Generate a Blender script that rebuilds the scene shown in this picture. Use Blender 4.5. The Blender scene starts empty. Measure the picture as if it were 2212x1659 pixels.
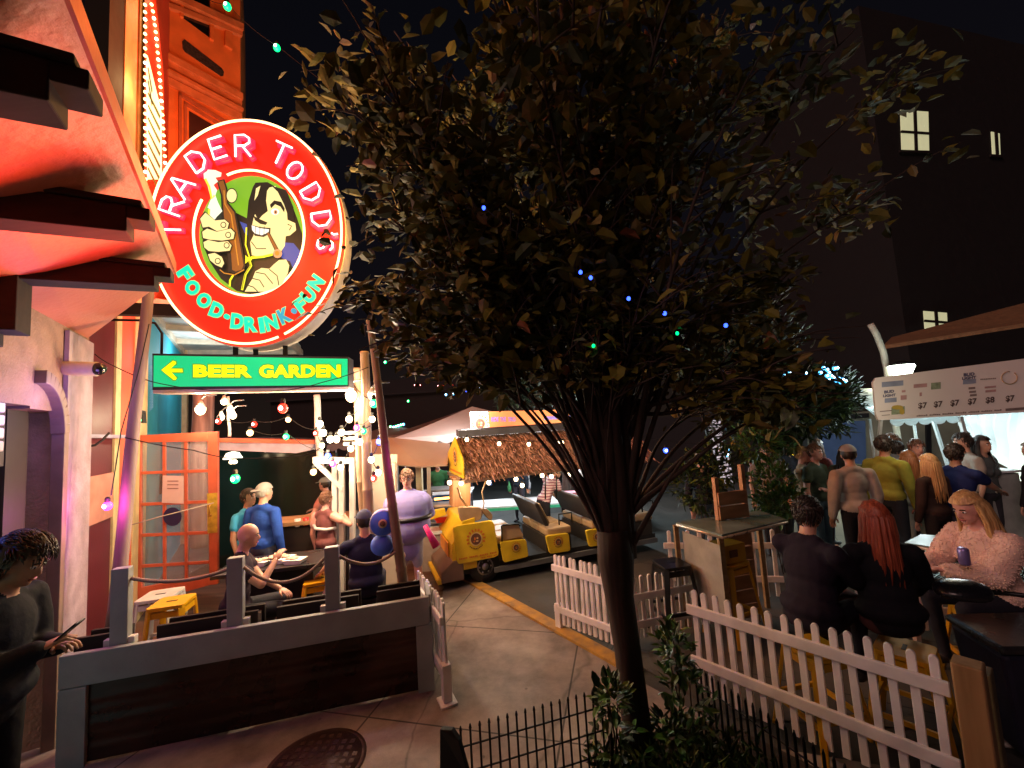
import bpy, bmesh, math, random
import numpy as np
from mathutils import Vector, Matrix, geometry
random.seed(7); RNG = np.random.default_rng(5)
scene = bpy.context.scene
COL = scene.collection
R = math.radians

# ------------------------------------------------------------------ camera
EYE, FPX, PITCH, ROLL = 2.3, 900.0, R(5.0), R(3.5)     # eye height; focal length in px of a 2212 px wide view
cd = bpy.data.cameras.new('camera'); cam = bpy.data.objects.new('camera', cd); COL.objects.link(cam)
cd.sensor_width = 36; cd.lens = 36 * FPX / 2212; cd.clip_start = .05; cd.clip_end = 400
_R0 = Vector((1, 0, 0)); _U0 = Vector((0, -math.sin(PITCH), math.cos(PITCH))); _F = Vector((0, math.cos(PITCH), math.sin(PITCH)))
_R = _R0 * math.cos(ROLL) - _U0 * math.sin(ROLL); _U = _U0 * math.cos(ROLL) + _R0 * math.sin(ROLL)
cam.matrix_world = Matrix(((_R.x, _U.x, -_F.x, 0), (_R.y, _U.y, -_F.y, 0), (_R.z, _U.z, -_F.z, EYE), (0, 0, 0, 1)))
scene.camera = cam
# ------------------------------------------------------------------ world: night sky with warm glow low down
w = bpy.data.worlds.new('World'); scene.world = w; w.use_nodes = True
nt = w.node_tree; nt.nodes.clear()
wo = nt.nodes.new('ShaderNodeOutputWorld'); bg = nt.nodes.new('ShaderNodeBackground')
tc = nt.nodes.new('ShaderNodeTexCoord'); sp = nt.nodes.new('ShaderNodeSeparateXYZ'); rp = nt.nodes.new('ShaderNodeValToRGB')
nt.links.new(tc.outputs['Generated'], sp.inputs[0]); nt.links.new(sp.outputs['Z'], rp.inputs[0])
el = rp.color_ramp.elements
el[0].position = 0.0; el[0].color = (.012, .0075, .0055, 1)
el[1].position = 1.0; el[1].color = (.0012, .0016, .0028, 1)
e = el.new(.25); e.color = (.0040, .0034, .0050, 1)
nt.links.new(rp.outputs[0], bg.inputs[0]); bg.inputs[1].default_value = 1.0
nt.links.new(bg.outputs[0], wo.inputs[0])
scene.view_settings.view_transform = 'Standard'; scene.view_settings.look = 'None'
scene.view_settings.exposure = .18; scene.view_settings.gamma = 1
scene.cycles.max_bounces = 6; scene.cycles.sample_clamp_indirect = 4

# ------------------------------------------------------------------ pixel -> world (to place things at a distance of their own)
def ray(x, y):
    d = _R * ((x - 1106) / FPX) + _U * (-(y - 829.5) / FPX) + _F
    return d / d.y
def at(x, y, Y): return Vector((0, 0, EYE)) + ray(x, y) * Y
def gr(x, y, z=0.0):
    d = ray(x, y); return Vector((0, 0, EYE)) + d * ((z - EYE) / d.z)
class PL:                       # a vertical plane through p along direction u (xy)
    def __init__(s, p, u, tilt=0):
        s.p = Vector(p); s.u = Vector((u[0], u[1], 0)).normalized(); s.v = Vector((0, 0, 1)); s.n = s.u.cross(s.v)
        if s.n.y > 0: s.n = -s.n
    def pt(s, x, y, off=0.0):
        d = ray(x, y); o = Vector((0, 0, EYE)); t = (s.p - o).dot(s.n) / d.dot(s.n)
        return o + d * t + s.n * off

# ------------------------------------------------------------------ lights (lamps of the place and added fills)
def light(kind, loc, col, power, r=.05, size=None, aim=None, spot=None):
    ld = bpy.data.lights.new('lamp_or_fill_light', kind); o = bpy.data.objects.new('lamp_or_fill_light', ld); COL.objects.link(o)
    o.location = loc; ld.color = col; ld.energy = power
    if kind in ('POINT', 'SPOT'): ld.shadow_soft_size = r
    if kind == 'AREA': ld.shape = 'RECTANGLE'; ld.size, ld.size_y = size
    if kind == 'SPOT': ld.spot_size = spot; ld.spot_blend = .6
    if aim is not None: o.rotation_euler = (Vector(aim) - Vector(loc)).to_track_quat('-Z', 'Y').to_euler()
    return o

# ------------------------------------------------------------------ materials
_M = {}
def mat(name, col, rough=.6, metal=0, var=.25, scale=6, bump=.0, bscale=40, emit=None, es=0, spec=.5, alpha=None, col2=None, trans=0, sss=0):
    if name in _M: return _M[name]
    m = bpy.data.materials.new(name); _M[name] = m; m.use_nodes = True; n = m.node_tree; b = n.nodes['Principled BSDF']
    c = (*col, 1)
    if emit is not None and col == emit and es > 0:
        b.inputs['Base Color'].default_value = (*[v * .3 for v in col], 1)
    else:
        tc = n.nodes.new('ShaderNodeTexCoord'); no = n.nodes.new('ShaderNodeTexNoise'); no.inputs['Scale'].default_value = scale
        no.inputs['Detail'].default_value = 5; n.links.new(tc.outputs['Object'], no.inputs['Vector'])
        r_ = n.nodes.new('ShaderNodeValToRGB'); r_.color_ramp.elements[0].position = .3; r_.color_ramp.elements[1].position = .7
        a = col2 if col2 else tuple(v * (1 - var) for v in col)
        r_.color_ramp.elements[0].color = (*a, 1); r_.color_ramp.elements[1].color = (*(tuple(min(1, v * (1 + var * .4)) for v in col) if not col2 else col), 1)
        n.links.new(no.outputs['Fac'], r_.inputs[0]); n.links.new(r_.outputs[0], b.inputs['Base Color'])
        n.links.new(no.outputs['Fac'], b.inputs['Roughness'])
        mr = n.nodes.new('ShaderNodeMapRange'); mr.inputs['To Min'].default_value = max(.02, rough - .12); mr.inputs['To Max'].default_value = min(1, rough + .12)
        n.links.new(no.outputs['Fac'], mr.inputs['Value']); n.links.new(mr.outputs[0], b.inputs['Roughness'])
        if bump:
            nb = n.nodes.new('ShaderNodeTexNoise'); nb.inputs['Scale'].default_value = bscale; nb.inputs['Detail'].default_value = 4
            n.links.new(tc.outputs['Object'], nb.inputs['Vector'])
            bp = n.nodes.new('ShaderNodeBump'); bp.inputs['Strength'].default_value = bump; bp.inputs['Distance'].default_value = .01
            n.links.new(nb.outputs['Fac'], bp.inputs['Height']); n.links.new(bp.outputs[0], b.inputs['Normal'])
    b.inputs['Metallic'].default_value = metal; b.inputs['Specular IOR Level'].default_value = spec
    if trans: b.inputs['Transmission Weight'].default_value = trans
    if alpha is not None: b.inputs['Alpha'].default_value = alpha
    if emit is not None:
        b.inputs['Emission Color'].default_value = (*emit, 1); b.inputs['Emission Strength'].default_value = es
    return m
def glow(name, col, es, sample=True):
    m = mat(name, col, .4, emit=col, es=es)
    if not sample: m.cycles.emission_sampling = 'NONE'
    return m
def wood(name, c1, c2, rough=.6, scale=3, axis=0, bump=.25):
    if name in _M: return _M[name]
    m = bpy.data.materials.new(name); _M[name] = m; m.use_nodes = True; n = m.node_tree; b = n.nodes['Principled BSDF']
    tc = n.nodes.new('ShaderNodeTexCoord'); mp = n.nodes.new('ShaderNodeMapping'); s = [scale * 8] * 3; s[axis] = scale * .6
    mp.inputs['Scale'].default_value = s; no = n.nodes.new('ShaderNodeTexNoise'); no.inputs['Detail'].default_value = 6; no.inputs['Scale'].default_value = 1
    n.links.new(tc.outputs['Object'], mp.inputs[0]); n.links.new(mp.outputs[0], no.inputs['Vector'])
    r_ = n.nodes.new('ShaderNodeValToRGB'); r_.color_ramp.elements[0].position = .32; r_.color_ramp.elements[1].position = .68
    r_.color_ramp.elements[0].color = (*c1, 1); r_.color_ramp.elements[1].color = (*c2, 1)
    n.links.new(no.outputs['Fac'], r_.inputs[0]); n.links.new(r_.outputs[0], b.inputs['Base Color'])
    bp = n.nodes.new('ShaderNodeBump'); bp.inputs['Strength'].default_value = bump; bp.inputs['Distance'].default_value = .008
    n.links.new(no.outputs['Fac'], bp.inputs['Height']); n.links.new(bp.outputs[0], b.inputs['Normal'])
    b.inputs['Roughness'].default_value = rough
    return m
def concrete(name, c1, c2, joints=True, bw=1.6, bh=1.5, rot=0, rough=.75):
    m = bpy.data.materials.new(name); _M[name] = m; m.use_nodes = True; n = m.node_tree; b = n.nodes['Principled BSDF']
    tc = n.nodes.new('ShaderNodeTexCoord'); no = n.nodes.new('ShaderNodeTexNoise'); no.inputs['Scale'].default_value = 1.7; no.inputs['Detail'].default_value = 9
    no.inputs['Roughness'].default_value = .68
    n.links.new(tc.outputs['Object'], no.inputs['Vector'])
    r_ = n.nodes.new('ShaderNodeValToRGB'); r_.color_ramp.elements[0].position = .36; r_.color_ramp.elements[1].position = .66
    r_.color_ramp.elements[0].color = (*c1, 1); r_.color_ramp.elements[1].color = (*c2, 1)
    n.links.new(no.outputs['Fac'], r_.inputs[0])
    fin = n.nodes.new('ShaderNodeTexNoise'); fin.inputs['Scale'].default_value = 90; fin.inputs['Detail'].default_value = 3
    n.links.new(tc.outputs['Object'], fin.inputs['Vector'])
    out = r_.outputs[0]; h = fin.outputs['Fac']
    if joints:
        mp = n.nodes.new('ShaderNodeMapping'); mp.inputs['Rotation'].default_value = (0, 0, rot)
        n.links.new(tc.outputs['Object'], mp.inputs[0])
        br = n.nodes.new('ShaderNodeTexBrick'); br.offset = 0; br.inputs['Scale'].default_value = 1; br.inputs['Brick Width'].default_value = bw
        br.inputs['Row Height'].default_value = bh; br.inputs['Mortar Size'].default_value = .009; br.inputs['Mortar Smooth'].default_value = .3
        br.inputs['Color1'].default_value = (1, 1, 1, 1); br.inputs['Color2'].default_value = (.86, .86, .86, 1); br.inputs['Mortar'].default_value = (.22, .22, .22, 1)
        n.links.new(mp.outputs[0], br.inputs['Vector'])
        mx = n.nodes.new('ShaderNodeMixRGB'); mx.blend_type = 'MULTIPLY'; mx.inputs[0].default_value = 1
        n.links.new(r_.outputs[0], mx.inputs[1]); n.links.new(br.outputs['Color'], mx.inputs[2]); out = mx.outputs[0]
    # hairline cracks and small dark spots
    nz = n.nodes.new('ShaderNodeTexNoise'); nz.inputs['Scale'].default_value = 3; n.links.new(tc.outputs['Object'], nz.inputs['Vector'])
    ad = n.nodes.new('ShaderNodeVectorMath'); ad.operation = 'MULTIPLY_ADD'; ad.inputs[1].default_value = (.16, .16, .16); n.links.new(nz.outputs['Color'], ad.inputs[0]); n.links.new(tc.outputs['Object'], ad.inputs[2])
    for fe, sc_, lo, hi, dk in (('DISTANCE_TO_EDGE', .42, .001, .006, .62), ('F1', 4.5, .05, .075, .55)):
        vo = n.nodes.new('ShaderNodeTexVoronoi'); vo.feature = fe; vo.inputs['Scale'].default_value = sc_; n.links.new(ad.outputs[0] if fe != 'F1' else tc.outputs['Object'], vo.inputs['Vector'])
        m2 = n.nodes.new('ShaderNodeMapRange'); m2.inputs['From Min'].default_value = lo; m2.inputs['From Max'].default_value = hi; m2.inputs['To Min'].default_value = dk; m2.inputs['To Max'].default_value = 1
        n.links.new(vo.outputs['Distance'], m2.inputs['Value']); mx2 = n.nodes.new('ShaderNodeMixRGB'); mx2.blend_type = 'MULTIPLY'; mx2.inputs[0].default_value = 1
        n.links.new(out, mx2.inputs[1]); n.links.new(m2.outputs[0], mx2.inputs[2]); out = mx2.outputs[0]
    n.links.new(out, b.inputs['Base Color'])
    bp = n.nodes.new('ShaderNodeBump'); bp.inputs['Strength'].default_value = .35; bp.inputs['Distance'].default_value = .006
    n.links.new(h, bp.inputs['Height']); n.links.new(bp.outputs[0], b.inputs['Normal'])
    mr = n.nodes.new('ShaderNodeMapRange'); mr.inputs['To Min'].default_value = rough - .2; mr.inputs['To Max'].default_value = rough + .1
    n.links.new(no.outputs['Fac'], mr.inputs['Value']); n.links.new(mr.outputs[0], b.inputs['Roughness'])
    return m

# ------------------------------------------------------------------ objects
def tag(o, label=None, cat=None, group=None, kind=None):
    if label: o['label'] = label
    if cat: o['category'] = cat
    if group: o['group'] = group
    if kind: o['kind'] = kind
    return o
def thing(name, label, cat, loc=(0, 0, 0), group=None):
    o = bpy.data.objects.new(name, None); COL.objects.link(o); o.location = loc; o.empty_display_size = .1
    return tag(o, label, cat, group)
def V(*a): return Vector(a)
class MB:
    def __init__(s): s.v = []; s.f = []; s.mi = []; s.sm = []
    def add(s, vs, fs, mi=0, smooth=False):
        b = len(s.v); s.v += [tuple(v) for v in vs]; s.f += [tuple(i + b for i in f) for f in fs]; s.mi += [mi] * len(fs); s.sm += [smooth] * len(fs); return s
    def box(s, c, size, rot=None, mi=0):
        hx, hy, hz = [v / 2 for v in size]; c = Vector(c)
        vs = [Vector((x, y, z)) for x in (-hx, hx) for y in (-hy, hy) for z in (-hz, hz)]
        if rot is not None:
            if isinstance(rot, (int, float)): rot = Matrix.Rotation(rot, 3, 'Z')
            vs = [rot @ v for v in vs]
        return s.add([v + c for v in vs], [(0, 1, 3, 2), (4, 6, 7, 5), (0, 4, 5, 1), (2, 3, 7, 6), (0, 2, 6, 4), (1, 5, 7, 3)], mi)
    def beam(s, p, q, wd, ht, up=(0, 0, 1), mi=0, w2=None, h2=None):
        p, q = Vector(p), Vector(q); d = (q - p).normalized(); up = Vector(up); sx = d.cross(up)
        if sx.length < 1e-4: sx = d.cross(Vector((0, 1, 0)))
        sx.normalize(); uz = sx.cross(d).normalized(); vs = []
        for c, a, b in ((p, wd, ht), (q, w2 or wd, h2 or ht)):
            for i, j in ((-1, -1), (1, -1), (1, 1), (-1, 1)): vs.append(c + sx * i * a / 2 + uz * j * b / 2)
        return s.add(vs, [(3, 2, 1, 0), (4, 5, 6, 7), (0, 1, 5, 4), (1, 2, 6, 5), (2, 3, 7, 6), (3, 0, 4, 7)], mi)
    def tube(s, pts, r, seg=8, mi=0, cap=True, closed=False):
        pts = [Vector(p) for p in pts]; n = len(pts); rs = r if isinstance(r, (list, tuple)) else [r] * n
        vs = []; prev = None
        for i, p in enumerate(pts):
            if closed: d = (pts[(i + 1) % n] - pts[i - 1]).normalized()
            else: d = (pts[min(i + 1, n - 1)] - pts[max(i - 1, 0)]).normalized()
            if prev is None:
                a = Vector((0, 0, 1)) if abs(d.z) < .9 else Vector((1, 0, 0)); x = d.cross(a).normalized()
            else: x = (prev - d * prev.dot(d)); x = x.normalized() if x.length > 1e-6 else d.orthogonal().normalized()
            prev = x; y = d.cross(x)
            for k in range(seg):
                t = 2 * math.pi * k / seg; vs.append(p + (x * math.cos(t) + y * math.sin(t)) * rs[i])
        fs = []
        for i in range(n if closed else n - 1):
            for k in range(seg):
                a = i * seg + k; b = i * seg + (k + 1) % seg; c = ((i + 1) % n) * seg; fs.append((a, b, c + (k + 1) % seg, c + k))
        if cap and not closed: fs += [tuple(range(seg))[::-1], tuple((n - 1) * seg + k for k in range(seg))]
        return s.add(vs, fs, mi, True)
    def lathe(s, prof, c=(0, 0, 0), seg=16, mi=0, axis='Z', rot=None):
        c = Vector(c); vs = []
        for r_, z in prof:
            for k in range(seg):
                t = 2 * math.pi * k / seg; v = Vector((r_ * math.cos(t), r_ * math.sin(t), z))
                if rot is not None: v = rot @ v
                vs.append(c + v)
        fs = [(i * seg + k, i * seg + (k + 1) % seg, (i + 1) * seg + (k + 1) % seg, (i + 1) * seg + k) for i in range(len(prof) - 1) for k in range(seg)]
        fs += [tuple(range(seg))[::-1], tuple((len(prof) - 1) * seg + k for k in range(seg))]
        return s.add(vs, fs, mi, True)
    def ball(s, c, r, seg=10, rings=6, mi=0, rot=None):
        r = Vector(r) if not isinstance(r, (int, float)) else Vector((r, r, r)); c = Vector(c); vs = []; fs = []
        top = Vector((0, 0, r.z)); bot = -top
        pts = [top] + [Vector((r.x * math.sin(math.pi * i / rings) * math.cos(2 * math.pi * k / seg), r.y * math.sin(math.pi * i / rings) * math.sin(2 * math.pi * k / seg), r.z * math.cos(math.pi * i / rings))) for i in range(1, rings) for k in range(seg)] + [bot]
        if rot is not None: pts = [rot @ p for p in pts]
        for k in range(seg): fs.append((0, 1 + k, 1 + (k + 1) % seg))
        for i in range(rings - 2):
            for k in range(seg):
                a = 1 + i * seg; b = a + seg; fs.append((a + k, b + k, b + (k + 1) % seg, a + (k + 1) % seg))
        l = len(pts) - 1; a = 1 + (rings - 2) * seg
        for k in range(seg): fs.append((a + k, l, a + (k + 1) % seg))
        return s.add([c + p for p in pts], fs, mi, True)
    def slab(s, pts, vec, mi=0):           # planar outline (list of 3D points) given thickness along vec
        pts = [Vector(p) for p in pts]; vec = Vector(vec); n = len(pts)
        tri = geometry.tessellate_polygon([pts]); vs = pts + [p + vec for p in pts]
        fs = [tuple(t) for t in tri] + [tuple(i + n for i in t[::-1]) for t in tri] + [(i, (i + 1) % n, (i + 1) % n + n, i + n) for i in range(n)]
        return s.add(vs, fs, mi)
    def build(s, name, mats, parent=None, bevel=0, recalc=True):
        me = bpy.data.meshes.new(name); me.from_pydata([tuple(v) for v in s.v], [], s.f)
        if not isinstance(mats, (list, tuple)): mats = [mats]
        for m in mats: me.materials.append(m)
        me.polygons.foreach_set('material_index', s.mi); me.polygons.foreach_set('use_smooth', s.sm); me.update()
        if recalc and len(s.f) < 60000:
            bm = bmesh.new(); bm.from_mesh(me); bmesh.ops.recalc_face_normals(bm, faces=bm.faces); bm.to_mesh(me); bm.free()
        o = bpy.data.objects.new(name, me); COL.objects.link(o)
        if parent is not None:
            o.parent = parent; me.transform(Matrix.Translation(-loc_of(parent)))
        else:                                       # put the origin at the base of the mesh
            a = np.array(s.v); c = Vector((float(a[:, 0].mean()), float(a[:, 1].mean()), float(a[:, 2].min())))
            me.transform(Matrix.Translation(-c)); o.location = c
        if bevel:
            md = o.modifiers.new('b', 'BEVEL'); md.width = bevel; md.segments = 2; md.limit_method = 'ANGLE'
        return o
def loc_of(o):
    v = Vector(o.location)
    while o.parent is not None: o = o.parent; v += Vector(o.location)
    return v
def copy_tree(o, parent=None, **kw):
    c = o.copy(); COL.objects.link(c)
    if parent is not None: c.parent = parent
    for k, v in kw.items(): c[k] = v
    for ch in [x for x in o.children]: copy_tree(ch, c)
    return c
_TX = {}
def text2d(s, bold=.02, space=1.0):           # outline of a word as flat triangles scaled into a unit box
    k = (s, bold, space)
    if k in _TX: return _TX[k]
    cu = bpy.data.curves.new('t', 'FONT'); cu.body = s; cu.offset = bold; cu.space_character = space; cu.resolution_u = 3
    o = bpy.data.objects.new('t', cu); COL.objects.link(o); dg = bpy.context.evaluated_depsgraph_get(); dg.update()
    me = o.evaluated_get(dg).to_mesh(); vs = np.array([tuple(v.co)[:2] for v in me.vertices]); fs = [tuple(p.vertices) for p in me.polygons]
    asp = float((vs[:, 0].max() - vs[:, 0].min()) / max(1e-6, vs[:, 1].max() - vs[:, 1].min()))
    vs = (vs - vs.min(0)) / (vs.max(0) - vs.min(0)); o.to_mesh_clear(); bpy.data.objects.remove(o); bpy.data.curves.remove(cu)
    _TX[k] = (vs, fs, asp); return _TX[k]
def put_text(mb, s, p00, p10, p01, off=Vector((0, 0, 0)), mi=0, bold=.02, space=1.0):   # p00 lower left, p10 lower right, p01 upper left
    vs, fs, _ = text2d(s, bold, space); p00 = Vector(p00) + off; a = Vector(p10) + off - p00; b = Vector(p01) + off - p00
    mb.add([p00 + a * float(x) + b * float(y) for x, y in vs], fs, mi)
def sag(p, q, d, n=10):
    p, q = Vector(p), Vector(q); return [p.lerp(q, i / n) - Vector((0, 0, d * 4 * (i / n) * (1 - i / n))) for i in range(n + 1)]

LCOL = {'white': (1, .78, .50), 'red': (1, .05, .03), 'green': (.02, 1, .4), 'blue': (.1, .15, 1), 'pink': (1, .1, .7), 'warm': (1, .55, .2)}
def V(*a): return Vector(a)
# ------------------------------------------------------------------ the light of the place, with added fill lights
sun = light('SUN', (0, -3, 8), (1, .60, .56), .80); sun.data.angle = R(25); sun.rotation_euler = (R(56), 0, R(-48))      # added soft pink sun as fill for the whole street
sg = at(540, 505, 4.5)
light('POINT', sg + V(.12, -.75, -.1), (1, .40, .13), 60, .5)              # round sign
light('POINT', sg + V(1.25, -.35, -.1), (1, .52, .13), 100, .4)  # added amber fill beside the sign for the tree's left leaves
light('POINT', sg + V(-.9, .75, .6), (1, .15, .035), 270, .5)              # its back face on the facade
light('POINT', sg + V(-.5, .9, 2.8), (1, .17, .03), 200, .4)
light('POINT', at(320, 200, 4.95), (1, .62, .25), 14, .2)                  # marquee bulbs
light('POINT', at(345, 60, 5.4), (1, .6, .25), 10, .2)
light('POINT', sg + V(.2, -.5, -1.45), (.25, 1, .4), 3, .3)               # green box sign
for x, y, Y, c_, p_ in ((760, 862, 4.85, 'white', 110), (700, 960, 5.1, 'white', 80), (560, 1010, 4.6, 'warm', 38), (880, 1000, 4.0, 'pink', 1.5), (433, 892, 5.5, 'white', 26), (500, 890, 6.2, 'white', 18), (800, 880, 4.5, 'white', 16), (611, 890, 4.0, 'red', 5),
                        (508, 1034, 4.75, 'green', 3.0), (232, 1093, 3.6, 'pink', 7), (818, 955, 4.3, 'blue', 9), (806, 1035, 4.3, 'red', 2.5), (708, 985, 5.1, 'blue', 2.0), (618, 943, 5.2, 'green', 2.0), (548, 916, 5.4, 'red', 2.0),
                        (672, 1020, 5.1, 'warm', 5), (322, 1006, 6.9, 'warm', 8), (690, 1000, 4.6, 'white', 8)):
    light('POINT', at(x, y, Y), LCOL[c_], p_, .05)
light('POINT', at(60, 900, 2.75), (.25, .2, 1), 2.5, .15)                  # blue window neon
light('POINT', at(165, 860, 3.2), (.5, .28, 1), 7.0, .2)  # added violet fill for the pale pillar
light('SPOT', (-2.15, 2.8, 2.95), (1, .085, .03), 190, .35, aim=(-2.6, 1.35, 3.75), spot=R(88))      # added red spot washing the soffit, no fixture there
light('POINT', V(-6.2, 8.2, 3.9), (.75, .9, 1), 30, .2)                    # porch lamp
for x, y, Y, p_ in ((1010, 1050, 6.2, 13), (1110, 1050, 6.5, 14), (1220, 1040, 6.8, 14)): light('POINT', at(x, y, Y), LCOL['white'], p_, .08)
for x, y, Y, p_ in ((1010, 940, 5.3, 5), (1130, 940, 5.6, 6), (1240, 935, 6.0, 5)): light('POINT', at(x, y, Y), LCOL['white'], p_, .06)
light('POINT', V(-.6, 11.0, 1.9), (.75, .92, 1), 150, .3); light('POINT', V(1.6, 9.6, 1.95), (.8, .97, 1), 160, .3); light('POINT', V(.9, 7.9, 1.9), (.8, .95, 1), 90, .2); light('POINT', V(-.9, 8.4, 2.5), (1, .86, .78), 80, .2)   # lamps inside the market tents; last one is added fill on their front
light('POINT', V(7.0, 7.2, 2.15), (.78, .97, 1), 170, .25); light('POINT', V(5.9, 6.6, 2.1), (.75, .97, 1), 60, .2); light('POINT', V(8.4, 6.7, 2.2), (.78, .97, 1), 60, .25)        # lamps inside the beer tent
light('SPOT', at(1948, 806, 8.5), (.98, 1, .66), 1500, .15, aim=at(1948, 806, 8.5) - Vector((0.6, .9, 3)), spot=R(135))                 # street lamp
light('POINT', at(1712, 965, 8.3), (1, .9, .3), 8, .1)
light('POINT', V(4.9, 5.2, 2.25), (1, .84, .6), 16, .3)                      # added warm fill on the crowd before the beer tent
light('POINT', at(885, 985, 5.6), (1, .78, .52), 20, .1)                   # added warm fill by the bamboo poles for the cart front
# ================================================================== materials used widely
CREAM = mat('cream_paint', (.55, .42, .30), .6, bump=.15); BEIGE = mat('beige_stucco', (.33, .21, .16), .8, bump=.9, bscale=45, var=.3)
DKWOOD = wood('dark_brown_timber', (.008, .0035, .003), (.020, .008, .006), .8, 2, 0)
GREYPAINT = mat('grey_white_painted_board', (.30, .31, .31), .6, bump=.2, var=.2, scale=4); BLACKM = mat('black_metal', (.012, .012, .014), .4, .3)
WHITEP = mat('white_vinyl', (.82, .76, .77), .42, var=.22, scale=5, bump=.15, bscale=18); GREY = mat('grey_metal', (.25, .25, .26), .4, .8); RUBBER = mat('black_rubber', (.01, .01, .01), .8)
WHITEPAINT = mat('white_painted_wood', (.62, .58, .55), .6, bump=.2, var=.2, scale=5)
ORANGE = mat('orange_painted_wall', (.72, .22, .05), .6, bump=.25, var=.2, scale=3); REDW = mat('red_orange_wall', (.70, .10, .04), .6, bump=.2, var=.25, scale=2)
ORTRIM = mat('orange_trim', (.55, .12, .06), .5, bump=.15); MAROON = mat('maroon_door', (.10, .012, .022), .5, var=.3, scale=2, bump=.1)
TEAL = mat('teal_wall', (.03, .38, .50), .7, var=.1, bump=.15); DARKGLASS = mat('dark_glass', (.006, .008, .008), .06, spec=.8, var=.1)
BAMBOO = wood('bamboo', (.22, .13, .08), (.42, .28, .18), .5, 2, 2); ROPE = mat('rope', (.32, .24, .2), .9, bump=.5, bscale=120)
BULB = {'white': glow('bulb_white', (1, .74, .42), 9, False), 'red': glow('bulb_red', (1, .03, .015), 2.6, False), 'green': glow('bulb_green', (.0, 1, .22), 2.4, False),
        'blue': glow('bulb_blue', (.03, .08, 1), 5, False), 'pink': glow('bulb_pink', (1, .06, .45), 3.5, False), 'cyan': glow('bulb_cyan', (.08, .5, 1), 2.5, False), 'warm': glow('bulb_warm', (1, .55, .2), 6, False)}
CORE = {k: glow('white_core_' + k, tuple(.55 + .45 * v for v in LCOL.get(k, (.2, .7, 1))), 14, False) for k in BULB}  # whitish glow for the bright centre added to each bulb
LC = {'white': (1, .78, .48), 'red': (1, .05, .03), 'green': (.02, 1, .4), 'blue': (.1, .15, 1), 'pink': (1, .1, .7), 'warm': (1, .55, .2), 'cyan': (.2, .7, 1)}

# ================================================================== ground
ASPH = concrete('asphalt', (.030, .029, .028), (.062, .058, .055), False, rough=.8)
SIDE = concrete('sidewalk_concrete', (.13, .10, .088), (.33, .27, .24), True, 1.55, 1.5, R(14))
o = MB().add([(-120, -60, 0), (120, -60, 0), (120, 180, 0), (-120, 180, 0)], [(0, 1, 2, 3)]).build('ground', ASPH); tag(o, kind='structure')
C1, C2 = gr(1335, 1445), gr(1000, 1255)
cdir = (C2 - C1).normalized()
A, B = C1 - cdir * .05, C2 + cdir * 4.5
o = MB().add([(-9, -2, .004), (5, -2, .004), (5, 1.9, .004), (1.5, 3.05, .004), (A.x, A.y, .004), (B.x, B.y, .004), (-9, B.y, .004)], [tuple(range(7))]).build('sidewalk', SIDE); tag(o, kind='structure')
YEL = mat('worn_yellow_paint', (.50, .26, .03), .7, var=.5, scale=9, bump=.4, col2=(.20, .12, .05))
sd = Vector((cdir.y, -cdir.x, 0))
m = MB(); p, q = A - cdir * .12, B
m.add([p, q, q + sd * .15, p + sd * .15] , [(0, 1, 2, 3)]);
for i in range(4): m.v[i] = (m.v[i][0], m.v[i][1], .03)
b = [Vector(v) for v in m.v[:4]]; m.add(b + [V(v.x, v.y, .0) for v in b], [(0, 1, 5, 4), (2, 3, 7, 6), (3, 0, 4, 7), (1, 2, 6, 5)])
tag(m.build('curb_strip', YEL), kind='structure')
# tree pit soil
m = MB(); pit = [(-.55, 2.58), (.46, 2.9), (1.1, 3.35), (1.45, 3.2), (2.3, 2.2), (1.4, 1.0), (-.3, 1.2)]
m.add([(x, y, .012) for x, y in pit], [tuple(range(7))]); tag(m.build('soil', mat('dark_soil', (.03, .02, .015), .95, bump=1, bscale=30, scale=20)), kind='structure')
# seating ground right, patio deck left
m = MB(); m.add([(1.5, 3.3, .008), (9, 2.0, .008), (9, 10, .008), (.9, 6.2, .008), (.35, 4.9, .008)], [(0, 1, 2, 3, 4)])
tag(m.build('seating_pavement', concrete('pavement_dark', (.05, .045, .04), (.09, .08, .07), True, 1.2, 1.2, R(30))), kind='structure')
m = MB(); m.add([(-3.6, 3.5, .02), (-.9, 4.05, .02), (-1.3, 7.5, .02), (-6, 10, .02), (-5.6, 6.2, .02)], [(0, 1, 2, 3, 4)])
tag(m.build('patio_deck', wood('deck_boards', (.06, .035, .02), (.12, .07, .045), .7, 1.5, 0)), kind='structure')
# manhole cover
c = gr(682, 1652); t = thing('manhole_cover', 'round rusty manhole cover set in the sidewalk below the planter', 'manhole cover', (c.x, c.y, .004))
m = MB(); m.lathe([(.335, .0), (.335, .006), (.31, .008)], (c.x, c.y, .004), 48); m.build('rim', mat('rust_iron', (.075, .038, .034), .6, .5, bump=.5, bscale=25), t)
m = MB(); m.lathe([(.305, .0), (.305, .009), (.0, .009)], (c.x, c.y, .004), 48)
for i in range(9):
    for j in range(9):
        x, y = (i - 4) * .062, (j - 4) * .062
        if x * x + y * y < .075: m.box((c.x + x, c.y + y, .0135), (.035, .035, .003))
m.build('lid', mat('rust_iron2', (.06, .030, .028), .55, .5, bump=.6, bscale=60), t)

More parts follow.
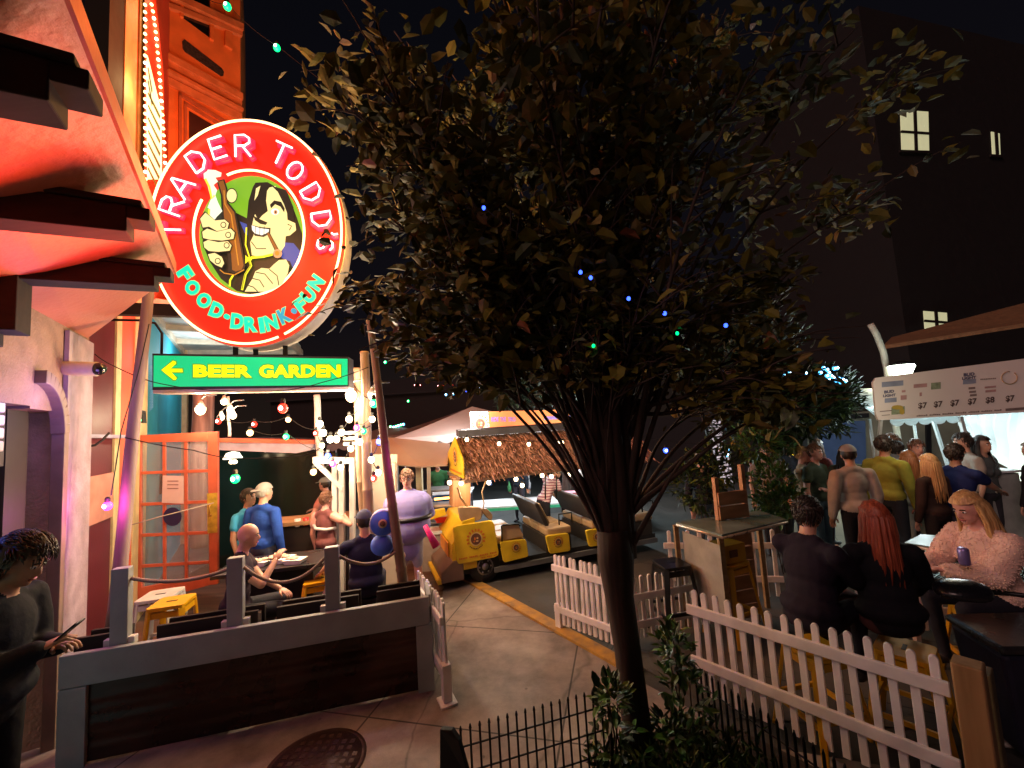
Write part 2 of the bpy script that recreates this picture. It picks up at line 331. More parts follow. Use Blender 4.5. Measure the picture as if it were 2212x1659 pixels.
# ================================================================== near building on the left
S = Vector((-.5145, .8575, 0)); N = Vector((.8575, .5145, 0)); CRN = Vector((-4.1, 4.0, 0))
NB = thing('storefront_building', 'nearest building at the left edge with sloped soffit, dark timber brackets and window', 'building', (-4.1, 4.0, 0))
PN = PL(CRN, S)
def wq(mb, t0, t1, z0, z1, off, th=.05, mi=0):     # slab on the near facade
    a = CRN + S * t0 + N * off; b = CRN + S * t1 + N * off
    mb.slab([V(a.x, a.y, z0), V(b.x, b.y, z0), V(b.x, b.y, z1), V(a.x, a.y, z1)], -N * th, mi)
m = MB(); wq(m, -6, -1.15, 2.62, 3.9, 0, .3); wq(m, -6, -2.6, 0, .6, 0, .3); wq(m, -.62, 0, 0, 3.9, 0, .3); wq(m, -1.15, -.62, 2.6, 3.9, 0, .3); m.build('wall', BEIGE, NB)
LIL = mat('pale_plaster', (.40, .31, .38), .7, bump=.6, bscale=30, var=.3)
m = MB(); wq(m, -.60, -.004, 0, 3.3, .035, .03); m.build('pillar', LIL, NB)
m = MB(); wq(m, -.72, -.63, 0, 2.45, .06, .08)
pts = [CRN + S * (-.68 - .42 * (1 - math.cos(a))) + N * .02 + V(0, 0, 2.42 + .42 * math.sin(a)) for a in [R(v) for v in range(0, 91, 10)]]
for i in range(len(pts) - 1): m.beam(pts[i], pts[i + 1], .10, .09, N)
m.build('arch_trim', mat('arch_brown', (.24, .17, .13), .6), NB, .005)
wf = MB(); wq(wf, -6, -.72, 0, 2.6, -.22, .04); wfo = wf.build('window', mat('shop_glass_lit', (.10, .10, .05), .25, emit=(.17, .16, .07), es=.8, scale=1.5), NB)
m = MB(); wq(m, -6, -1.12, 0, 1.55, -.17, .02); m.build('frosted_panel', mat('frosted_teal', (.10, .17, .17), .5, emit=(.10, .17, .17), es=.9), wfo)
m = MB(); wq(m, -1.34, -1.22, 0, 2.6, -.14, .06); wq(m, -1.9, -1.86, 0, 2.6, -.14, .06); m.build('frame', GREY, wfo, .004)
m = MB(); wq(m, -1.12, -.80, 0, 2.75, -.12, .06); wq(m, -6, -1.2, 2.2, 2.62, -.10, .05); m.build('dark_panel', mat('dark_brown_panel', (.03, .018, .015), .6), NB)
m = MB()
for i in range(4): wq(m, -6, -1.45, 2.30 + i * .085, 2.30 + i * .085 + .07, -.01 - .0 * i, .04)
m.build('roller_shutter', mat('shutter_slats', (.62, .58, .50), .5), NB, .01)
# blue neon script in the window
m = MB(); pc = CRN + S * -2.02 - N * .13 + V(0, 0, 2.06)
pp = []
for i in range(60):
    a = i / 59 * 4 * math.pi; pp.append(pc + S * (.22 * (i / 59 - .5) * 2 + .07 * math.cos(a)) + V(0, 0, .12 * math.sin(a)))
m.tube(pp, .012, 6); m.tube([p_ + V(0, 0, -.03) - N * .015 for p_ in pp], .02, 6)
tag(m.build('neon_window_sign', glow('neon_blue', (.05, .12, 1), 5)), 'blue neon script glowing inside the shop window at far left', 'neon sign')
# sloped soffit and eave board
m = MB(); E0 = gr(138, 0, 3.7) ; E1 = gr(375, 590, 3.7); sx = (E1 - E0).normalized(); E0 = E0 - sx * 2.5; E1 = E1 + sx * .02
F0 = CRN + S * -6.5 + V(0, 0, 3.32) - N * .05; F1 = CRN + S * .02 + V(0, 0, 3.32) - N * .05
m.slab([E0, E1, F1, F0], V(0, 0, .08)); SOF = mat('salmon_soffit', (.60, .19, .12), .5, bump=.5, bscale=25, var=.2, scale=1.3); m.build('soffit', SOF, NB)
m = MB(); m.beam(E0 + V(0, 0, .05), E1 + V(0, 0, .05), .03, .1); m.build('eave_board', ORTRIM, NB)
for i, (tx, ty) in enumerate([(209, 176), (330, 458), (373, 582)]):
    tp = gr(tx, ty, 3.56); m = MB(); root = tp - N * 1.25
    m.beam(tp - N * .09 - V(0, 0, .09), root - V(0, 0, .11), .16, .14, h2=.2, w2=.16); m.beam(tp - V(0, 0, .05), tp - N * .2 - V(0, 0, .05), .15, .07)
    m.beam(root + N * .34 - V(0, 0, .06), root + N * .34 - V(0, 0, .52), .2, .34, N); m.beam(root + N * .30 - V(0, 0, .5), root + N * .30 - V(0, 0, .60), .16, .20, N)
    m.beam(tp - N * .03 + V(0, 0, .0), root + V(0, 0, .0), .19, .03)
    m.build('bracket', DKWOOD, NB, .006)
t = thing('security_camera', 'small beige security camera with dark lens on the pale pillar', 'camera', (-3.8, 3.8, 2.7))
p = PN.pt(140, 796, .04); q = p + V(.27, .06, -.015)
m = MB(); m.tube([p - N * .03, p + V(.03, 0, 0), q], [.055, .06, .062], 14); m.lathe([(.07, 0), (.07, .02)], p - N * .02, 14, rot=N.to_track_quat('Z', 'Y').to_matrix()); m.build('housing', CREAM, t)
m = MB(); m.ball(q + V(.015, 0, 0), (.055, .055, .055), 14, 8); m.build('lens', DARKGLASS, t)

# ================================================================== bar building
BB = thing('bar_building', 'orange bar building with bay window, cornices and teal porch behind the round sign', 'building', (-5, 5.5, 0))
F0 = V(-4.45, 4.65, 0); F1 = V(-5.86, 7.0, 0)
def quad(mb, a, b, z0, z1, th, mi=0): mb.slab([V(a.x, a.y, z0), V(b.x, b.y, z0), V(b.x, b.y, z1), V(a.x, a.y, z1)], th, mi)
m = MB(); quad(m, CRN + S * .03 - N * .06, F0 - N * .02, 0, 4.3, -N * .1); m.build('door_panel', MAROON, BB)
m = MB(); quad(m, CRN + S * .02 - N * .04, F0 - N * .005, 1.52, 2.0, -N * .02); m.build('door_rail', mat('salmon_board', (.5, .22, .17), .6), BB)
P2 = PL(CRN + S * .03 - N * .05, F0 - CRN)
PO_ = mat('faded_poster', (.22, .09, .10), .7, scale=14, var=.6)
for a, b_, c_, d_ in ((193, 755, 236, 880), (188, 1060, 204, 1100), (196, 1166, 222, 1290)): m = MB(); m.slab([P2.pt(a, b_, .006), P2.pt(c_, b_ + 8, .006), P2.pt(c_, d_, .006), P2.pt(a, d_ - 6, .006)], -N * .003); m.build('poster', PO_, BB)
m = MB(); quad(m, F0, F0 + (F1 - F0) * .07, 0, 4.4, -N * .12); m.build('corner_trim', mat('cream_yellow_trim', (.62, .50, .25), .6, bump=.1), BB)
FD = (F1 - F0).normalized(); PF0 = PL(F0, FD)
m = MB(); LW = PF0.pt(290, 800); quad(m, F0 + FD * .2, LW, 0, 4.5, -N * .2); quad(m, F0 + FD * .2, F1, 4.5, 13, -N * .2); m.build('wall', REDW, BB)
m = MB(); quad(m, LW + N * .01, PF0.pt(318, 800) + N * .01, 0, 4.5, -N * .2); m.build('corner_trim', _M['cream_yellow_trim'], BB)
m = MB(); quad(m, F0 + FD * .02 + N * .01, F0 + FD * .55 + N * .01, 4.3, 13, -N * .1); m.build('pilaster', mat('orange_pilaster', (.62, .30, .12), .6, bump=.2), BB)
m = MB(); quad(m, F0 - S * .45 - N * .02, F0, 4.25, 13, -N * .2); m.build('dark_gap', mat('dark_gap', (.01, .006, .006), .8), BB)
m = MB(); quad(m, F0 + FD * .62 + N * .02, F0 + FD * .98 + N * .02, 4.3, 13, -N * .02, 0); m.build('olive_panel', mat('olive_board', (.16, .10, .02), .7), BB)  # dark olive strip on the wall beside the pilaster
# bay side wall
BD = V(.61, .79, 0); BN = BD.cross(V(0, 0, 1)); BN = -BN if BN.y > 0 else BN; PB = PL(F1, BD)
Bend = F1 + BD * 1.152
m = MB(); quad(m, F1, Bend, 4.7, 13, -BN * .25); quad(m, Bend, Bend + S * 3, 4.7, 13, -N * .3); m.build('bay_wall', ORANGE, BB)
def poly(mb, pl, pts, off, th, mi=0): mb.slab([pl.pt(x, y, off) for x, y in pts], -pl.n * th, mi)
CM_ = mat('orange_moulding', (.58, .22, .08), .55, bump=.2)
def cornice(y0, y1, h, off):
    m = MB(); poly(m, PB, [(345, y0), (521, y1), (521, y1 + h), (345, y0 + h)], off, off + .02); m.build('cornice', CM_, BB)
cornice(112, 207, 14, .10); cornice(126, 222, 10, .05); cornice(150, 240, 6, .13); cornice(160, 248, 16, .05); cornice(4, 72, 10, .08); cornice(-20, 60, 14, .14)
m = MB(); m2 = MB()
for z in (0, 1):
    k = z * 12
    for a in ([(385 + k, 200 + k * 1.6), (391 + k, 204 + k * 1.6), (391 + k, 420), (385 + k, 420)], [(385 + k, 200 + k * 1.6), (519, 282 + k), (519, 288 + k), (385 + k, 207 + k * 1.6)]): poly(m, PB, a, .05 - z * .02, .06)
m.build('window_surround', mat('dark_orange_line', (.42, .13, .05), .6), BB)
poly(m2, PB, [(408, 240), (519, 306), (519, 430), (408, 430)], .015, .02); m2.build('window_pane', mat('dim_pane', (.06, .025, .02), .2), BB)
m = MB(); poly(m, PB, [(393, 90), (398, 86), (478, 148), (483, 156), (482, 164), (477, 165), (399, 112), (394, 104)], .02, .03); m.build('vent_grille', mat('vent_black', (.05, .045, .04), .5, scale=30, var=.9), BB)
m = MB(); poly(m, PB, [(394, -40), (456, -40), (456, 84), (394, 38)], .012, .03); w_ = m.build('upper_window', DARKGLASS, BB)
m = MB(); poly(m, PB, [(452, -40), (460, -40), (460, 92), (452, 86)], .06, .07); poly(m, PB, [(388, -40), (395, -40), (395, 42), (388, 38)], .06, .07); m.build('frame', ORANGE, w_)
m = MB(); poly(m, PB, [(484, -40), (500, -40), (500, 110), (484, 100)], .06, .06); m.build('pilaster', ORANGE, BB)
# bright dots of light reflected lamps: icicle lights on the wall
t = thing('icicle_lights', 'string of tiny white lights hanging down the orange wall', 'lights', (-5, 5.6, 4.5)); PF = PL(F0, FD)
m = MB(); pts = [(283, -5), (283, 80), (282, 150), (291, 180), (282, 205), (281, 245)]; m.tube([PF.pt(x, y, .07) for x, y in pts], .004, 4); m.build('cable', RUBBER, t)
for x, y in [(284, 7), (306, 8), (314, 83), (314, 153), (291, 203), (308, 205), (313, 213), (314, 219), (314, 244)]:
    m = MB(); m.ball(PF.pt(x - 22, y, .09), .022, 8, 5); m.build('bulb', BULB['white'], t)
# blade marquee
PM = PL(F0 + FD * 1.15, (N * -1).to_tuple()); t = thing('marquee_sign', 'tall narrow marquee sign edged with bulbs on the orange wall', 'sign', (-4.9, 5.6, 4.5))
PM = PL(at(330, 300, 5.35), (.80, .60)); m = MB(); poly(m, PM, [(313, 0), (318, -60), (330, -60), (352, 150), (357, 392), (313, 392)], 0, .12); m.build('sign_box', mat('red_sign_box', (.6, .05, .02), .5), t)
m = MB(); poly(m, PM, [(316, 135), (319, 120), (345, 225), (349, 245), (350, 388), (318, 388)], .012, .006); fo = m.build('sign_panel', mat('cream_backlit', (.9, .9, .6), .4, emit=(.85, .92, .55), es=1.0, scale=9, col2=(.6, .7, .4)), t)
m = MB()
for i in range(9):
    y = 150 + i * 27; poly(m, PM, [(319, y), (321, y - 3), (347 if y > 190 else 330, y + 48), (345 if y > 190 else 328, y + 55)], .022, .004)
m.build('lettering', mat('dark_green_lettering', (.10, .16, .06), .5), t)
for i in range(26):
    for k, (x0, y0, x1, y1) in enumerate([(314, 0, 315, 390), (322, 0, 358, 370)]):
        f = i / 25; m = MB(); xx = x0 + (x1 - x0) * (f if k == 0 else f ** .55); m.ball(PM.pt(xx, y0 + (y1 - y0) * f, .04), .021, 7, 5); m.build('bulb', BULB['warm' if i % 3 else 'white'], t)
# porch: ceiling, beams, teal wall
m = MB(); PT0 = PL(V(-5.95, 6.95, 0), V(-1.95, 3.05, 0)); T0 = PT0.pt(318, 800); T1 = PT0.pt(394, 800); T0.z = T1.z = 0; TN = N
quad(m, T0, T1, 0, 4.4, -TN * .15); m.build('teal_wall', TEAL, BB)
m = MB(); a1 = gr(650, 757, 4.4); a2 = gr(600, 700, 4.4)
m.slab([V(T0.x, T0.y, 4.4), V(T1.x, T1.y, 4.4), a1, a2], V(0, 0, .12)); m.build('porch_ceiling', mat('porch_white', (.60, .58, .52), .6, bump=.1), BB)
m = MB()
for f in (.0, .33, .66, 1): m.beam(V(T0.x, T0.y, 4.35).lerp(V(T1.x, T1.y, 4.35), f), a2.lerp(a1, f) - V(0, 0, .05), .09, .1)
m.beam(V(T0.x, T0.y, 4.34), V(T1.x, T1.y, 4.34), .1, .12); m.beam(a2 - V(0, 0, .06), a1 - V(0, 0, .06), .1, .12); m.build('porch_beam', mat('porch_beam', (.62, .50, .36), .6), BB)
m = MB(); m.box((T1.x, T1.y, 2.2), (.2, .2, 4.4), R(30)); m.build('porch_post', mat('orange_cream_post', (.62, .42, .22), .6), BB)
PT = PL(T0, T1 - T0)
m = MB(); poly(m, PT, [(322, 790), (331, 790), (331, 880), (322, 890)], .02, .02); m.build('window', mat('window_lit_blue', (.3, .5, .6), .3, emit=(.3, .5, .6), es=.5), BB)
# exit light box and thin shelf
t = thing('exit_light', 'small glowing green light box on the wall by the door', 'light', at(296, 895, 5.5))
PE = PL(at(296, 895, 5.4), (1, .25)); m = MB(); poly(m, PE, [(285, 880), (307, 888), (309, 914), (287, 911)], 0, .08); m.build('housing', BLACKM, t)
m = MB(); poly(m, PE, [(287, 884), (304, 890), (306, 910), (288, 907)], .006, .005); m.build('lens', glow('exit_green', (.02, .9, .35), 3), t)
m = MB(); a = at(172, 942, 3.95); b_ = at(290, 944, 4.9); m.beam(a, b_, .06, .035); tag(m.build('wall_rail', mat('violet_metal', (.3, .28, .4), .4, .5)), 'thin metal rail running from the pale pillar to the leaning pole', 'rail')
o = MB().tube([at(60, 1100, 4.2) if 0 else at(182, 965, 4.0), at(205, 962, 4.05), at(222, 950, 4.1), at(236, 935, 4.15)], .012, 6).build('cable', RUBBER); tag(o, 'black cable looping under the thin rail beside the maroon door', 'cable')

# ================================================================== round neon sign
def Z2(x, y): return (309.7 + .3735 * x, 247.7 + .3735 * y)
PS = PL(at(540, 505, 4.5), (math.cos(R(8)), math.sin(R(8)))); SN = PS.n
NS = thing('neon_sign', "large round red neon bar sign with a bottle raising cartoon figure in the middle", 'sign', at(540, 750, 4.5))
def zp(x, y, off=0): return PS.pt(*Z2(x, y), off)
def ell(cx, cy, rx, ry, n=72, a0=0, a1=360): return [(cx + rx * math.cos(R(a0 + (a1 - a0) * i / n)), cy + ry * math.sin(R(a0 + (a1 - a0) * i / n))) for i in range(n + (0 if a1 - a0 == 360 else 1))]
m = MB(); m.slab([zp(x, y, -.012) for x, y in ell(606, 692, 566, 656)], -SN * .26); m.build('sign_box', mat('sign_can_cream', (.60, .52, .42), .5), NS)
m = MB(); m.slab([zp(x, y, 0) for x, y in ell(606, 692, 562, 652)], -SN * .01); m.build('sign_face', mat('sign_red_face_glow', (.45, .010, .003), .45, emit=(1, .020, .004), es=.60, scale=2, var=.15), NS)  # neon light on the painted red face put in as an even glow
NEONO = glow('neon_orange', (1, .50, .22), 4.5); NEONW = glow('neon_white_pink', (1, .72, .66), 3.0); PINKB = mat('letter_pink', (.8, .03, .10), .4, emit=(1, .02, .10), es=.75)
for nm, arcs in (('neon_ring', [ell(606, 692, 548, 638, 90, -171, 66), ell(606, 692, 548, 638, 60, 70, 185)]), ('neon_ring', [ell(625, 697, 316, 358, 90, -113, 190 + 22)])):
    m = MB()
    for a in arcs: m.tube([zp(x, y, .06) for x, y in a], .0125, 8)
    m.build(nm, NEONO, NS)
STROKES = {'T': [[(-.42, .5), (.42, .5)], [(0, .5), (0, -.5)]], 'R': [[(-.32, -.5), (-.32, .5), (.12, .5), (.34, .34), (.34, .14), (.12, 0), (-.32, 0)], [(0, 0), (.38, -.5)]],
    'A': [[(-.4, -.5), (-.02, .5), (.05, .5), (.4, -.5)], [(-.25, -.12), (.25, -.12)]], 'D': [[(-.34, -.5), (-.34, .5), (.05, .5), (.36, .2), (.36, -.2), (.05, -.5), (-.34, -.5)]],
    'E': [[(.34, .5), (-.32, .5), (-.32, -.5), (.34, -.5)], [(-.32, 0), (.2, 0)]], 'O': [[(.38 * math.cos(R(a)), .5 * math.sin(R(a))) for a in range(0, 361, 30)]],
    'S': [[(.3, .36), (.1, .5), (-.2, .46), (-.32, .26), (-.1, .04), (.2, -.08), (.33, -.3), (.12, -.5), (-.2, -.48), (-.34, -.32)]], "'": [[(0, .5), (.05, .2), (-.05, .05)]]}
for ch, cx, cy, h in [('T', 182, 683, 118), ('R', 188, 548, 125), ('A', 242, 432, 130), ('D', 330, 290, 118), ('E', 450, 215, 118), ('R', 590, 204, 122), ('T', 806, 250, 118), ('O', 890, 345, 105), ('D', 985, 470, 108), ('D', 1042, 620, 108), ("'", 1095, 705, 80), ('S', 1062, 768, 88)]:
    a = math.atan2(cx - 606, -(cy - 692)); ca, sa = math.cos(a), math.sin(a)
    def lp(x, y, off): return zp(cx + (x * ca - (-y) * -sa * -1 if 0 else x * ca + y * sa) * h, cy + (x * sa - y * ca) * h, off)
    mb = MB(); mt = MB()
    for st in STROKES[ch]:
        mb.tube([lp(x + .05, y - .04, .02) for x, y in st], .034, 8); mt.tube([lp(x, y, .075) for x, y in st], .0105, 8)
    L = mb.build('letter', PINKB, NS); mt.build('neon_tube', NEONW, L)
TEALL = mat('letter_teal', (.0, .55, .35), .4, emit=(.0, .72, .42), es=1.0); BLUL = mat('letter_blue', (.02, .2, .4), .4, emit=(.01, .30, .48), es=.9); OUTL = mat('letter_outline', (.05, .5, .25), .4, emit=(.25, .85, .35), es=.8)
for ch, cx, cy, h, w_ in [('F', 250, 925, 82, 66), ('O', 292, 1005, 80, 78), ('O', 358, 1078, 80, 78), ('D', 432, 1135, 82, 74), ('.', 487, 1170, 26, 26), ('D', 550, 1198, 84, 72), ('R', 628, 1216, 84, 72), ('I', 690, 1220, 84, 30), ('N', 745, 1205, 84, 68), ('K', 822, 1165, 84, 66), ('.', 874, 1138, 26, 26), ('F', 915, 1105, 80, 56), ('U', 960, 1048, 80, 66), ('N', 1003, 975, 80, 66)]:
    dx, dy = 606 - cx, 692 - cy; l = math.hypot(dx, dy); ux, uy = dx / l, dy / l; rx, ry = -uy, ux
    if rx < 0: rx, ry = -rx, -ry
    M_ = BLUL if ch == 'K' or (ch == '.' and cx > 800) else TEALL
    mb = MB()
    if ch == '.': mb.slab([zp(x, y, .03) for x, y in ell(cx, cy, 15, 15, 16)], -SN * .03)
    else:
        for bd, off, mi, ex in ((.075, .022, 1, 1.12), (.045, .032, 0, 1.0)):
            hh, ww = h * ex, w_ * ex
            f = lambda i, j: zp(cx + rx * ww * i / 2 + ux * hh * j / 2, cy + ry * ww * i / 2 + uy * hh * j / 2, off)
            put_text(mb, ch, f(-1, -1), f(1, -1), f(-1, 1), mi=mi, bold=bd)
    mb.build('slogan_letter', [M_, OUTL], NS, recalc=False)
# emblem, backlit layers a couple of millimetres apart
EC = {'green': (.16, .42, .02), 'black': (.008, .009, .006), 'skin': (.80, .76, .34), 'brown': (.22, .08, .01), 'foam': (.75, .95, .75), 'amber': (.50, .22, .02), 'yellow': (.75, .85, .02), 'blue': (.03, .07, .35), 'tooth': (.75, .90, .85), 'ash': (.6, .3, .15), 'yel2': (.8, .8, .05)}
EM = [mat('emblem_' + k, c_, .4, emit=c_, es=.95) for k, c_ in EC.items()]; EI = {k: i for i, k in enumerate(EC)}
em = MB(); lay = [.004]
def art(col, pts): lay[0] += .0012; em.slab([zp(x, y, lay[0]) for x, y in pts], -SN * .001, EI[col])
def fat(col, pts, wd):            # a drawn line of even width
    lay[0] += .0012; n = len(pts); L, Rr = [], []
    for i, (x, y) in enumerate(pts):
        x0, y0 = pts[max(0, i - 1)]; x1, y1 = pts[min(n - 1, i + 1)]; l = math.hypot(x1 - x0, y1 - y0) or 1; nx, ny = -(y1 - y0) / l * wd / 2, (x1 - x0) / l * wd / 2
        L.append((x + nx, y + ny)); Rr.append((x - nx, y - ny))
    for i in range(n - 1): em.slab([zp(*L[i], lay[0]), zp(*L[i + 1], lay[0]), zp(*Rr[i + 1], lay[0]), zp(*Rr[i], lay[0])], -SN * .001, EI[col])
art('green', ell(625, 698, 300, 342, 48))
art('black', [(345, 620), (420, 560), (520, 560), (600, 600), (610, 500), (635, 420), (650, 395), (720, 392), (800, 440), (860, 520), (890, 600), (920, 690), (925, 760), (905, 850), (860, 930), (800, 990), (720, 1030), (620, 1040), (540, 1020), (450, 950), (385, 850), (345, 750)])
art('blue', [(810, 740), (870, 745), (915, 800), (905, 860), (870, 900), (850, 850), (800, 830)]); art('blue', [(560, 620), (600, 635), (604, 700), (590, 690)])
art('skin', [(640, 600), (655, 560), (690, 540), (700, 470), (730, 425), (765, 415), (790, 450), (830, 520), (835, 610), (880, 630), (885, 670), (850, 700), (825, 705), (820, 760), (800, 790), (760, 800), (700, 830), (630, 815), (620, 740), (640, 700), (632, 640)])
art('black', [(690, 430), (720, 420), (712, 500), (722, 560), (690, 585), (668, 610), (655, 590), (640, 560), (650, 500)]); art('black', [(745, 415), (830, 440), (870, 540), (875, 620), (840, 590), (815, 520), (780, 450)])
art('skin', [(655, 430), (680, 415), (665, 470), (645, 500)]); art('black', [(735, 525), (760, 500), (800, 508), (820, 545), (818, 570), (795, 535), (765, 522), (742, 545)])
art('tooth', ell(765, 565, 24, 19, 14)); art('ash', ell(768, 568, 11, 13, 10)); art('black', ell(769, 568, 5, 6, 8)); art('black', [(640, 588), (680, 610), (722, 628), (712, 642), (680, 636), (650, 615)])
art('black', [(622, 640), (680, 655), (740, 660), (738, 690), (700, 712), (650, 705), (630, 680)]); art('tooth', [(632, 645), (680, 662), (732, 668), (728, 686), (690, 702), (650, 692), (634, 672)])
for x in (655, 680, 705): fat('black', [(x, 650), (x - 2, 700)], 2.5)
fat('black', [(630, 740), (660, 780), (715, 780)], 5); fat('black', [(840, 640), (862, 650), (850, 675)], 5)
art('black', [(718, 690), (735, 685), (792, 790), (770, 800)]); art('brown', [(722, 694), (733, 690), (786, 788), (772, 792)]); art('ash', ell(783, 810, 26, 26, 12)); art('amber', ell(780, 808, 14, 14, 8))
fat('yellow', [(628, 835), (700, 828), (755, 815)], 13); fat('yellow', [(605, 660), (600, 760), (622, 830), (600, 850)], 8); fat('yellow', [(618, 838), (632, 880), (600, 930), (580, 1020)], 13); fat('black', [(618, 842), (630, 880), (598, 930), (580, 1015)], 3); fat('yellow', [(530, 935), (512, 965), (510, 1000)], 11)
art('yellow', [(600, 820), (618, 838), (640, 825), (636, 850), (615, 855), (600, 870)])
# bottle and foam
art('black', [(436, 395), (480, 385), (498, 440), (505, 520), (545, 570), (600, 880), (590, 915), (540, 928), (500, 915), (505, 860), (465, 600), (460, 480)])
art('brown', [(444, 400), (474, 392), (490, 445), (496, 525), (536, 575), (590, 878), (580, 905), (545, 915), (525, 905), (520, 820), (478, 600), (470, 480)])
fat('amber', [(478, 450), (484, 530), (520, 590), (562, 880)], 7); fat('amber', [(520, 600), (540, 700), (560, 860)], 4); fat('amber', [(455, 905), (480, 925), (540, 935), (595, 905)], 6)
art('foam', [(362, 345), (385, 332), (430, 335), (465, 350), (462, 372), (430, 378), (445, 400), (420, 420), (440, 450), (430, 480), (445, 520), (470, 570), (440, 600), (410, 640), (390, 620), (400, 560), (385, 550), (405, 500), (392, 450), (380, 400), (365, 385)])
fat('yel2', [(372, 385), (395, 430), (410, 500), (425, 480)], 12); fat('yel2', [(395, 560), (392, 610), (405, 630)], 12)
# fingers and thumb round the bottle
for pts in ([(345, 615), (375, 580), (400, 600), (430, 625), (485, 620), (508, 640), (500, 675), (440, 685), (395, 660), (360, 665)], [(358, 690), (385, 672), (440, 690), (520, 672), (542, 695), (535, 730), (470, 740), (400, 735), (362, 725)], [(365, 750), (392, 738), (450, 750), (505, 745), (525, 768), (515, 798), (450, 805), (395, 800), (370, 780)], [(392, 820), (430, 812), (470, 835), (484, 870), (470, 895), (435, 880), (405, 855)]):
    cx = sum(p[0] for p in pts) / len(pts); cy = sum(p[1] for p in pts) / len(pts)
    art('black', [(cx + (x - cx) * 1.08, cy + (y - cy) * 1.16) for x, y in pts]); art('skin', pts)
for x, y in ((480, 652), (508, 710), (500, 770), (450, 860)): art('black', ell(x, y, 17, 18, 12)); art('skin', ell(x, y, 12, 13, 12))
art('black', ell(530, 488, 33, 44, 20)); art('skin', ell(530, 488, 28, 38, 20))
art('skin', [(605, 1035), (625, 1000), (650, 960), (665, 920), (700, 900), (745, 905), (770, 880), (800, 855), (840, 852), (858, 885), (850, 930), (820, 990), (775, 1018), (720, 1035)])
for pts in ([(650, 960), (690, 970), (715, 1010)], [(668, 925), (720, 935), (765, 990)], [(745, 908), (790, 945), (800, 1000)], [(625, 1000), (655, 1010), (680, 1035)]): fat('black', pts, 5)
em.build('emblem', EM, NS, recalc=False)
for x in (500, 620, 795): a = zp(x, 1325, -.12); m = MB(); m.beam(a, V(a.x, a.y, a.z - .17), .03, .05, N); m.build('hanger', DKWOOD, NS)
# arm fixing both signs to the wall
m = MB(); a = at(176, 665, 4.25); b_ = PS.pt(392, 665, -.15); m.beam(a, b_, .09, .13); a = at(186, 690, 4.3)
m.tube([a, at(300, 692, 4.35), at(335, 698, 4.4), at(350, 720, 4.4), at(349, 765, 4.45)], .013, 8); m.build('bracket', DKWOOD, NS)
# green arrow box sign
GS = thing('arrow_sign', 'green lightbox sign with yellow arrow pointing left to the beer garden', 'sign', at(540, 840, 4.5))
m = MB(); m.slab([zp(*p_, -.01) for p_ in [(48, 1380), (1184, 1400), (1186, 1572), (48, 1592)]], -SN * .24); m.build('sign_box', mat('sign_black_case', (.02, .02, .03), .5), GS)
m = MB(); m.slab([zp(*p_, 0) for p_ in [(60, 1393), (1180, 1412), (1180, 1563), (58, 1574)]], -SN * .008); m.build('sign_face', mat('sign_green_face', (.0, .4, .15), .4, emit=(.0, .50, .19), es=.95, var=.1, scale=2), GS)
m = MB(); m.slab([zp(48, 1592, -.02), zp(1186, 1572, -.02), zp(1186, 1572, -.24), zp(48, 1592, -.24)], V(0, 0, -.035)); m.build('under_panel', mat('white_sheet', (.7, .6, .55), .4), GS)
m = MB()
for bd, off, mi, g_ in ((.085, .006, 1, 7), (.05, .010, 0, 0)):
    for s_, x0, x1 in (('BEER', 292, 630), ('GARDEN', 672, 1142)): put_text(m, s_, zp(x0 - g_, 1519 + g_ + (3 if x0 > 400 else 0), off), zp(x1 + g_, 1520 + g_, off), zp(x0 - g_, 1447 - g_, off), mi=mi, bold=bd, space=1.05)
m.build('lettering', [mat('letter_yellow', (.8, .72, .0), .4, emit=(.95, .80, .0), es=1.0), mat('letter_dkgreen', (.03, .2, .02), .4, emit=(.10, .42, .03), es=.8)], GS, recalc=False)
m = MB()
for k, off, mi in ((6, .006, 1), (0, .010, 0)):
    m.slab([zp(x, y, off) for x, y in [(108 - k, 1478), (176 - k, 1424 - k), (190 + k, 1430 - k), (192 + k, 1440 + k), (160, 1470 - k), (228 + k, 1471 - k), (230 + k, 1490 + k), (165, 1490 + k), (196 + k, 1524 - k), (190, 1534 + k), (178 - k, 1534 + k)]], -SN * .001, mi)
m.build('arrow', [_M['letter_yellow'], _M['letter_dkgreen']], GS, recalc=False)
# ================================================================== planter barrier round the patio
PLT = thing('planter_barrier', 'low planter barrier with dark metal panel and grey painted rail at the sidewalk edge', 'planter', (-2.1, 3.6, 0))
PA = V(-3.42, 3.20, 0); PBp = V(-.86, 3.87, 0); PU = (PBp - PA).normalized(); PV = V(PU.y, -PU.x, 0); PV = PV if PV.y < 0 else -PV   # towards the viewer
def pq(mb, t0, t1, z0, z1, off, th, mi=0):
    a = PA + PU * t0 - PV * -off; b = PA + PU * t1 - PV * -off
    mb.slab([V(a.x, a.y, z0), V(b.x, b.y, z0), V(b.x, b.y, z1), V(a.x, a.y, z1)], -PV * th, mi)
PLN = (PBp - PA).length
m = MB(); pq(m, .0, PLN, .56, .79, .03, .05); m.build('rail', GREYPAINT, PLT, .006)
for t0, t1 in ((.0, .17), (PLN - .12, PLN + .02)):
    m = MB(); pq(m, t0, t1, 0, .555, .03, .05); m.build('end_post', GREYPAINT, PLT, .006)
PANM = mat('dark_corrugated_panel', (.055, .024, .018), .28, .5, scale=2.2, var=.6, bump=1.0, bscale=5)
m = MB(); n_ = 60
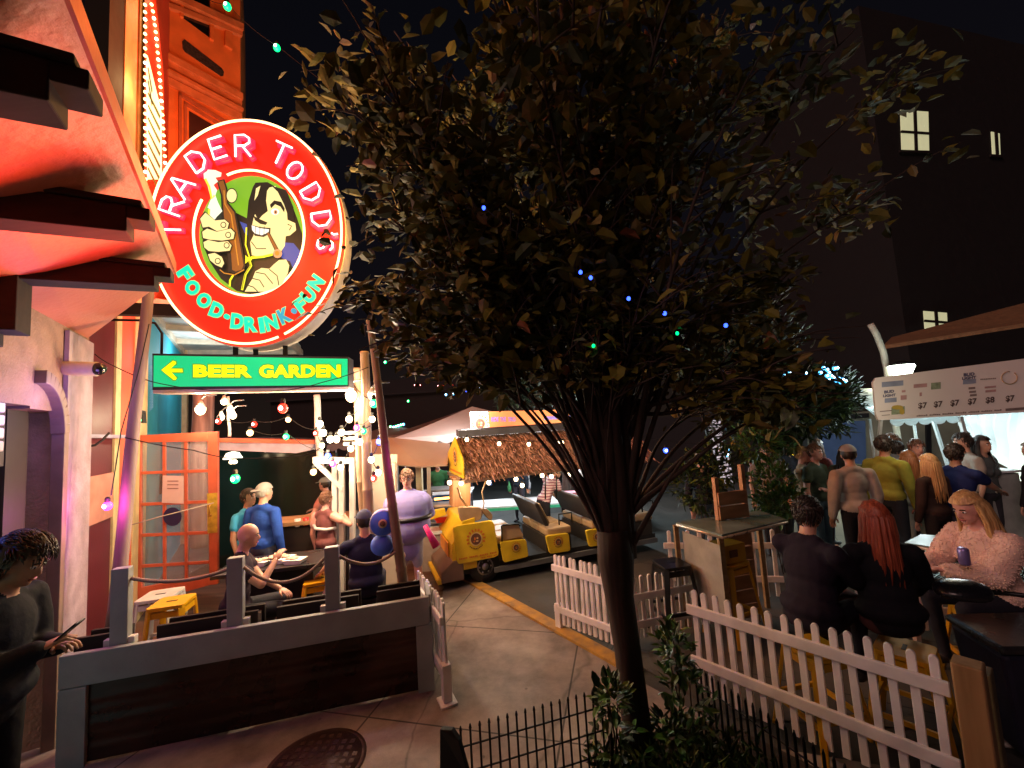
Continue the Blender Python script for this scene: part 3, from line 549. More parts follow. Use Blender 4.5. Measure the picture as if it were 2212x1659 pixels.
for i in range(n_):                              # shallow horizontal corrugation
    z0, z1 = .02 + .535 * i / n_, .02 + .535 * (i + 1) / n_; f = lambda z: .0014 * math.sin(z * 2 * math.pi / .085) + .003 * math.sin(z * 31)
    a0 = PA + PU * .17 + PV * f(z0); b0 = PA + PU * (PLN - .12) + PV * f(z0); a1 = PA + PU * .17 + PV * f(z1); b1 = PA + PU * (PLN - .12) + PV * f(z1)
    m.add([V(a0.x, a0.y, z0), V(b0.x, b0.y, z0), V(b1.x, b1.y, z1), V(a1.x, a1.y, z1)], [(0, 1, 2, 3)], 0, True)
m.build('panel', PANM, PLT)
m = MB(); pq(m, .0, PLN, 0, .55, -.28, .03); m.build('back_panel', DKWOOD, PLT)
m = MB(); a = PBp - PV * .02; m.beam(a + V(0, 0, .40), a - PV * .34 + V(0, 0, .40), .04, .78); m.build('side_board', GREYPAINT, PLT, .005)
for i, (t0, t1) in enumerate(((.02, .30), (.55, 1.26), (1.40, 2.05), (2.2, 2.58))):
    m = MB(); pq(m, t0, t1, .60, .86, -.08, .03); pq(m, t0, t1, .60, .84, -.26, .03); pq(m, t0, t1, .58, .62, -.06, .22); m.build('trough', DKWOOD, PLT, .004)
    m = MB(); pq(m, t0 + .02, t1 - .02, .62, .80, -.11, .14); m.build('soil', mat('planter_soil', (.06, .035, .02), .95, bump=1, scale=40, bscale=50), PLT)
RP = []
for i, (x, ybot, ytop) in enumerate(((262, 1345, 1226), (510, 1308, 1203), (719, 1276, 1180))):
    # place each post on the rail line
    d = ray(x, ybot); tt = None; o_ = V(0, 0, EYE); pn = PV; t_ = (PA - PV * .06 - o_).dot(pn) / d.dot(pn); b_ = o_ + d * t_
    d2 = ray(x, ytop); t2 = (PA - PV * .06 - o_).dot(pn) / d2.dot(pn); zt = (o_ + d2 * t2).z
    m = MB(); m.beam(V(b_.x, b_.y, .62), V(b_.x, b_.y, zt), .115, .07, PV); m.build('post', GREYPAINT, PLT, .006)
    m = MB(); m.beam(V(b_.x, b_.y, .80) - PU * .1, V(b_.x, b_.y, .80) + PU * .1, .05, .06, V(0, 0, 1)); m.build('post_block', WHITEPAINT, PLT, .004)
    RP.append(V(b_.x, b_.y, zt - .09))
RP0 = RP
bamb_b = V(-1.12, 4.22, .78)
def rope(a, b_, sg, nm='rope'):
    pts = sag(a, b_, sg, 26); m = MB()
    m.tube(pts, .0135, 8)
    for k in (0, math.pi):                       # two visible strands wound round
        q_ = []
        for i in range(len(pts) * 4 - 3):
            f = i / 4; j = min(int(f), len(pts) - 2); c = pts[j].lerp(pts[j + 1], f - j); an = k + i * 1.1
            q_.append(c + V(0, math.cos(an) * .008, math.sin(an) * .008))
        m.tube(q_, .0085, 5)
    return m.build(nm, ROPE, PLT)
rope(RP[0] + PU * .06, RP[1] - PU * .06, .055); rope(RP[1] + PU * .06, RP[2] - PU * .06, .16); rope(RP[2] + PU * .06, V(-1.16, 4.2, 1.16), .12)

# ================================================================== poles
def pole(nm, label, p, q, r0, r1, M_, nodes=0, group=None):
    m = MB(); n = 22; p, q = Vector(p), Vector(q); pts, rs = [], []
    for i in range(n + 1):
        f = i / n; r = r0 + (r1 - r0) * f
        pts.append(p.lerp(q, f) + V(math.sin(f * 9) * .006, 0, 0)); rs.append(r)
        if nodes and i % 4 == 2: pts.append(p.lerp(q, f + .006) + V(math.sin(f * 9) * .006, 0, 0)); rs.append(r * 1.13); pts.append(p.lerp(q, f + .012) + V(math.sin(f * 9) * .006, 0, 0)); rs.append(r * .97)
    m.tube(pts, rs, 12); o = m.build(nm, M_); return tag(o, label, 'pole', group)
pole('leaning_pole', 'weathered grey pole leaning right beside the orange glass door', at(245, 1352, 3.72), at(322, 612, 4.0), .055, .045, wood('grey_pole', (.16, .10, .11), (.30, .21, .20), .7, 2, 2))
pole('bamboo_pole', 'tall bamboo pole tilting left at the right end of the planter', V(-1.10, 4.18, .0), at(799, 700, 4.15), .055, .034, BAMBOO, 1)
pole('bamboo_pole', 'pinkish bamboo pole just left of the tall tilting bamboo pole', at(803, 1330, 4.75), at(787, 766, 4.9), .062, .05, BAMBOO, 1)
pole('bamboo_pole', 'shorter bamboo pole behind the pinkish one by the bright flood bulb', at(792, 1250, 5.3), at(769, 800, 5.2), .052, .05, BAMBOO, 1)
pole('wooden_pole', 'pale wooden pole with a chipped top above the bar roof corner', at(692, 1010, 6.2), at(684, 853, 6.2), .05, .045, WHITEPAINT)
pole('wooden_pole', 'thick weathered post behind the glass door under the arrow sign', at(428, 1180, 6.6), at(440, 850, 6.6), .16, .14, wood('rough_post', (.14, .08, .07), (.34, .22, .2), .8, 2, 2))

# ================================================================== orange glazed door, standing open
DR = thing('glazed_door', 'open orange glazed door with fifteen panes and a brass handle', 'door', (-4.6, 5.7, 0))
PD = PL(at(285, 1120, 5.55), (1, .18)); dn = PD.n
def dq(mb, pts, off, th, mi=0): mb.slab([PD.pt(x, y, off) for x, y in pts], -dn * th, mi)
m = MB(); dq(m, [(282, 941), (303, 940), (305, 1306), (290, 1306)], 0, .05); dq(m, [(448, 933), (470, 932), (470, 1262), (452, 1264)], 0, .05)
dq(m, [(303, 940), (448, 933), (448, 953), (303, 956)], 0, .05); dq(m, [(304, 1270), (452, 1240), (452, 1264), (305, 1306)], 0, .05); m.build('frame', ORTRIM, DR, .004)
m = MB()
for xa in (350, 397): dq(m, [(xa, 953), (xa + 6, 953), (xa + 7, 1262), (xa + 1, 1264)], -.008, .03)
for ya, yb in ((1019, 1014), (1087, 1081), (1154, 1148), (1221, 1212)): dq(m, [(303, ya), (449, yb), (449, yb + 6), (303, ya + 6)], -.006, .03)
m.build('muntin', ORTRIM, DR)
m = MB(); dq(m, [(303, 956), (449, 953), (449, 1240), (304, 1270)], -.02, .006); m.build('glass', mat('door_glass', (.5, .5, .55), .05, alpha=.22, spec=.6, var=.1), DR)
m = MB(); dq(m, [(352, 1027), (397, 1028), (397, 1088), (350, 1086)], .004, .002); m.build('paper_notice', mat('paper', (.62, .50, .50), .8, var=.08), DR)
m = MB(); 
for i in range(3): dq(m, [(362, 1038 + i * 8), (386, 1038 + i * 8), (386, 1040 + i * 8), (362, 1040 + i * 8)], .007, .002)
m.build('print', mat('paper_print', (.25, .14, .14), .8), DR)
m = MB(); dq(m, [(373 + 20 * math.cos(a), 1116 + 20 * math.sin(a)) for a in [i * math.pi / 12 for i in range(24)]], .006, .003); m.build('round_sticker', mat('navy_sticker', (.01, .015, .09), .5), DR)
m = MB(); dq(m, [(448, 1066), (470, 1064), (470, 1150), (449, 1152)], .008, .004); m.build('yellow_plate', mat('worn_yellow_plate', (.55, .38, .04), .6, scale=12, var=.5), DR)
m = MB(); c = PD.pt(457, 1098, .03); m.tube([c + V(0, 0, .06), c + dn * .03 + V(0, 0, .04), c + dn * .03 - V(0, 0, .06), c - V(0, 0, .08)], .009, 8); m.ball(PD.pt(457, 1112, .03), .02, 8, 6); m.build('handle', mat('brass', (.5, .3, .08), .3, 1), DR)
t = thing('stretched_cord', 'thin pale cord stretched across the panes of the orange door', 'cord', at(380, 1120, 5.0))
m = MB(); m.tube([at(262, 1140, 4.4), at(350, 1115, 4.8), at(462, 1086, 5.2)], .006, 5); m.build('cord', ROPE, t)
# things seen through the door
t = thing('wall_screen', 'small glowing screen seen through the left pane of the orange door', 'screen', at(335, 1050, 7.2))
PW = PL(at(335, 1050, 7.2), (1, .1)); m = MB(); poly(m, PW, [(322, 1026), (348, 1024), (347, 1068), (323, 1072)], 0, .04); m.build('case', BLACKM, t)
m = MB(); poly(m, PW, [(326, 1029), (345, 1028), (344, 1063), (327, 1067)], .006, .004); m.build('display', mat('screen_pinkwhite', (.8, .6, .8), .4, emit=(.95, .45, .75), es=2.2, scale=3, col2=(.3, .3, .9)), t)
t = thing('wall_lamp', 'warm shaded lamp seen through the top left pane of the orange door', 'lamp', at(322, 1003, 7.1))
m = MB(); c = at(322, 1003, 7.1); m.lathe([(.02, .10), (.06, .08), (.13, -.02)], c, 16); m.build('shade', CREAM, t); m = MB(); m.ball(c - V(0, 0, .04), .06); m.build('bulb', BULB['warm'], t)

# ================================================================== bar hut behind the patio
HT = thing('bar_hut', 'open bar hut with fascia lit orange on top and white timber frame behind the patio', 'hut', at(600, 1200, 6.6))
PH = PL(at(470, 955, 6.3), (1, .16))
m = MB(); poly(m, PH, [(469, 947), (680, 951), (681, 959), (469, 955)], .03, .35); m.build('fascia_lit_edge', ORTRIM, HT)  # orange light on the board's top edge put in as a coloured strip
m = MB(); poly(m, PH, [(469, 955), (681, 959), (671, 972), (640, 979), (469, 972)], .0, .25); m.build('fascia', mat('lilac_lit_board', (.45, .36, .45), .6), HT)  # purple light on the board put into its colour
m = MB(); a = PH.pt(469, 950, -.3); b_ = PH.pt(668, 955, -.3); m.slab([a, b_, b_ - dn * 1.4, a - dn * 1.4], V(0, 0, -.05)); m.build('roof', DKWOOD, HT)
m = MB(); q_ = [at(472, 972, 7.6), at(725, 978, 7.6), at(725, 1250, 7.6), at(472, 1270, 7.6)]; m.slab(q_, V(0, .08, 0)); m.build('back_wall', mat('hut_dark_green', (.012, .022, .016), .15, spec=.7, scale=1.2, var=.5), HT)
PK = PL(at(740, 1050, 5.7), (1, .12))
m = MB(); poly(m, PK, [(677, 987), (765, 989), (765, 1001), (677, 1001)], .03, .1); m.build('top_beam', WHITEPAINT, HT, .004)
m = MB(); poly(m, PK, [(678, 1003), (690, 1001), (741, 1052), (740, 1062)], .02, .07); m.build('brace', WHITEPAINT, HT, .004)
for x in (716, 731, 754):
    m = MB(); poly(m, PK, [(x, 1001), (x + 11, 1001), (x + 12, 1290), (x + 1, 1290)], .0, .08); m.build('post', WHITEPAINT, HT, .004)
m = MB(); poly(m, PK, [(765, 1001), (785, 985), (850, 985), (850, 1290), (765, 1290)], -.3, .05); m.build('side_wall', mat('hut_cream_wall', (.46, .38, .30), .7, var=.15, scale=2), HT)
m = MB(); poly(m, PK, [(840, 1002), (848, 1002), (849, 1130), (841, 1130)], -.2, .08); m.build('corner_post', CREAM, HT)
m = MB(); c = PK.pt(775, 1073, -.27); m.lathe([(.055, 0), (.055, .01)], c, 20, rot=PK.n.to_track_quat('Z', 'Y').to_matrix()); m.build('badge', mat('yellow_badge', (.7, .6, .15), .5), HT)
for k, y in enumerate((932, 944, 956)):
    m = MB(); poly(m, PK, [(736, y), (768, y - 1), (768, y + 7), (736, y + 8)], -.1 - k * .01, .02); m.build('menu_board', mat('white_menu_panel', (.6, .55, .48), .6, scale=60, var=.6), HT)
m = MB(); poly(m, PK, [(768, 1032), (777, 1030), (777, 1042), (770, 1042)], -.18, .05); m.build('speaker_box', BLACKM, HT)
t = thing('counter', 'wooden counter with red and brown trays behind the standing guests', 'counter', at(650, 1150, 5.6))
m = MB(); a = at(618, 1128, 6.1); m.box((a.x + .25, a.y + .1, a.z), (1.3, .5, .05), R(8)); m.build('worktop', wood('counter_wood', (.25, .12, .05), (.45, .26, .12)), t)
m = MB(); m.box((a.x + .25, a.y + .1, a.z / 2), (1.2, .4, a.z - .05), R(8)); m.build('base', DKWOOD, t)
# glass lamp with bulbs in the hut
t = thing('pendant_lamp', 'white pendant shade over small bulbs inside the dark bar hut', 'lamp', at(503, 990, 6.9))
c = at(503, 990, 6.9); m = MB(); m.lathe([(.02, .11), (.09, .09), (.14, .0), (.13, -.01)], c, 18); m.build('shade', mat('milk_shade', (.9, .88, .8), .4, emit=(1, .95, .75), es=2.2), t)
for dx in (-1.0, -.1, .08, .14): m = MB(); m.ball(c + V(dx * .28, 0, -.06), .032, 8, 6); m.build('bulb', BULB['white'], t)

# ================================================================== picket fences
def picket(h, wd=.045, th=.022):
    m = MB(); n = 6; out = [V(-wd / 2, 0, 0), V(wd / 2, 0, 0), V(wd / 2, 0, h - wd / 2)] + [V(wd / 2 * math.cos(a), 0, h - wd / 2 + wd / 2 * math.sin(a)) for a in [math.pi * i / n for i in range(1, n)]] + [V(-wd / 2, 0, h - wd / 2)]
    m.slab(out, V(0, th, 0)); return m
def fence(nm, label, p, q, n, h, z0, r1, r2, M_=WHITEP, group=None, foot=None, wd=.045, rh=.07, lean=0):
    p, q = Vector(p), Vector(q); p.z = q.z = 0; d = (q - p); L = d.length; u = d.normalized(); an = math.atan2(u.y, u.x)
    t = thing(nm, label, 'fence', (p.x, p.y, 0), group)
    me = None
    for i in range(n):
        c = p + u * (L * (i + .5) / n)
        if me is None: o = picket(h - z0, wd).build('picket', M_, None); o.parent = t; o.location = (0, 0, 0); o.modifiers.new('b', 'BEVEL').width = .005; me = o; a = np.array([v.co[:] for v in o.data.vertices]); zmin = a[:, 2].min(); o.data.transform(Matrix.Translation((0, -.011, -zmin)))
        else: o = me.copy(); COL.objects.link(o); o.parent = t
        o.location = (c.x - p.x, c.y - p.y, z0 + RNG.normal() * .004); o.rotation_euler = (RNG.normal() * .008, RNG.normal() * .011, an)
    vn = V(u.y, -u.x, 0); vn = vn if vn.y < 0 else -vn
    for z in (r1, r2):
        m = MB(); m.beam(p - u * .01 + V(0, 0, z) + vn * .028, q + u * .01 + V(0, 0, z) + vn * .028, .028, rh); m.build('rail', M_, t, .006)
    for f in (foot or ()):
        c = p + u * (L * f) + vn * .0; m = MB(); m.beam(V(c.x, c.y, .02), V(c.x, c.y, r2 + .05), .075, .075, u); m.box((c.x, c.y, .012), (.16, .14, .02), an); m.build('foot', M_, t, .005)
    return t
fence('picket_fence', 'near end of a white picket fence running away beside the planter', (-.69, 3.66, 0), (-1.12, 4.55, 0), 13, .80, .10, .66, .26, foot=(.02,), wd=.04)
fence('picket_fence', 'white picket fence panel on the pavement left of the tree trunk', (.345, 4.80, 0), (.86, 4.26, 0), 11, .80, .07, .655, .22, foot=(.04,), wd=.04)
BY0, BY1 = gr(1486, 1273, .86), gr(2040, 1425, .86)
fence('picket_fence', 'long white picket fence right of the trunk, lit pink at its near end', BY0, BY1 + (BY1 - BY0) * .0, 16, .87, .10, .72, .33, wd=.042, rh=.075)
fence('picket_fence', 'dim white picket fence just behind the tree trunk and black stool', (.98, 4.35, 0), (2.05, 4.62, 0), 13, .66, .06, .46, .2, wd=.04)
fence('picket_fence', 'white picket fence behind the high table with the pallet board', (1.75, 5.3, 0), (3.0, 5.05, 0), 11, .84, .08, .66, .28)
fence('picket_fence', 'white picket fence between the seated group and the standing crowd', (2.95, 4.55, 0), (4.4, 3.9, 0), 13, .84, .08, .64, .28)
# timber post at the fence end
c = gr(2072, 1425, .93)
t = thing('timber_post', 'square brown timber post at the near end of the pink lit fence', 'post', (c.x, c.y, 0)); m = MB(); m.box((c.x + .02, c.y - .02, .465), (.115, .115, .93), R(-52)); m.build('shaft', wood('post_pine', (.26, .13, .05), (.42, .23, .10), .6, 2, 2), t, .008)
m = MB(); m.box((c.x + .16, c.y + .07, .42), (.10, .12, .84), R(-52)); m.build('side_board', wood('post_dark', (.10, .07, .03), (.16, .11, .05)), t, .006)

# ================================================================== iron tree guards
def guard(nm, label, p, q, h, n, rails, step, top=True):
    p, q = Vector(p), Vector(q); t = thing(nm, label, 'fence', (p.x, p.y, 0)); m = MB(); u = (q - p)
    for i in range(n + 1):
        c = p + u * (i / n); hh = h + (.03 if top else 0); m.beam(c + V(0, 0, .02), c + V(0, 0, hh), .012, .012)
        if top: m.lathe([(.010, 0), (.004, .025)], c + V(0, 0, hh), 6)
    m.build('bars', BLACKM, t, recalc=False); m = MB()
    for z in rails: m.tube([p + V(0, 0, z), q + V(0, 0, z)], .0055, 6)
    m.build('rails', BLACKM, t); return t
guard('iron_tree_guard', 'low black iron mesh guard on the sidewalk left of the trunk', (-.42, 2.58, 0), (.50, 2.86, 0), .50, 17, (.44, .30, .16, .03), .05)
guard('iron_tree_guard', 'low black iron bars below the long white fence, right of the shrubs', (1.16, 3.1, 0), (1.66, 1.9, 0), .46, 26, (.40, .06), .05)
t = thing('guard_corner', 'black corner plate at the left end of the mesh tree guard', 'plate', (-.47, 2.5, 0)); m = MB(); a = at(950, 1578, 2.45); b_ = at(1010, 1680, 2.3)
m.slab([at(950, 1576, 2.45), at(975, 1578, 2.45), at(990, 1600, 2.42), at(1015, 1690, 2.40), at(950, 1700, 2.40)], V(.01, .03, 0)); m.build('plate', BLACKM, t, .003)

# ================================================================== string lights
def lamp_string(nm, label, path, bulbs, rb=.028, seg=9, group=None, power=0, sagd=.05, rad=.0045):
    t = thing(nm, label, 'lights', path[0], group); m = MB(); pts = []
    for i in range(len(path) - 1): pts += sag(path[i], path[i + 1], sagd, 6)[:-1]
    pts.append(Vector(path[-1])); m.tube(pts, rad, 5); m.build('cable', RUBBER, t)
    rb *= 1.12  # bulbs enlarged in place of lens bloom
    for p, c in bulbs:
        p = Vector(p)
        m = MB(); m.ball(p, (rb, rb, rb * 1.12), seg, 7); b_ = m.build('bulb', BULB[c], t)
        if rb > .02: m = MB(); m.ball(p - V(0, rb * .62, 0), rb * .55, 7, 5); m.build('white_core', CORE[c], b_)  # whitish ball on the viewer's side puts a bright centre into the bulb
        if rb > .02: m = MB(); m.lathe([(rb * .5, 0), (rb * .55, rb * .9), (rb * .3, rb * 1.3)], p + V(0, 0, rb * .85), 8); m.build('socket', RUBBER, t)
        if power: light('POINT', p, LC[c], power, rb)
    return t
def ZB(x, y): return (460 + .184 * x, 796 + .184 * y)
def bl(lst, Y, jit=0): return [(at(*ZB(x, y), Y + (i % 3) * jit), c) for i, (x, y, c) in enumerate(lst)]
def pathover(b_, up=.05): return [p + V(0, 0, up) for p, _ in b_]
b1 = bl([(1255, 650, 'white'), (1295, 755, 'white'), (1380, 830, 'white'), (1450, 830, 'white'), (1510, 750, 'white'), (1600, 595, 'white'), (1755, 430, 'white')], 5.0, .05)
lamp_string('string_lights', 'string of warm white globe bulbs dipping between the pale and bamboo poles', pathover(b1), b1, .036)
b1 = bl([(1870, 595, 'white'), (1690, 695, 'pink'), (1770, 735, 'green'), (1725, 860, 'white'), (1620, 940, 'white'), (1500, 1160, 'white')], 4.7, .05)
lamp_string('string_lights', 'string of mixed bulbs looping down left of the tall bamboo pole', pathover(b1), b1, .031)
b1 = bl([(1955, 860, 'blue'), (1860, 1070, 'white'), (1940, 1220, 'white'), (1890, 1290, 'red')], 4.4, .04)
lamp_string('string_lights', 'short string with blue, white and red bulbs beside the tall bamboo pole', pathover(b1), b1, .030)
b1 = bl([(65, 620, 'red'), (485, 655, 'red'), (885, 600, 'warm'), (1210, 760, 'red'), (1280, 905, 'white')], 5.6, .06)
lamp_string('string_lights', 'string with three red bulbs and a warm one above the bar roof', pathover(b1), b1, .032)
b1 = bl([(435, 755, 'warm'), (860, 800, 'green'), (1350, 1030, 'blue'), (1410, 1120, 'pink'), (1180, 1215, 'warm')], 5.3, .0)
lamp_string('string_lights', 'string with green, blue and pink bulbs along the bar roof edge', pathover(b1), b1, .034)
wr = [at(205, 765, 3.95), at(245, 790, 3.95), at(330, 825, 3.95), at(440, 842, 4.0), at(612, 844, 4.05), at(700, 825, 4.05), at(796, 793, 4.1)]
lamp_string('string_lights', 'black wire with one big red bulb hanging below the arrow sign', wr, [(at(611, 882, 4.05), 'red')], .040, sagd=.01)
wr = [at(270, 945, 3.8), at(420, 973, 4.0), at(500, 990, 4.2), at(655, 984, 4.3), at(700, 963, 4.3), at(800, 920, 4.3)]
lamp_string('string_lights', 'black wire crossing the orange door with a green bulb behind the guests', wr, [(at(508, 1034, 4.6), 'green')], .042, sagd=.01)
wr = [at(322, 700, 3.8), at(300, 800, 3.75), at(262, 930, 3.7), at(240, 1070, 3.66)]
lamp_string('string_lights', 'wire down the leaning pole ending in one magenta bulb', wr, [(at(232, 1093, 3.66), 'pink')], .032, sagd=.0)
b1 = bl([(1890, 410, 'green')], 4.3); lamp_string('string_lights', 'single green bulb hanging right beside the tall bamboo pole top', [b1[0][0] + V(-.2, 0, .2), b1[0][0] + V(.02, 0, .05)], b1, .038)
# flood bulbs on brackets
def flood(x, y, Y, r, label, c='white'):
    p = at(x, y, Y); t = thing('flood_lamp', label, 'lamp', p); m = MB(); m.lathe([(r * .35, r * 1.9), (r * .6, r * 1.1), (r * 1.1, r * .3)], p, 14); m.build('shade', WHITEPAINT, t)
    m = MB(); m.ball(p, (r, r, r * 1.25), 14, 9); m.build('bulb', BULB[c], t); m = MB(); m.tube([p + V(0, 0, r * 1.9), p + V(.04, .03, r * 3), p + V(.18, .05, r * 3)], .01, 6); m.build('arm', GREY, t)
flood(*ZB(1620, 320), 5.0, .062, 'largest glowing flood bulb, left of the short bamboo pole'); flood(*ZB(1870, 312), 4.6, .045, 'flood bulb between the two bamboo poles above a green bulb')
flood(433, 884, 5.6, .062, 'bright flood bulb on the thick post under the arrow sign')
for i, (x, y) in enumerate([(130, 385), (205, 485), (235, 550), (95, 570)]): flood(*ZB(x, y), 6.3, .046, ['upper left lamp of the four lamp cluster under the arrow sign', 'second lamp down of the four lamp cluster under the arrow sign', 'lowest right lamp of the four lamp cluster under the arrow sign', 'lowest left lamp of the four lamp cluster under the arrow sign'][i])
t = pole('thin_pole', 'thin pale pole under the cluster of four lamps', at(*ZB(195, 800), 6.4), at(*ZB(175, 330), 6.4), .022, .02, WHITEPAINT)
# far strings
def Z5(x, y): return (752 + .3466 * x, 752 + .3466 * y)
g_ = [(at(*Z5(x, y), 11), 'green') for x, y in [(-50, 100), (232, 88), (317, 85), (476, 84), (550, 84), (857, 62), (945, 53), (1025, 47), (1115, 38)]]
lamp_string('string_lights', 'far row of small green lights across the sky left of the tree', [p for p, c in g_], g_, .035, 6, rad=.003)
g_ = [(at(*Z5(x, y), 13), c) for x, y, c in [(375, 330, 'green'), (610, 290, 'cyan'), (655, 285, 'cyan'), (695, 275, 'blue'), (738, 265, 'blue'), (775, 258, 'blue'), (820, 250, 'blue')]]
lamp_string('string_lights', 'far row of small blue and cyan lights above the white tents', [p for p, c in g_], g_, .035, 6, rad=.003)
g_ = [(at(*Z5(x, y), 15), 'red') for x, y in [(415, 230), (450, 231), (560, 235), (590, 235), (650, 232), (680, 232), (705, 235), (735, 232), (875, 218)]]
lamp_string('string_lights', 'faint far row of tiny red lights above the blue ones', [p for p, c in g_], g_, .022, 5, rad=.003)
g_ = [(at(*Z5(x, y), 12), 'cyan' if i % 2 else 'green') for i, (x, y) in enumerate([(265, 490), (285, 492), (300, 487), (315, 483), (330, 478), (345, 475)])]
lamp_string('string_lights', 'short bright row of green lights over the brown tent roof', [p for p, c in g_], g_, .035, 6, rad=.003)
g_ = [(at(491, 14, 6.0), 'green'), (at(598, 103, 6.6), 'green')]
lamp_string('string_lights', 'two green bulbs high against the sky beside the orange building', [g_[0][0] + V(-.5, 0, .3)] + [p + V(0, 0, .04) for p, c in g_] + [g_[1][0] + V(2.5, 2, -1.1)], g_, .05, 10, sagd=.06)
g_ = [(at(x, y, 2.55), c) for x, y, c in [(1045, 449, 'blue'), (1254, 588, 'blue'), (1276, 600, 'blue'), (1358, 645, 'blue'), (1436, 677, 'blue'), (1568, 703, 'blue')]]
lamp_string('string_lights', 'sparse string of tiny blue lights crossing in front of the tree', [p for p, c in g_], g_, .011, 7, rad=.002, sagd=.02)
g_ = [(at(x, y, 2.7), 'green') for x, y in [(1282, 747), (1463, 720)]]
lamp_string('string_lights', 'two tiny green lights among the lower branches of the tree', [p for p, c in g_], g_, .010, 7, rad=.002, sagd=.02)
# ================================================================== long yellow touring cart
YP = mat('cart_yellow', (.75, .50, .02), .38, var=.3, scale=3, bump=.05); OR2 = mat('cart_orange', (.7, .24, .02), .4); TAN = mat('tan_vinyl', (.42, .27, .14), .5, bump=.1); DKV = mat('dark_vinyl', (.035, .028, .028), .45, bump=.1)
CU = V(.94, .34, 0).normalized(); CW = V(-.34, .94, 0).normalized(); C0 = V(-.93, 6.02, 0)
CT = thing('touring_cart', 'long yellow open touring cart with a thatched roof and benches', 'cart', (.3, 6.6, 0)); PC = PL(C0, CU); cn = PC.n
def ZC(x, y): return (929 + .224 * x, 867 + .224 * y)
def cp(x, y, off=0): return PC.pt(*ZC(x, y), off)
def cpoly(m, pts, off, th, mi=0): m.slab([cp(x, y, off) for x, y in pts], -cn * th, mi)
def rr(x0, y0, x1, y1, x2, y2, x3, y3, k=.12):      # rounded quadrilateral
    P = [Vector((x0, y0)), Vector((x1, y1)), Vector((x2, y2)), Vector((x3, y3))]; out = []
    for i in range(4):
        a, b_, c_ = P[i - 1], P[i], P[(i + 1) % 4]
        out += [tuple(b_ + (a - b_) * k), tuple(b_ + (a - b_) * k * .3 + (c_ - b_) * k * .3 * .5), tuple(b_ + (c_ - b_) * k)]
    return out
def cart_pt(l, w_, z): p = C0 + CU * l + CW * w_; return V(p.x, p.y, z)
m = MB(); m.beam(cart_pt(-.1, .55, .22), cart_pt(3.4, .55, .22), 1.0, .10); m.build('floor', mat('cart_floor', (.012, .011, .010), .8), CT)
m = MB(); m.beam(cart_pt(.55, .02, .17), cart_pt(3.4, .02, .17), .05, .07); m.build('running_board', mat('grey_step', (.12, .12, .12), .5), CT)
# front cowl
m = MB(); m.slab([cart_pt(-.05, 0, .25), cart_pt(-.05, 0, .62), cart_pt(.12, 0, .92), cart_pt(.30, 0, .95), cart_pt(.30, 0, .25)], CW * 1.1); m.build('front_cowl', YP, CT, .012)
m = MB(); m.slab([cart_pt(-.065, .2, .40), cart_pt(-.065, .2, .60), cart_pt(-.065, .85, .60), cart_pt(-.065, .85, .40)], -CU * .01); m.build('front_badge', OR2, CT)
m = MB(); m.slab([cart_pt(-.22, -.02, .12), cart_pt(-.22, -.02, .26), cart_pt(-.05, -.02, .40), cart_pt(.1, -.02, .40), cart_pt(.1, -.02, .12)], CW * 1.1); m.build('bumper', mat('brown_bumper', (.16, .10, .07), .6), CT, .02)
m = MB(); m.beam(cart_pt(-.24, 0, .14), cart_pt(-.24, 1.1, .14), .06, .06); m.build('bumper_strip', YP, CT, .01)
LOGO = [mat('logo_orange', (.62, .16, .02), .5), mat('logo_brown', (.13, .05, .03), .5), mat('logo_pale', (.65, .45, .2), .5)]
def emblem(o_parent, P_, c, r, nrm, words=()):          # small round crest: ring of lettering round a dark figure
    u = P_.u; v = V(0, 0, 1); mb = MB()
    ring = lambda rr_, off: [c + u * rr_ * math.cos(a) + v * rr_ * 1.05 * math.sin(a) + nrm * off for a in [i * 2 * math.pi / 24 for i in range(24)]]
    mb.slab(ring(r * .62, .004), -nrm * .002, 2); mb.slab(ring(r * .52, .006), -nrm * .002, 1)
    for dx, dz, a_, b_ in ((-.12, .05, .16, .3), (.14, .08, .2, .2), (.1, -.2, .28, .14), (-.2, -.22, .16, .12)):
        mb.slab([c + u * r * (dx + a_ * .5 * math.cos(t_)) + v * r * (dz + b_ * .5 * math.sin(t_)) + nrm * .008 for t_ in [i * math.pi / 6 for i in range(12)]], -nrm * .001, 2 if dx > 0 else 0)
    for i in range(11):
        a = R(200 - i * 22); p = c + u * r * .84 * math.cos(a) + v * r * .88 * math.sin(a) + nrm * .004; ru = u * math.sin(a) - v * math.cos(a); rv = u * math.cos(a) + v * math.sin(a)
        k = r * .12; mb.slab([p - ru * k * .8 - rv * k, p + ru * k * .8 - rv * k, p + ru * k * .6 + rv * k, p - ru * k * .6 + rv * k], -nrm * .002, 0)
    for i in range(9):
        a = R(225 + i * 11); p = c + u * r * .86 * math.cos(a) + v * r * .9 * math.sin(a) + nrm * .004; k = r * .05; mb.slab([p - u * k - v * k, p + u * k - v * k, p + u * k + v * k, p - u * k + v * k], -nrm * .002, 1)
    return mb.build('crest', LOGO, o_parent, recalc=False)
panels = [((215, 1200, 610, 1143, 662, 1490, 255, 1572), (437, 1322, .145)), ((668, 1352, 920, 1326, 944, 1490, 705, 1552), (822, 1403, .075)), ((1108, 1295, 1330, 1265, 1347, 1438, 1150, 1468), (1228, 1350, .085)), ((1495, 1240, 1640, 1222, 1668, 1380, 1530, 1400), (1600, 1300, .08))]
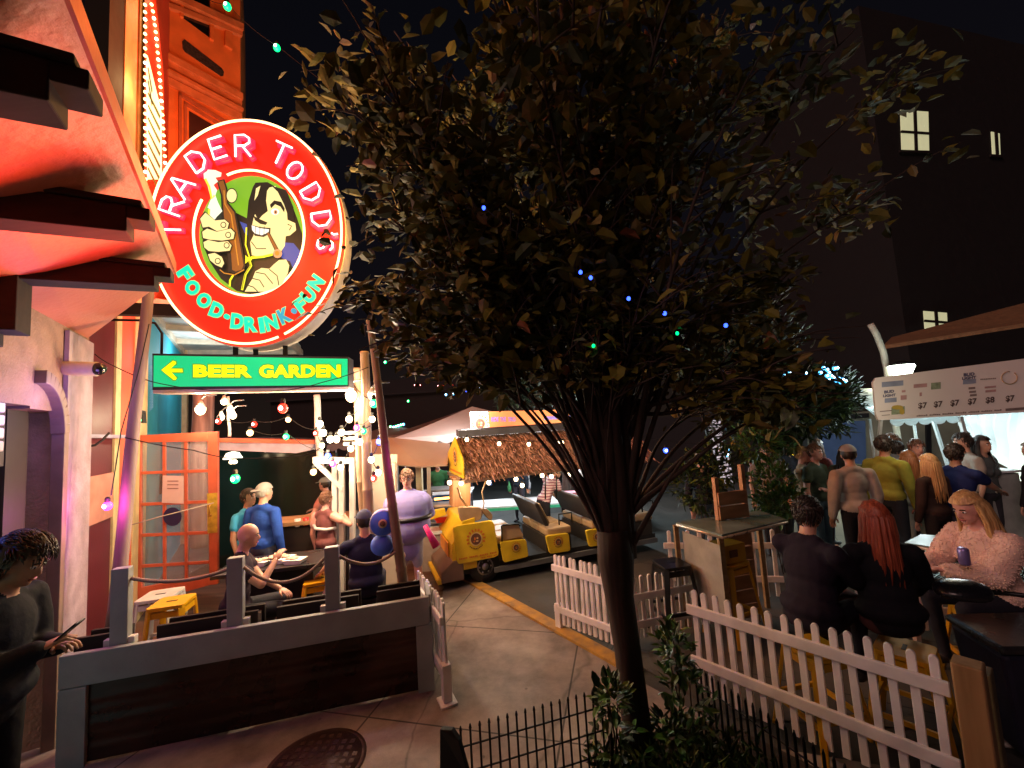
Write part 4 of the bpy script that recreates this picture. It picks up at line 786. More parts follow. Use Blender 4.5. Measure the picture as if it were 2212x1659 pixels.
for i, (q_, lg) in enumerate(panels):
    m = MB(); cpoly(m, rr(*q_), .03, .05); o = m.build('side_panel', YP, CT, .008); emblem(o, PC, cp(lg[0], lg[1], .032), lg[2], cn)
    if i == 0:
        m = MB()
        put_text(m, 'SMALL GROUP RIDES IN TOWN', cp(272, 1528, .034), cp(640, 1466, .034), cp(270, 1508, .034), bold=.0) if 0 else None
        for k in range(22):
            x = 275 + k * 16.5; y = 1524 - k * 3.1
            if k % 6 != 5: cpoly(m, [(x, y), (x + 12, y - 2), (x + 12, y - 18 + (k % 3) * 3), (x, y - 16)], .034, .002)
        for k in range(10):
            x = 480 + k * 16; y = 1508 - k * 3.0
            if k % 4 != 3: cpoly(m, [(x, y), (x + 12, y - 2), (x + 12, y - 12), (x, y - 10)], .034, .002)
        m.build('slogan', LOGO[0], o)
m = MB(); cpoly(m, [(10, 1160), (235, 1120), (245, 1190), (215, 1200), (60, 1250), (10, 1230)], -.7, .1); m.build('far_cowl_panel', YP, CT, .01)
# headrests and benches
def bench(l, parent=CT, back=True):
    m = MB(); 
    for k in range(3): m.beam(cart_pt(l, .06 + k * .36, .56), cart_pt(l + .42, .06 + k * .36, .56), .34, .13, (0, 0, 1))
    o = MB(); 
    a = cart_pt(l + .21, .55, .56)
    for k in range(3):
        mm = MB(); mm.beam(cart_pt(l, .20 + k * .36, .56), cart_pt(l + .42, .20 + k * .36, .56), .34, .12); mm.build('seat_cushion', TAN, parent, .03)
    mm = MB(); mm.beam(cart_pt(l - .02, .55, .38), cart_pt(l + .40, .55, .38), 1.0, .24); mm.build('bench_base', mat('cart_inner', (.03, .02, .012), .6), parent)
    if back:
        mm = MB(); mm.slab([cart_pt(l - .02, .03, .66), cart_pt(l - .18, .03, 1.02), cart_pt(l - .12, .03, 1.03), cart_pt(l + .05, .03, .66)], CW * 1.05); mm.build('backrest', DKV, parent, .02)
        mm = MB(); mm.slab([cart_pt(l + .052, .06, .68), cart_pt(l - .105, .06, 1.01), cart_pt(l - .07, .06, 1.01), cart_pt(l + .085, .06, .68)], CW * .98); mm.build('backrest_pad', TAN, parent, .02)
        mm = MB(); p_ = cart_pt(l + .2, -.0, .66); mm.tube([p_, p_ + V(0, 0, .16), p_ + CU * .22 + V(0, 0, .16), p_ + CU * .22], .014, 6); mm.build('arm_rail', BLACKM, parent)
bench(.62, back=False); bench(1.42); bench(2.2); bench(2.95)
m = MB(); cpoly(m, rr(275, 1022, 500, 1022, 502, 1150, 300, 1170, .2), -.02, .09); m.build('front_headrest', TAN, CT, .02)
m = MB(); cpoly(m, rr(520, 1065, 600, 1065, 655, 1130, 640, 1200, .25), -.25, .12); m.build('driver_seat', mat('seat_brown', (.2, .12, .07), .5), CT, .02)
m = MB(); cpoly(m, rr(690, 1195, 850, 1185, 900, 1300, 700, 1345, .1), .0, .04); m.build('seat_side', TAN, CT, .01)
m = MB(); m.tube([cp(690, 1345, .02), cp(685, 1200, .02), cp(700, 1188, .02), cp(850, 1182, .02), cp(862, 1200, .02)], .012, 6); m.build('side_rail', BLACKM, CT)
# wheels
for l, w_ in ((.42, .10), (2.75, .10), (.42, 1.0), (2.75, 1.0)):
    rt = CW.to_track_quat('Z', 'Y').to_matrix(); c = cart_pt(l, w_ - .07, .24); m = MB(); m.lathe([(.13, -.01), (.21, 0), (.235, .03), (.235, .13), (.21, .16), (.13, .17)], c, 26, rot=rt); wh = m.build('wheel', RUBBER, CT)
    m = MB(); m.lathe([(.13, .0), (.12, -.012), (.05, -.005), (.04, -.03)], c, 20, rot=rt)
    for k in range(6): a = k * math.pi / 3; m.ball(c + rt @ V(.085 * math.cos(a), .085 * math.sin(a), -.012), .014, 6, 4)
    m.build('rim', GREY, wh)
m = MB(); m.beam(cart_pt(.1, -.005, .5), cart_pt(.75, -.005, .5), .02, .06); m.build('wheel_arch', mat('cart_black', (.015, .015, .015), .5), CT)
# roof posts, pillar
m = MB(); a = cp(360, 760, -.5); b_ = cp(360, 1060, -.5); m.beam(a, b_, .28, .26, CW); m.build('pillar', wood('brown_pillar', (.24, .10, .04), (.38, .19, .08), .6, 1.5, 2), CT, .008)
m = MB(); m.tube([cp(265, 830, 0), cp(300, 930, -.05), cp(375, 1025, -.1)], .016, 8); m.build('wiper_post', TAN, CT)
m = MB(); m.tube([cp(545, 740, 0), cp(510, 880, -.05), cp(530, 990, -.05), cp(508, 1110, -.05)], .010, 6); m.build('steering_post', TAN, CT)
for x in (1265, 1380): m = MB(); m.tube([cp(x, 690, -.6), cp(x, 1000, -.6)], .014, 6); m.build('roof_post', BLACKM, CT)
# roof
RL = 3.1; ra = cp(370, 748, .05); ea = ra; lz = ra.z
g0 = (ra - C0); l0 = g0.dot(CU); EZ = lz; RZ = cp(250, 385, -.5).z
def rpt(l, w_, z): return cart_pt(l, w_, z)
THM = mat('thatch', (.30, .155, .095), .85, bump=.8, bscale=40, scale=14, var=.6)
rf = MB(); W0, W1, WR = -.12, 1.15, .5
rf.slab([rpt(l0, W0, EZ), rpt(l0 + RL, W0, EZ + .05), rpt(l0 + RL, WR, RZ), rpt(l0, WR, RZ)], V(0, 0, .03)); rf.slab([rpt(l0, W1, EZ), rpt(l0 + RL, W1, EZ + .05), rpt(l0 + RL, WR, RZ), rpt(l0, WR, RZ)], V(0, 0, .03))
RF = rf.build('roof', THM, CT)
m = MB(); rng = random.Random(3)
for side, ww in ((0, W0), (1, W1)):
    for k in range(2100 if side == 0 else 500):
        f = rng.random(); l = l0 - .03 + f * (RL + .06); s_ = rng.random() ** .8; p = rpt(l, ww + (WR - ww) * s_, EZ + (RZ - EZ) * s_ + .035 + rng.random() * .03)
        dn_ = (rpt(l, ww, EZ) - rpt(l, WR, RZ)).normalized(); L_ = .08 + rng.random() * .14; q = p + dn_ * L_ + CU * (rng.random() - .35) * .09 + V(0, 0, .012 + rng.random() * .02); sd_ = CU * (.006 + rng.random() * .012)
        m.add([p - sd_, p + sd_, q + sd_ * .3 + V(0, 0, .012), q - sd_ * .3], [(0, 1, 2, 3)], rng.choice((0, 0, 1, 2)))
m.build('thatch', [THM, mat('thatch_light', (.46, .25, .17), .85, var=.4), mat('thatch_dark', (.13, .06, .035), .9)], RF, recalc=False)
m = MB(); m.slab([rpt(l0 - .02, WR - .10, RZ + .04), rpt(l0 + RL, WR - .10, RZ + .04), rpt(l0 + RL, WR + .1, RZ + .06), rpt(l0 - .02, WR + .1, RZ + .06)], V(0, 0, .10)); m.build('ridge_board', mat('ridge_grey', (.09, .085, .10), .5), CT)
m = MB(); m.beam(rpt(l0 - .06, W0, EZ - .02), rpt(l0 - .06, W1, EZ - .02), .06, .05); m.beam(rpt(l0 - .04, W0, EZ - .0), rpt(l0 - .04, WR, RZ), .04, .05); m.beam(rpt(l0 - .04, W0, EZ - .02), rpt(l0 + RL, W0, EZ + .03), .04, .04); m.build('roof_edge', mat('roof_edge_wood', (.32, .2, .13), .6), CT)
# gable board
GP = PL(rpt(l0 - .08, W0, EZ), CW); GP.n = -CU
def gb(pts, off, th, mb): mb.slab([rpt(l0 - .09 - off, w_, z) for w_, z in pts], CU * th)
m = MB(); mid = (W0 + W1) / 2 - .1; gb([(W0 + .04, EZ + .02), (W1 - .18, EZ + .02), (W1 - .18, EZ + .15), (W1 - .12, EZ + .17), (W1 - .12, EZ + .32), (mid, RZ + .05), (W0 + .06, EZ + .30), (W0 + .02, EZ + .17), (W0 + .04, EZ + .15)], 0, .02, m); GB_ = m.build('gable_board', YP, CT, .004)
class _G: u = -CW
emblem(GB_, _G, rpt(l0 - .093, mid, EZ + .30), .15, -CU)
m = MB()
for k in range(9): gb([(W0 + .15 + k * .09, EZ + .06), (W0 + .21 + k * .09, EZ + .06), (W0 + .21 + k * .09, EZ + .09), (W0 + .15 + k * .09, EZ + .09)], .004, .002, m)
m.build('lettering', LOGO[0], GB_)
# bulbs on the cart roof
g_ = [(cp(x, y, .06), 'white') for x, y in [(180, 778), (290, 785), (555, 778), (815, 745), (875, 805), (1065, 710), (1155, 720), (1320, 705), (1415, 722)]]
lamp_string('string_lights', 'string of warm white bulbs under the eave of the thatched cart roof', [p + V(0, 0, .05) for p, c in g_], g_, .028, sagd=.01)
g_ = [(cp(x, y, -.1), 'white') for x, y in [(370, 370), (685, 410), (975, 415), (1260, 405), (1300, 400), (1490, 370), (1515, 378)]]
lamp_string('string_lights', 'string of warm white bulbs along the ridge of the thatched cart roof', [p + V(0, 0, .05) for p, c in g_], g_, .026, sagd=.01)

# ================================================================== tents
CANV = mat('white_canvas', (.66, .62, .62), .75, var=.08, scale=2, bump=.15, bscale=12); CANT = mat('tan_canvas', (.36, .27, .20), .8, var=.12, scale=2, bump=.15); CANB = mat('brown_canvas', (.22, .16, .14), .8, var=.15)
def tent(nm, label, c, hw, hd, ze, zp, M_, rot=0, legs=True, val=.18, curve=.25):
    t = thing(nm, label, 'tent', (c[0], c[1], 0)); rm = Matrix.Rotation(rot, 3, 'Z'); P_ = lambda x, y, z: rm @ V(x, y, 0) + V(c[0], c[1], z)
    m = MB(); n = 8; ring = [(-1, -1), (1, -1), (1, 1), (-1, 1)]
    for k in range(4):
        a, b_ = ring[k], ring[(k + 1) % 4]
        for i in range(n):
            f0, f1 = i / n, (i + 1) / n; z = lambda f: ze + (zp - ze) * (f ** (1 + curve))
            g = lambda p, f: P_(p[0] * hw * (1 - f), p[1] * hd * (1 - f), z(f))
            m.add([g(a, f0), g(b_, f0), g(b_, f1), g(a, f1)], [(0, 1, 2, 3)], 0, True)
    for k in range(4):
        a, b_ = ring[k], ring[(k + 1) % 4]; N_ = 12
        for i in range(N_):
            for j, fr in enumerate((0, .25, .5, .75)):
                f0 = (i + fr) / N_; f1 = (i + fr + .25) / N_; dz = lambda q: val * (.62 + .38 * math.sin(math.pi * q))
                pa = Vector(a).lerp(Vector(b_), f0); pb = Vector(a).lerp(Vector(b_), f1)
                m.add([P_(pa.x * hw, pa.y * hd, ze), P_(pb.x * hw, pb.y * hd, ze), P_(pb.x * hw, pb.y * hd, ze - dz(fr + .25)), P_(pa.x * hw, pa.y * hd, ze - dz(fr))], [(0, 1, 2, 3)])
    m.build('canopy', M_, t)
    if legs:
        for a in ring: m = MB(); m.tube([P_(a[0] * hw * .98, a[1] * hd * .98, 0), P_(a[0] * hw * .98, a[1] * hd * .98, ze)], .022, 8); m.build('leg', WHITEP, t)
    m = MB()
    for k in range(4): a, b_ = ring[k], ring[(k + 1) % 4]; m.tube([P_(a[0] * hw * .97, a[1] * hd * .97, ze - .02), P_(b_[0] * hw * .97, b_[1] * hd * .97, ze - .02)], .015, 6); m.tube([P_(a[0] * hw * .97, a[1] * hd * .97, ze - .02), P_(0, 0, zp - .04)], .014, 6)
    m.build('frame', WHITEP, t); return t
c = at(1020, 878, 11.0); tent('market_tent', 'white peaked tent with the orange banner behind the cart', (c.x + .0, 11.0), 1.9, 1.9, 2.08, c.z, CANV, R(12), curve=.1)
c = at(1005, 888, 13.4); tent('market_tent', 'brown tent rising behind the white peaked one', (c.x - .1, 13.6), 2.3, 2.3, 2.1, c.z + .05, CANB, R(12), curve=.1)
c = at(862, 925, 12.0); tent('market_tent', 'low brown tent at the left behind the tan canopy', (c.x - .3, 12.2), 1.6, 1.6, 2.0, c.z + .1, CANB, R(20), curve=.1)
t = thing('canopy', 'tan canvas canopy with sloping front between the bamboo pole and the cart', 'canopy', at(900, 1250, 6.8))
q0 = [at(843, 945, 7.6), at(972, 958, 7.6), at(966, 1004, 6.7), at(910, 1008, 6.7)]; m = MB(); m.slab(q0, V(0, .01, -.02)); m.slab([at(843, 945, 7.6), at(910, 1008, 6.7), at(828, 1001, 6.9), at(755, 1003, 7.2), at(752, 955, 7.6)], V(0, .01, -.02)); m.build('canvas', CANT, t)
m = MB()
m.beam(at(926, 1006, 6.75), gr(928, 1190, 0), .06, .06); m.build('leg', WHITEPAINT, t)
m = MB(); m.beam(at(905, 1008, 7.3), V(at(905, 1008, 7.3).x, 7.3, 0), .10, .1); m.build('thick_leg', mat('cream_leg', (.55, .46, .28), .6), t)
t = thing('banner', 'orange banner with purple lettering and round crests along the white tent', 'banner', at(1150, 930, 9.0)); PBn = PL(at(1150, 910, 8.9), (1, .12)); bn = PBn.n
m = MB(); poly(m, PBn, [(1056, 889), (1250, 884), (1256, 924), (1058, 931)], 0, .02); m.build('sheet', mat('banner_orange', (.75, .30, .05), .7, var=.35, scale=1.2, col2=(.75, .13, .04)), t)
m = MB(); poly(m, PBn, [(1015, 890), (1054, 889), (1059, 940), (1018, 940)], 0, .02); w1 = m.build('white_panel', CANV, t); emblem(w1, PBn, PBn.pt(1037, 915, .003), .19, bn)
m = MB(); poly(m, PBn, [(1250, 884), (1290, 895), (1300, 930), (1256, 924)], 0, .02); w1 = m.build('white_panel', CANV, t); emblem(w1, PBn, PBn.pt(1272, 908, .003), .17, bn)
m = MB(); PU_ = mat('banner_purple', (.28, .16, .42), .6)
for s_, x0, x1 in (('RIDE', 1061, 1077), ('THE', 1080, 1093), ('TRO', 1097, 1114)): put_text(m, s_, PBn.pt(x0, 911, .006), PBn.pt(x1, 910.5, .006), PBn.pt(x0, 901, .006), bold=.05)
poly(m, PBn, [(1175, 900), (1240, 897), (1240, 904), (1175, 907)], .006, .003); m.build('lettering', PU_, t, recalc=False)

# ================================================================== market tables and gear behind the cart
BLU = mat('blue_cloth', (.02, .14, .5), .7); 
def table(nm, label, p, size, h, M_, legM, rot=0, legs=True, th=.035, cat='table'):
    t = thing(nm, label, cat, (p[0], p[1], 0)); m = MB(); m.box((p[0], p[1], h - th / 2), (size[0], size[1], th), rot); m.build('tabletop', M_, t, .006)
    rm = Matrix.Rotation(rot, 3, 'Z')
    for sx_ in (-1, 1):
        for sy in (-1, 1): o_ = rm @ V(sx_ * (size[0] / 2 - .05), sy * (size[1] / 2 - .05), 0); m = MB(); m.beam((p[0] + o_.x, p[1] + o_.y, 0), (p[0] + o_.x, p[1] + o_.y, h - th), .035, .035); m.build('leg', legM, t)
    return t
p = at(948, 1062, 8.2); t = table('vendor_table', 'vendor table with blue cloth lit white, left of the cart roof', (p.x, p.y), (1.3, .7), p.z, mat('white_laminate', (.7, .75, .8), .4), GREY); m = MB(); m.box((p.x, p.y - .36, p.z - .26), (1.3, .02, .5)); m.build('cloth', BLU, t)
p = at(1085, 1085, 9.0); t = table('vendor_table', 'long pale vendor table seen through the open cart', (p.x + .8, p.y), (4.0, .8), p.z, mat('white_laminate', (.7, .75, .8), .4), GREY); m = MB(); m.box((p.x + .8, p.y - .41, p.z - .06), (4.0, .02, .05)); m.build('cloth', mat('green_edge', (.05, .6, .3), .6), t)
t = thing('food_warmer', 'steel food warmer cabinet glowing orange inside beside the tan canopy', 'warmer', at(958, 1160, 7.3)); c = at(958, 1090, 7.3)
for dx in (-.24, .24):
    for dy in (-.2, .2): m = MB(); m.beam((c.x + dx, c.y + dy, .0), (c.x + dx, c.y + dy, c.z + .28), .03, .03); m.build('upright', GREY, t)
for dz in (-.25, 0, .27): m = MB(); m.box((c.x, c.y, c.z + dz), (.52, .44, .03)); m.build('shelf', GREY, t, .004)
m = MB(); m.box((c.x, c.y, .22), (.5, .42, .4)); m.build('base', mat('steel_box', (.35, .33, .3), .35, .7), t, .01)
m = MB(); m.tube([(c.x - .15, c.y, c.z + .1), (c.x + .15, c.y, c.z + .11)], .018, 8); m.build('heat_lamp', glow('heat_orange', (1, .35, .06), 10), t)
t = thing('food_tray', 'red food tray on the steel counter left of the cart', 'tray', at(955, 1117, 6.9)); c = at(955, 1122, 6.95); m = MB(); m.slab([c + V(-.08, -.06, -.04), c + V(.08, -.06, -.04), c + V(.12, -.06, .05), c + V(-.12, -.06, .05)], V(0, .14, 0)); m.build('tray', mat('red_plastic', (.6, .03, .02), .4), t); m = MB(); m.box(c + V(0, 0, .06), (.2, .12, .02)); m.build('paper', mat('white_paper', (.8, .8, .78), .7), t)
t = thing('counter', 'pale counter carrying the red food tray left of the cart', 'counter', at(948, 1180, 7.0)); c = at(948, 1140, 7.0); m = MB(); m.box((c.x, c.y, c.z - .02), (.8, .5, .04)); m.build('worktop', mat('white_laminate', (.7, .75, .8), .4), t); m = MB(); m.box((c.x, c.y, (c.z - .04) / 2), (.74, .44, c.z - .04)); m.build('base', mat('pale_base', (.35, .3, .26), .6), t)
p = at(1235, 1090, 8.2); m = MB(); c = p; t = thing('pink_cooler', 'bright pink drink cooler on the vendor table right of the striped shirt', 'cooler', p); m.box(c, (.24, .22, .40)); m.build('body', mat('pink_plastic', (.8, .02, .22), .45), t, .03); m = MB(); m.box(c + V(0, 0, .22), (.26, .24, .05)); m.build('lid', mat('pink_lid', (.85, .3, .4), .4), t, .01)
table('vendor_table', 'dark vendor table under the pink cooler', (p.x + .1, p.y), (1.6, .6), p.z - .2, DKV, GREY)
m = MB()
for k in range(7): c = at(975 + k * 42, 1062 - (k % 3) * 7, 9.6); m = MB(); m.lathe([(.04, 0), (.045, .12), (.02, .17), (.02, .22)], c, 10); tag(m.build('bottle', mat('bottle_%d' % (k % 3), [(.05, .3, .12), (.5, .5, .55), (.1, .2, .5)][k % 3], .3)), 'small bottle among the vendor goods seen beyond the cart', 'bottle', 'bottles on the vendor tables beyond the cart')

# ================================================================== right: high table, pallet stand, stools
SLT = mat('wet_table_top', (.20, .27, .26), .18, .1, scale=3, var=.5, spec=.8)
A_ = [gr(1462, 1134, 1.07), gr(1560, 1162, 1.07), gr(1700, 1128, 1.07), gr(1640, 1108, 1.07)]
t = thing('high_table', 'glossy high table with pale edge in front of the wooden pallet stand', 'table', (A_[1].x, A_[1].y, 0)); m = MB(); m.slab(A_, V(0, 0, .03)); m.build('tabletop', SLT, t)
m = MB(); m.tube(A_ + [A_[0]], .014, 6); m.build('metal_edge', mat('pale_edge', (.7, .6, .5), .3, .6), t)
for a in (A_[0], A_[1], A_[3]): m = MB(); m.beam(V(a.x, a.y + .04, 0), V(a.x, a.y + .04, 1.06), .045, .045); m.build('leg', wood('table_leg', (.2, .12, .05), (.3, .2, .1)), t)
m = MB(); a, b_ = A_[0], A_[1]; m.slab([V(a.x + .06, a.y, .32), V(b_.x - .03, b_.y, .32), V(b_.x - .03, b_.y, 1.0), V(a.x + .06, a.y, 1.0)], V(.0, .03, 0)); m.build('hanging_cloth', mat('grey_sheet', (.30, .29, .26), .7, bump=.2), t)
c = at(1592, 1180, 4.62); t = thing('pallet_stand', 'tall wooden pallet board stand rising above the high table', 'stand', (c.x, c.y, 0)); PWD = wood('pallet_wood', (.34, .17, .09), (.55, .30, .17), .7, 1.5, 0)
top = at(1600, 1052, 4.62).z
for i in range(9): z = .08 + i * (top - .1) / 9; m = MB(); m.box((c.x, c.y, z + .06), (.36, .03, (top - .1) / 9 * .93), R(14)); m.build('board', PWD, t, .004)
for dx in (-.17, .17): m = MB(); m.box((c.x + dx, c.y + .03 + dx * .25, top / 2 + .06), (.045, .05, top + .12 + (0.22 if dx > 0 else .0)), R(14)); m.build('upright', PWD, t)
def stool(label, p, h, M_, rot=0, s=.15, sp=.21, group=None, box=False):
    t = thing('bar_stool', label, 'stool', (p[0], p[1], 0), group); rm = Matrix.Rotation(rot, 3, 'Z'); P_ = lambda x, y, z: rm @ V(x, y, 0) + V(p[0], p[1], z)
    m = MB(); n = 5; out = []
    for sx_, sy in ((1, 1), (-1, 1), (-1, -1), (1, -1)):
        a0 = math.atan2(sy, sx_) - math.pi / 4
        for i in range(n): a = a0 + i / (n - 1) * math.pi / 2; out.append(P_(sx_ * (s - .035) + .035 * math.cos(a), sy * (s - .035) + .035 * math.sin(a), h - .03))
    m.slab(out, V(0, 0, .03)); m.build('seat', M_, t, .006)
    m = MB(); m.slab([P_(-.045, -.012, h + .001), P_(.045, -.012, h + .001), P_(.045, .012, h + .001), P_(-.045, .012, h + .001)], V(0, 0, .002)); m.build('hand_slot', BLACKM, t)
    cs = ((1, 1), (-1, 1), (-1, -1), (1, -1))
    for a, b_ in cs: m = MB(); m.beam(P_(a * s * .86, b_ * s * .86, h - .03), P_(a * sp, b_ * sp, 0), .055, .025, rm @ V(a, b_, 0), w2=.04, h2=.02); m.build('leg', M_, t, .004)
    for k in range(4):
        a, b_ = cs[k], cs[(k + 1) % 4]; f = .62; q = lambda v, f: P_(v[0] * (s * .86 + (sp - s * .86) * f), v[1] * (s * .86 + (sp - s * .86) * f), (h - .03) * (1 - f)); m = MB(); m.beam(q(a, .6 + .06 * (k % 2)), q(b_, .6 + .06 * (k % 2)), .02, .03); m.build('stretcher', M_, t); m = MB(); m.beam(q(a, .06), q(b_, .06), .02, .05); m.build('apron', M_, t)
    return t
YST = mat('yellow_metal', (.68, .36, .01), .35, .1, var=.15, bump=.05); BST = mat('black_stool', (.012, .012, .014), .35, .2); WST = mat('white_stool', (.6, .6, .62), .4, .1)
c = gr(1572, 1150 + 60, .74); stool('yellow metal bar stool in front of the pallet stand', (c.x, c.y), .74, YST, R(25))
t = thing('yellow_box', 'yellow printed box resting on the yellow bar stool', 'box', (c.x, c.y, .745)); m = MB(); m.box((c.x, c.y, .745 + .09), (.27, .22, .18), R(20)); m.build('carton', mat('yellow_card', (.62, .38, .02), .6), t, .006); m = MB(); m.box((c.x + .01, c.y - .118, .84), (.1, .006, .07), R(20)); m.build('print', LOGO[1], t)
c = gr(1450, 1215, .72); stool('black metal bar stool between the tree trunk and the yellow stool', (c.x, c.y), .72, BST, R(10))
c = gr(1985, 1345, .66); 
stool('orange yellow stool under the red haired seated woman', (2.56, 3.0), .60, YST, R(40)); stool('yellow stool under the seated man in the navy jacket', (2.0, 3.08), .60, YST, R(10)); stool('yellow stool under the seated blonde woman in pink', (3.6, 3.45), .60, YST, R(70))
# patio stools
c = at(347, 1283, 4.45); stool('white low stool with a hand slot beside the orange door', (c.x, c.y), c.z, WST, R(15), .16, .19); c = at(372, 1298, 4.15); stool('yellow low stool next to the white stool behind the planter', (c.x, c.y), c.z, YST, R(15), .15, .18)
stool('yellow stool leg visible between the two seated men', (-2.25, 4.75), .70, YST, R(20)); stool('black stool under the bald man on the patio', (-2.62, 3.9), .56, BST, 0); stool('black stool under the man in the blue cap', (-1.68, 4.6), .56, BST, 0)
# patio table
c = at(600, 1215, 4.85); t = thing('patio_table', 'black patio table covered with food trays between the seated men', 'table', (c.x, c.y, 0)); m = MB(); m.box((c.x, c.y, c.z), (1.1, .6, .04), R(12)); m.build('tabletop', mat('table_black', (.02, .018, .02), .3), t, .006)
m = MB(); m.box((c.x, c.y, c.z / 2), (.85, .45, c.z - .06), R(12)); m.build('base', BLACKM, t)
for i, (x, y) in enumerate([(560, 1200), (583, 1205), (612, 1203), (636, 1200), (598, 1195)]):
    p = at(x, y, 4.72 + .05 * (i % 3)); p.z = c.z + .02; t = thing('food_basket', 'white paper food basket on the black patio table', 'basket', p, 'food baskets on the patio table'); m = MB(); m.slab([p + V(-.08, -.06, 0), p + V(.08, -.06, 0), p + V(.11, -.07, .05), p + V(-.11, -.07, .05)], V(.01, .14, 0)); m.build('tray', mat('white_paper', (.8, .8, .78), .7), t, .006)
    m = MB(); [m.ball(p + V(random.uniform(-.06, .06), random.uniform(-.04, .06), .055), (.035, .03, .02), 7, 5) for _ in range(5)]; m.build('food', mat('crumpled_food', (.62, .48, .38), .7), t)
def cup(x, y, Y, label, M_=None, h=.11):
    p = at(x, y, Y); t = tag(MB().lathe([(.028, 0), (.034, h * .1), (.042, h)], p, 14).build('cup', M_ or mat('white_cup', (.8, .8, .8), .4)), label, 'cup')
cup(643, 1138, 6.0, 'white paper cup on the counter behind the brown haired woman'); cup(661, 1135, 6.0, 'red cup on the counter beside the white cup', mat('red_plastic', (.6, .03, .02), .4))
t = tag(MB().slab([at(690, 1300, 3.95), at(718, 1298, 3.95), at(705, 1262, 3.98)], V(0, .02, 0)).build('napkin', mat('pink_paper', (.7, .5, .55), .7)), 'folded pale napkin standing on the planter between two posts', 'napkin')

# table 2 and wire mesh table on the right
A_ = [gr(1955, 1178, .98), gr(2125, 1206, .98), gr(2150, 1170, .98), gr(1990, 1160, .98)]
t = thing('long_table', 'pale edged long table behind the red haired woman', 'table', (A_[1].x, A_[1].y, 0)); m = MB(); m.slab(A_, V(0, 0, .025)); m.build('tabletop', mat('dark_green_top', (.07, .10, .09), .35), t); m = MB(); m.tube([A_[0], A_[1]], .016, 6); m.build('metal_edge', _M['pale_edge'], t)
m = MB(); a, b_ = A_[0], A_[1]
for f in (.03, .97): p = a.lerp(b_, f); m = MB(); m.beam(V(p.x, p.y + .03, 0), V(p.x, p.y + .03, .97), .04, .04); m.build('leg', WHITEPAINT, t)
A_ = [gr(1900, 1250, .80), gr(2330, 1300, .80), gr(2330, 1215, .80), gr(1985, 1205, .80)]
t = thing('mesh_table', 'black wire mesh table in front of the blonde woman', 'table', (A_[0].x, A_[0].y, 0)); m = MB()
for i in range(31): f = i / 30; m.beam(A_[0].lerp(A_[1], f), A_[3].lerp(A_[2], f), .008, .006); 
for i in range(15): f = i / 14; m.beam(A_[0].lerp(A_[3], f) - V(0, 0, .006), A_[1].lerp(A_[2], f) - V(0, 0, .006), .008, .006)
m2_ = MB(); m2_.slab([p_ - V(0, 0, .02) for p_ in A_], V(0, 0, .008)); m2_.build('tabletop', mat('wet_black_top', (.02, .035, .03), .22, bump=.5, bscale=60), t)
m.build('mesh_top', mat('mesh_metal', (.10, .14, .13), .35, .5), t, recalc=False); m = MB(); m.tube(A_ + [A_[0]], .018, 6); m.build('rim', BLACKM, t)
p = (A_[0] + A_[2]) / 2; m = MB(); m.tube([V(p.x, p.y, 0), V(p.x, p.y, .79)], .045, 10); m.lathe([(.25, 0), (.22, .03), (.05, .05)], V(p.x, p.y, 0), 20); m.build('pedestal', BLACKM, t)
def lumpy(nm, label, cat, c, r, M_, seed=1, amp=.12, cutz=None):
    m = MB(); m.ball((0, 0, 0), r, 40, 26); rg = np.random.default_rng(seed); ph = rg.uniform(0, 6, (6, 3)); fr = rg.uniform(1.5, 7, (6, 3)); vs = []
    for v in m.v: n_ = sum(math.sin(v[0] * fr[k][0] * 3 + ph[k][0]) * math.sin(v[1] * fr[k][1] * 3 + ph[k][1]) * math.sin(v[2] * fr[k][2] * 3 + ph[k][2]) for k in range(6)) / 3; s_ = 1 + amp * n_; z = v[2] * s_; vs.append((v[0] * s_ + c[0], v[1] * s_ + c[1], max(z, cutz if cutz is not None else -9) + c[2]))
    m.v = vs; return tag(m.build(nm, M_), label, cat)
PLB = mat('black_plastic_bag', (.010, .010, .014), .28, bump=.5, bscale=12)
c = at(2080, 1275, 2.75); lumpy('bag', 'shiny black bag lying on the mesh table', 'bag', (c.x, c.y, c.z), V(.15, .11, .06), PLB, 4, .3, -.03)
# dark wheeled bin
c = at(2140, 1400, 2.55); t = thing('waste_bin', 'large dark blue plastic bin at the right edge in front of the blonde woman', 'bin', (2.9, 2.45, 0))
m = MB(); bz = .70; pts0 = [(2.88, 2.68), (3.5, 2.62), (3.62, 3.05), (2.98, 3.1)]
cx_, cy_ = 3.25, 2.86; vs = [(cx_ + (x - cx_) * .82, cy_ + (y - cy_) * .82, .08) for x, y in pts0] + [(x, y, bz) for x, y in pts0]; m.add(vs, [(3, 2, 1, 0), (4, 5, 6, 7), (0, 1, 5, 4), (1, 2, 6, 5), (2, 3, 7, 6), (3, 0, 4, 7)]); NVB = mat('navy_plastic', (.010, .011, .030), .5, bump=.3, bscale=15, var=.5); m.build('body', NVB, t, .03)
m = MB(); m.slab([V((x - cx_) * 1.05 + cx_, (y - cy_) * 1.05 + cy_, bz) for x, y in pts0], V(0, 0, .05)); m.build('lid', mat('black_lid', (.02, .02, .022), .3, bump=.4, bscale=20), t, .02)
for x, y in pts0[2:]: m = MB(); m.lathe([(.09, 0), (.09, .05)], (x - .05, y - .1, .09), 16, rot=Matrix.Rotation(R(90), 3, 'X')); m.build('wheel', RUBBER, t)
c = gr(2180, 1450, .05); 
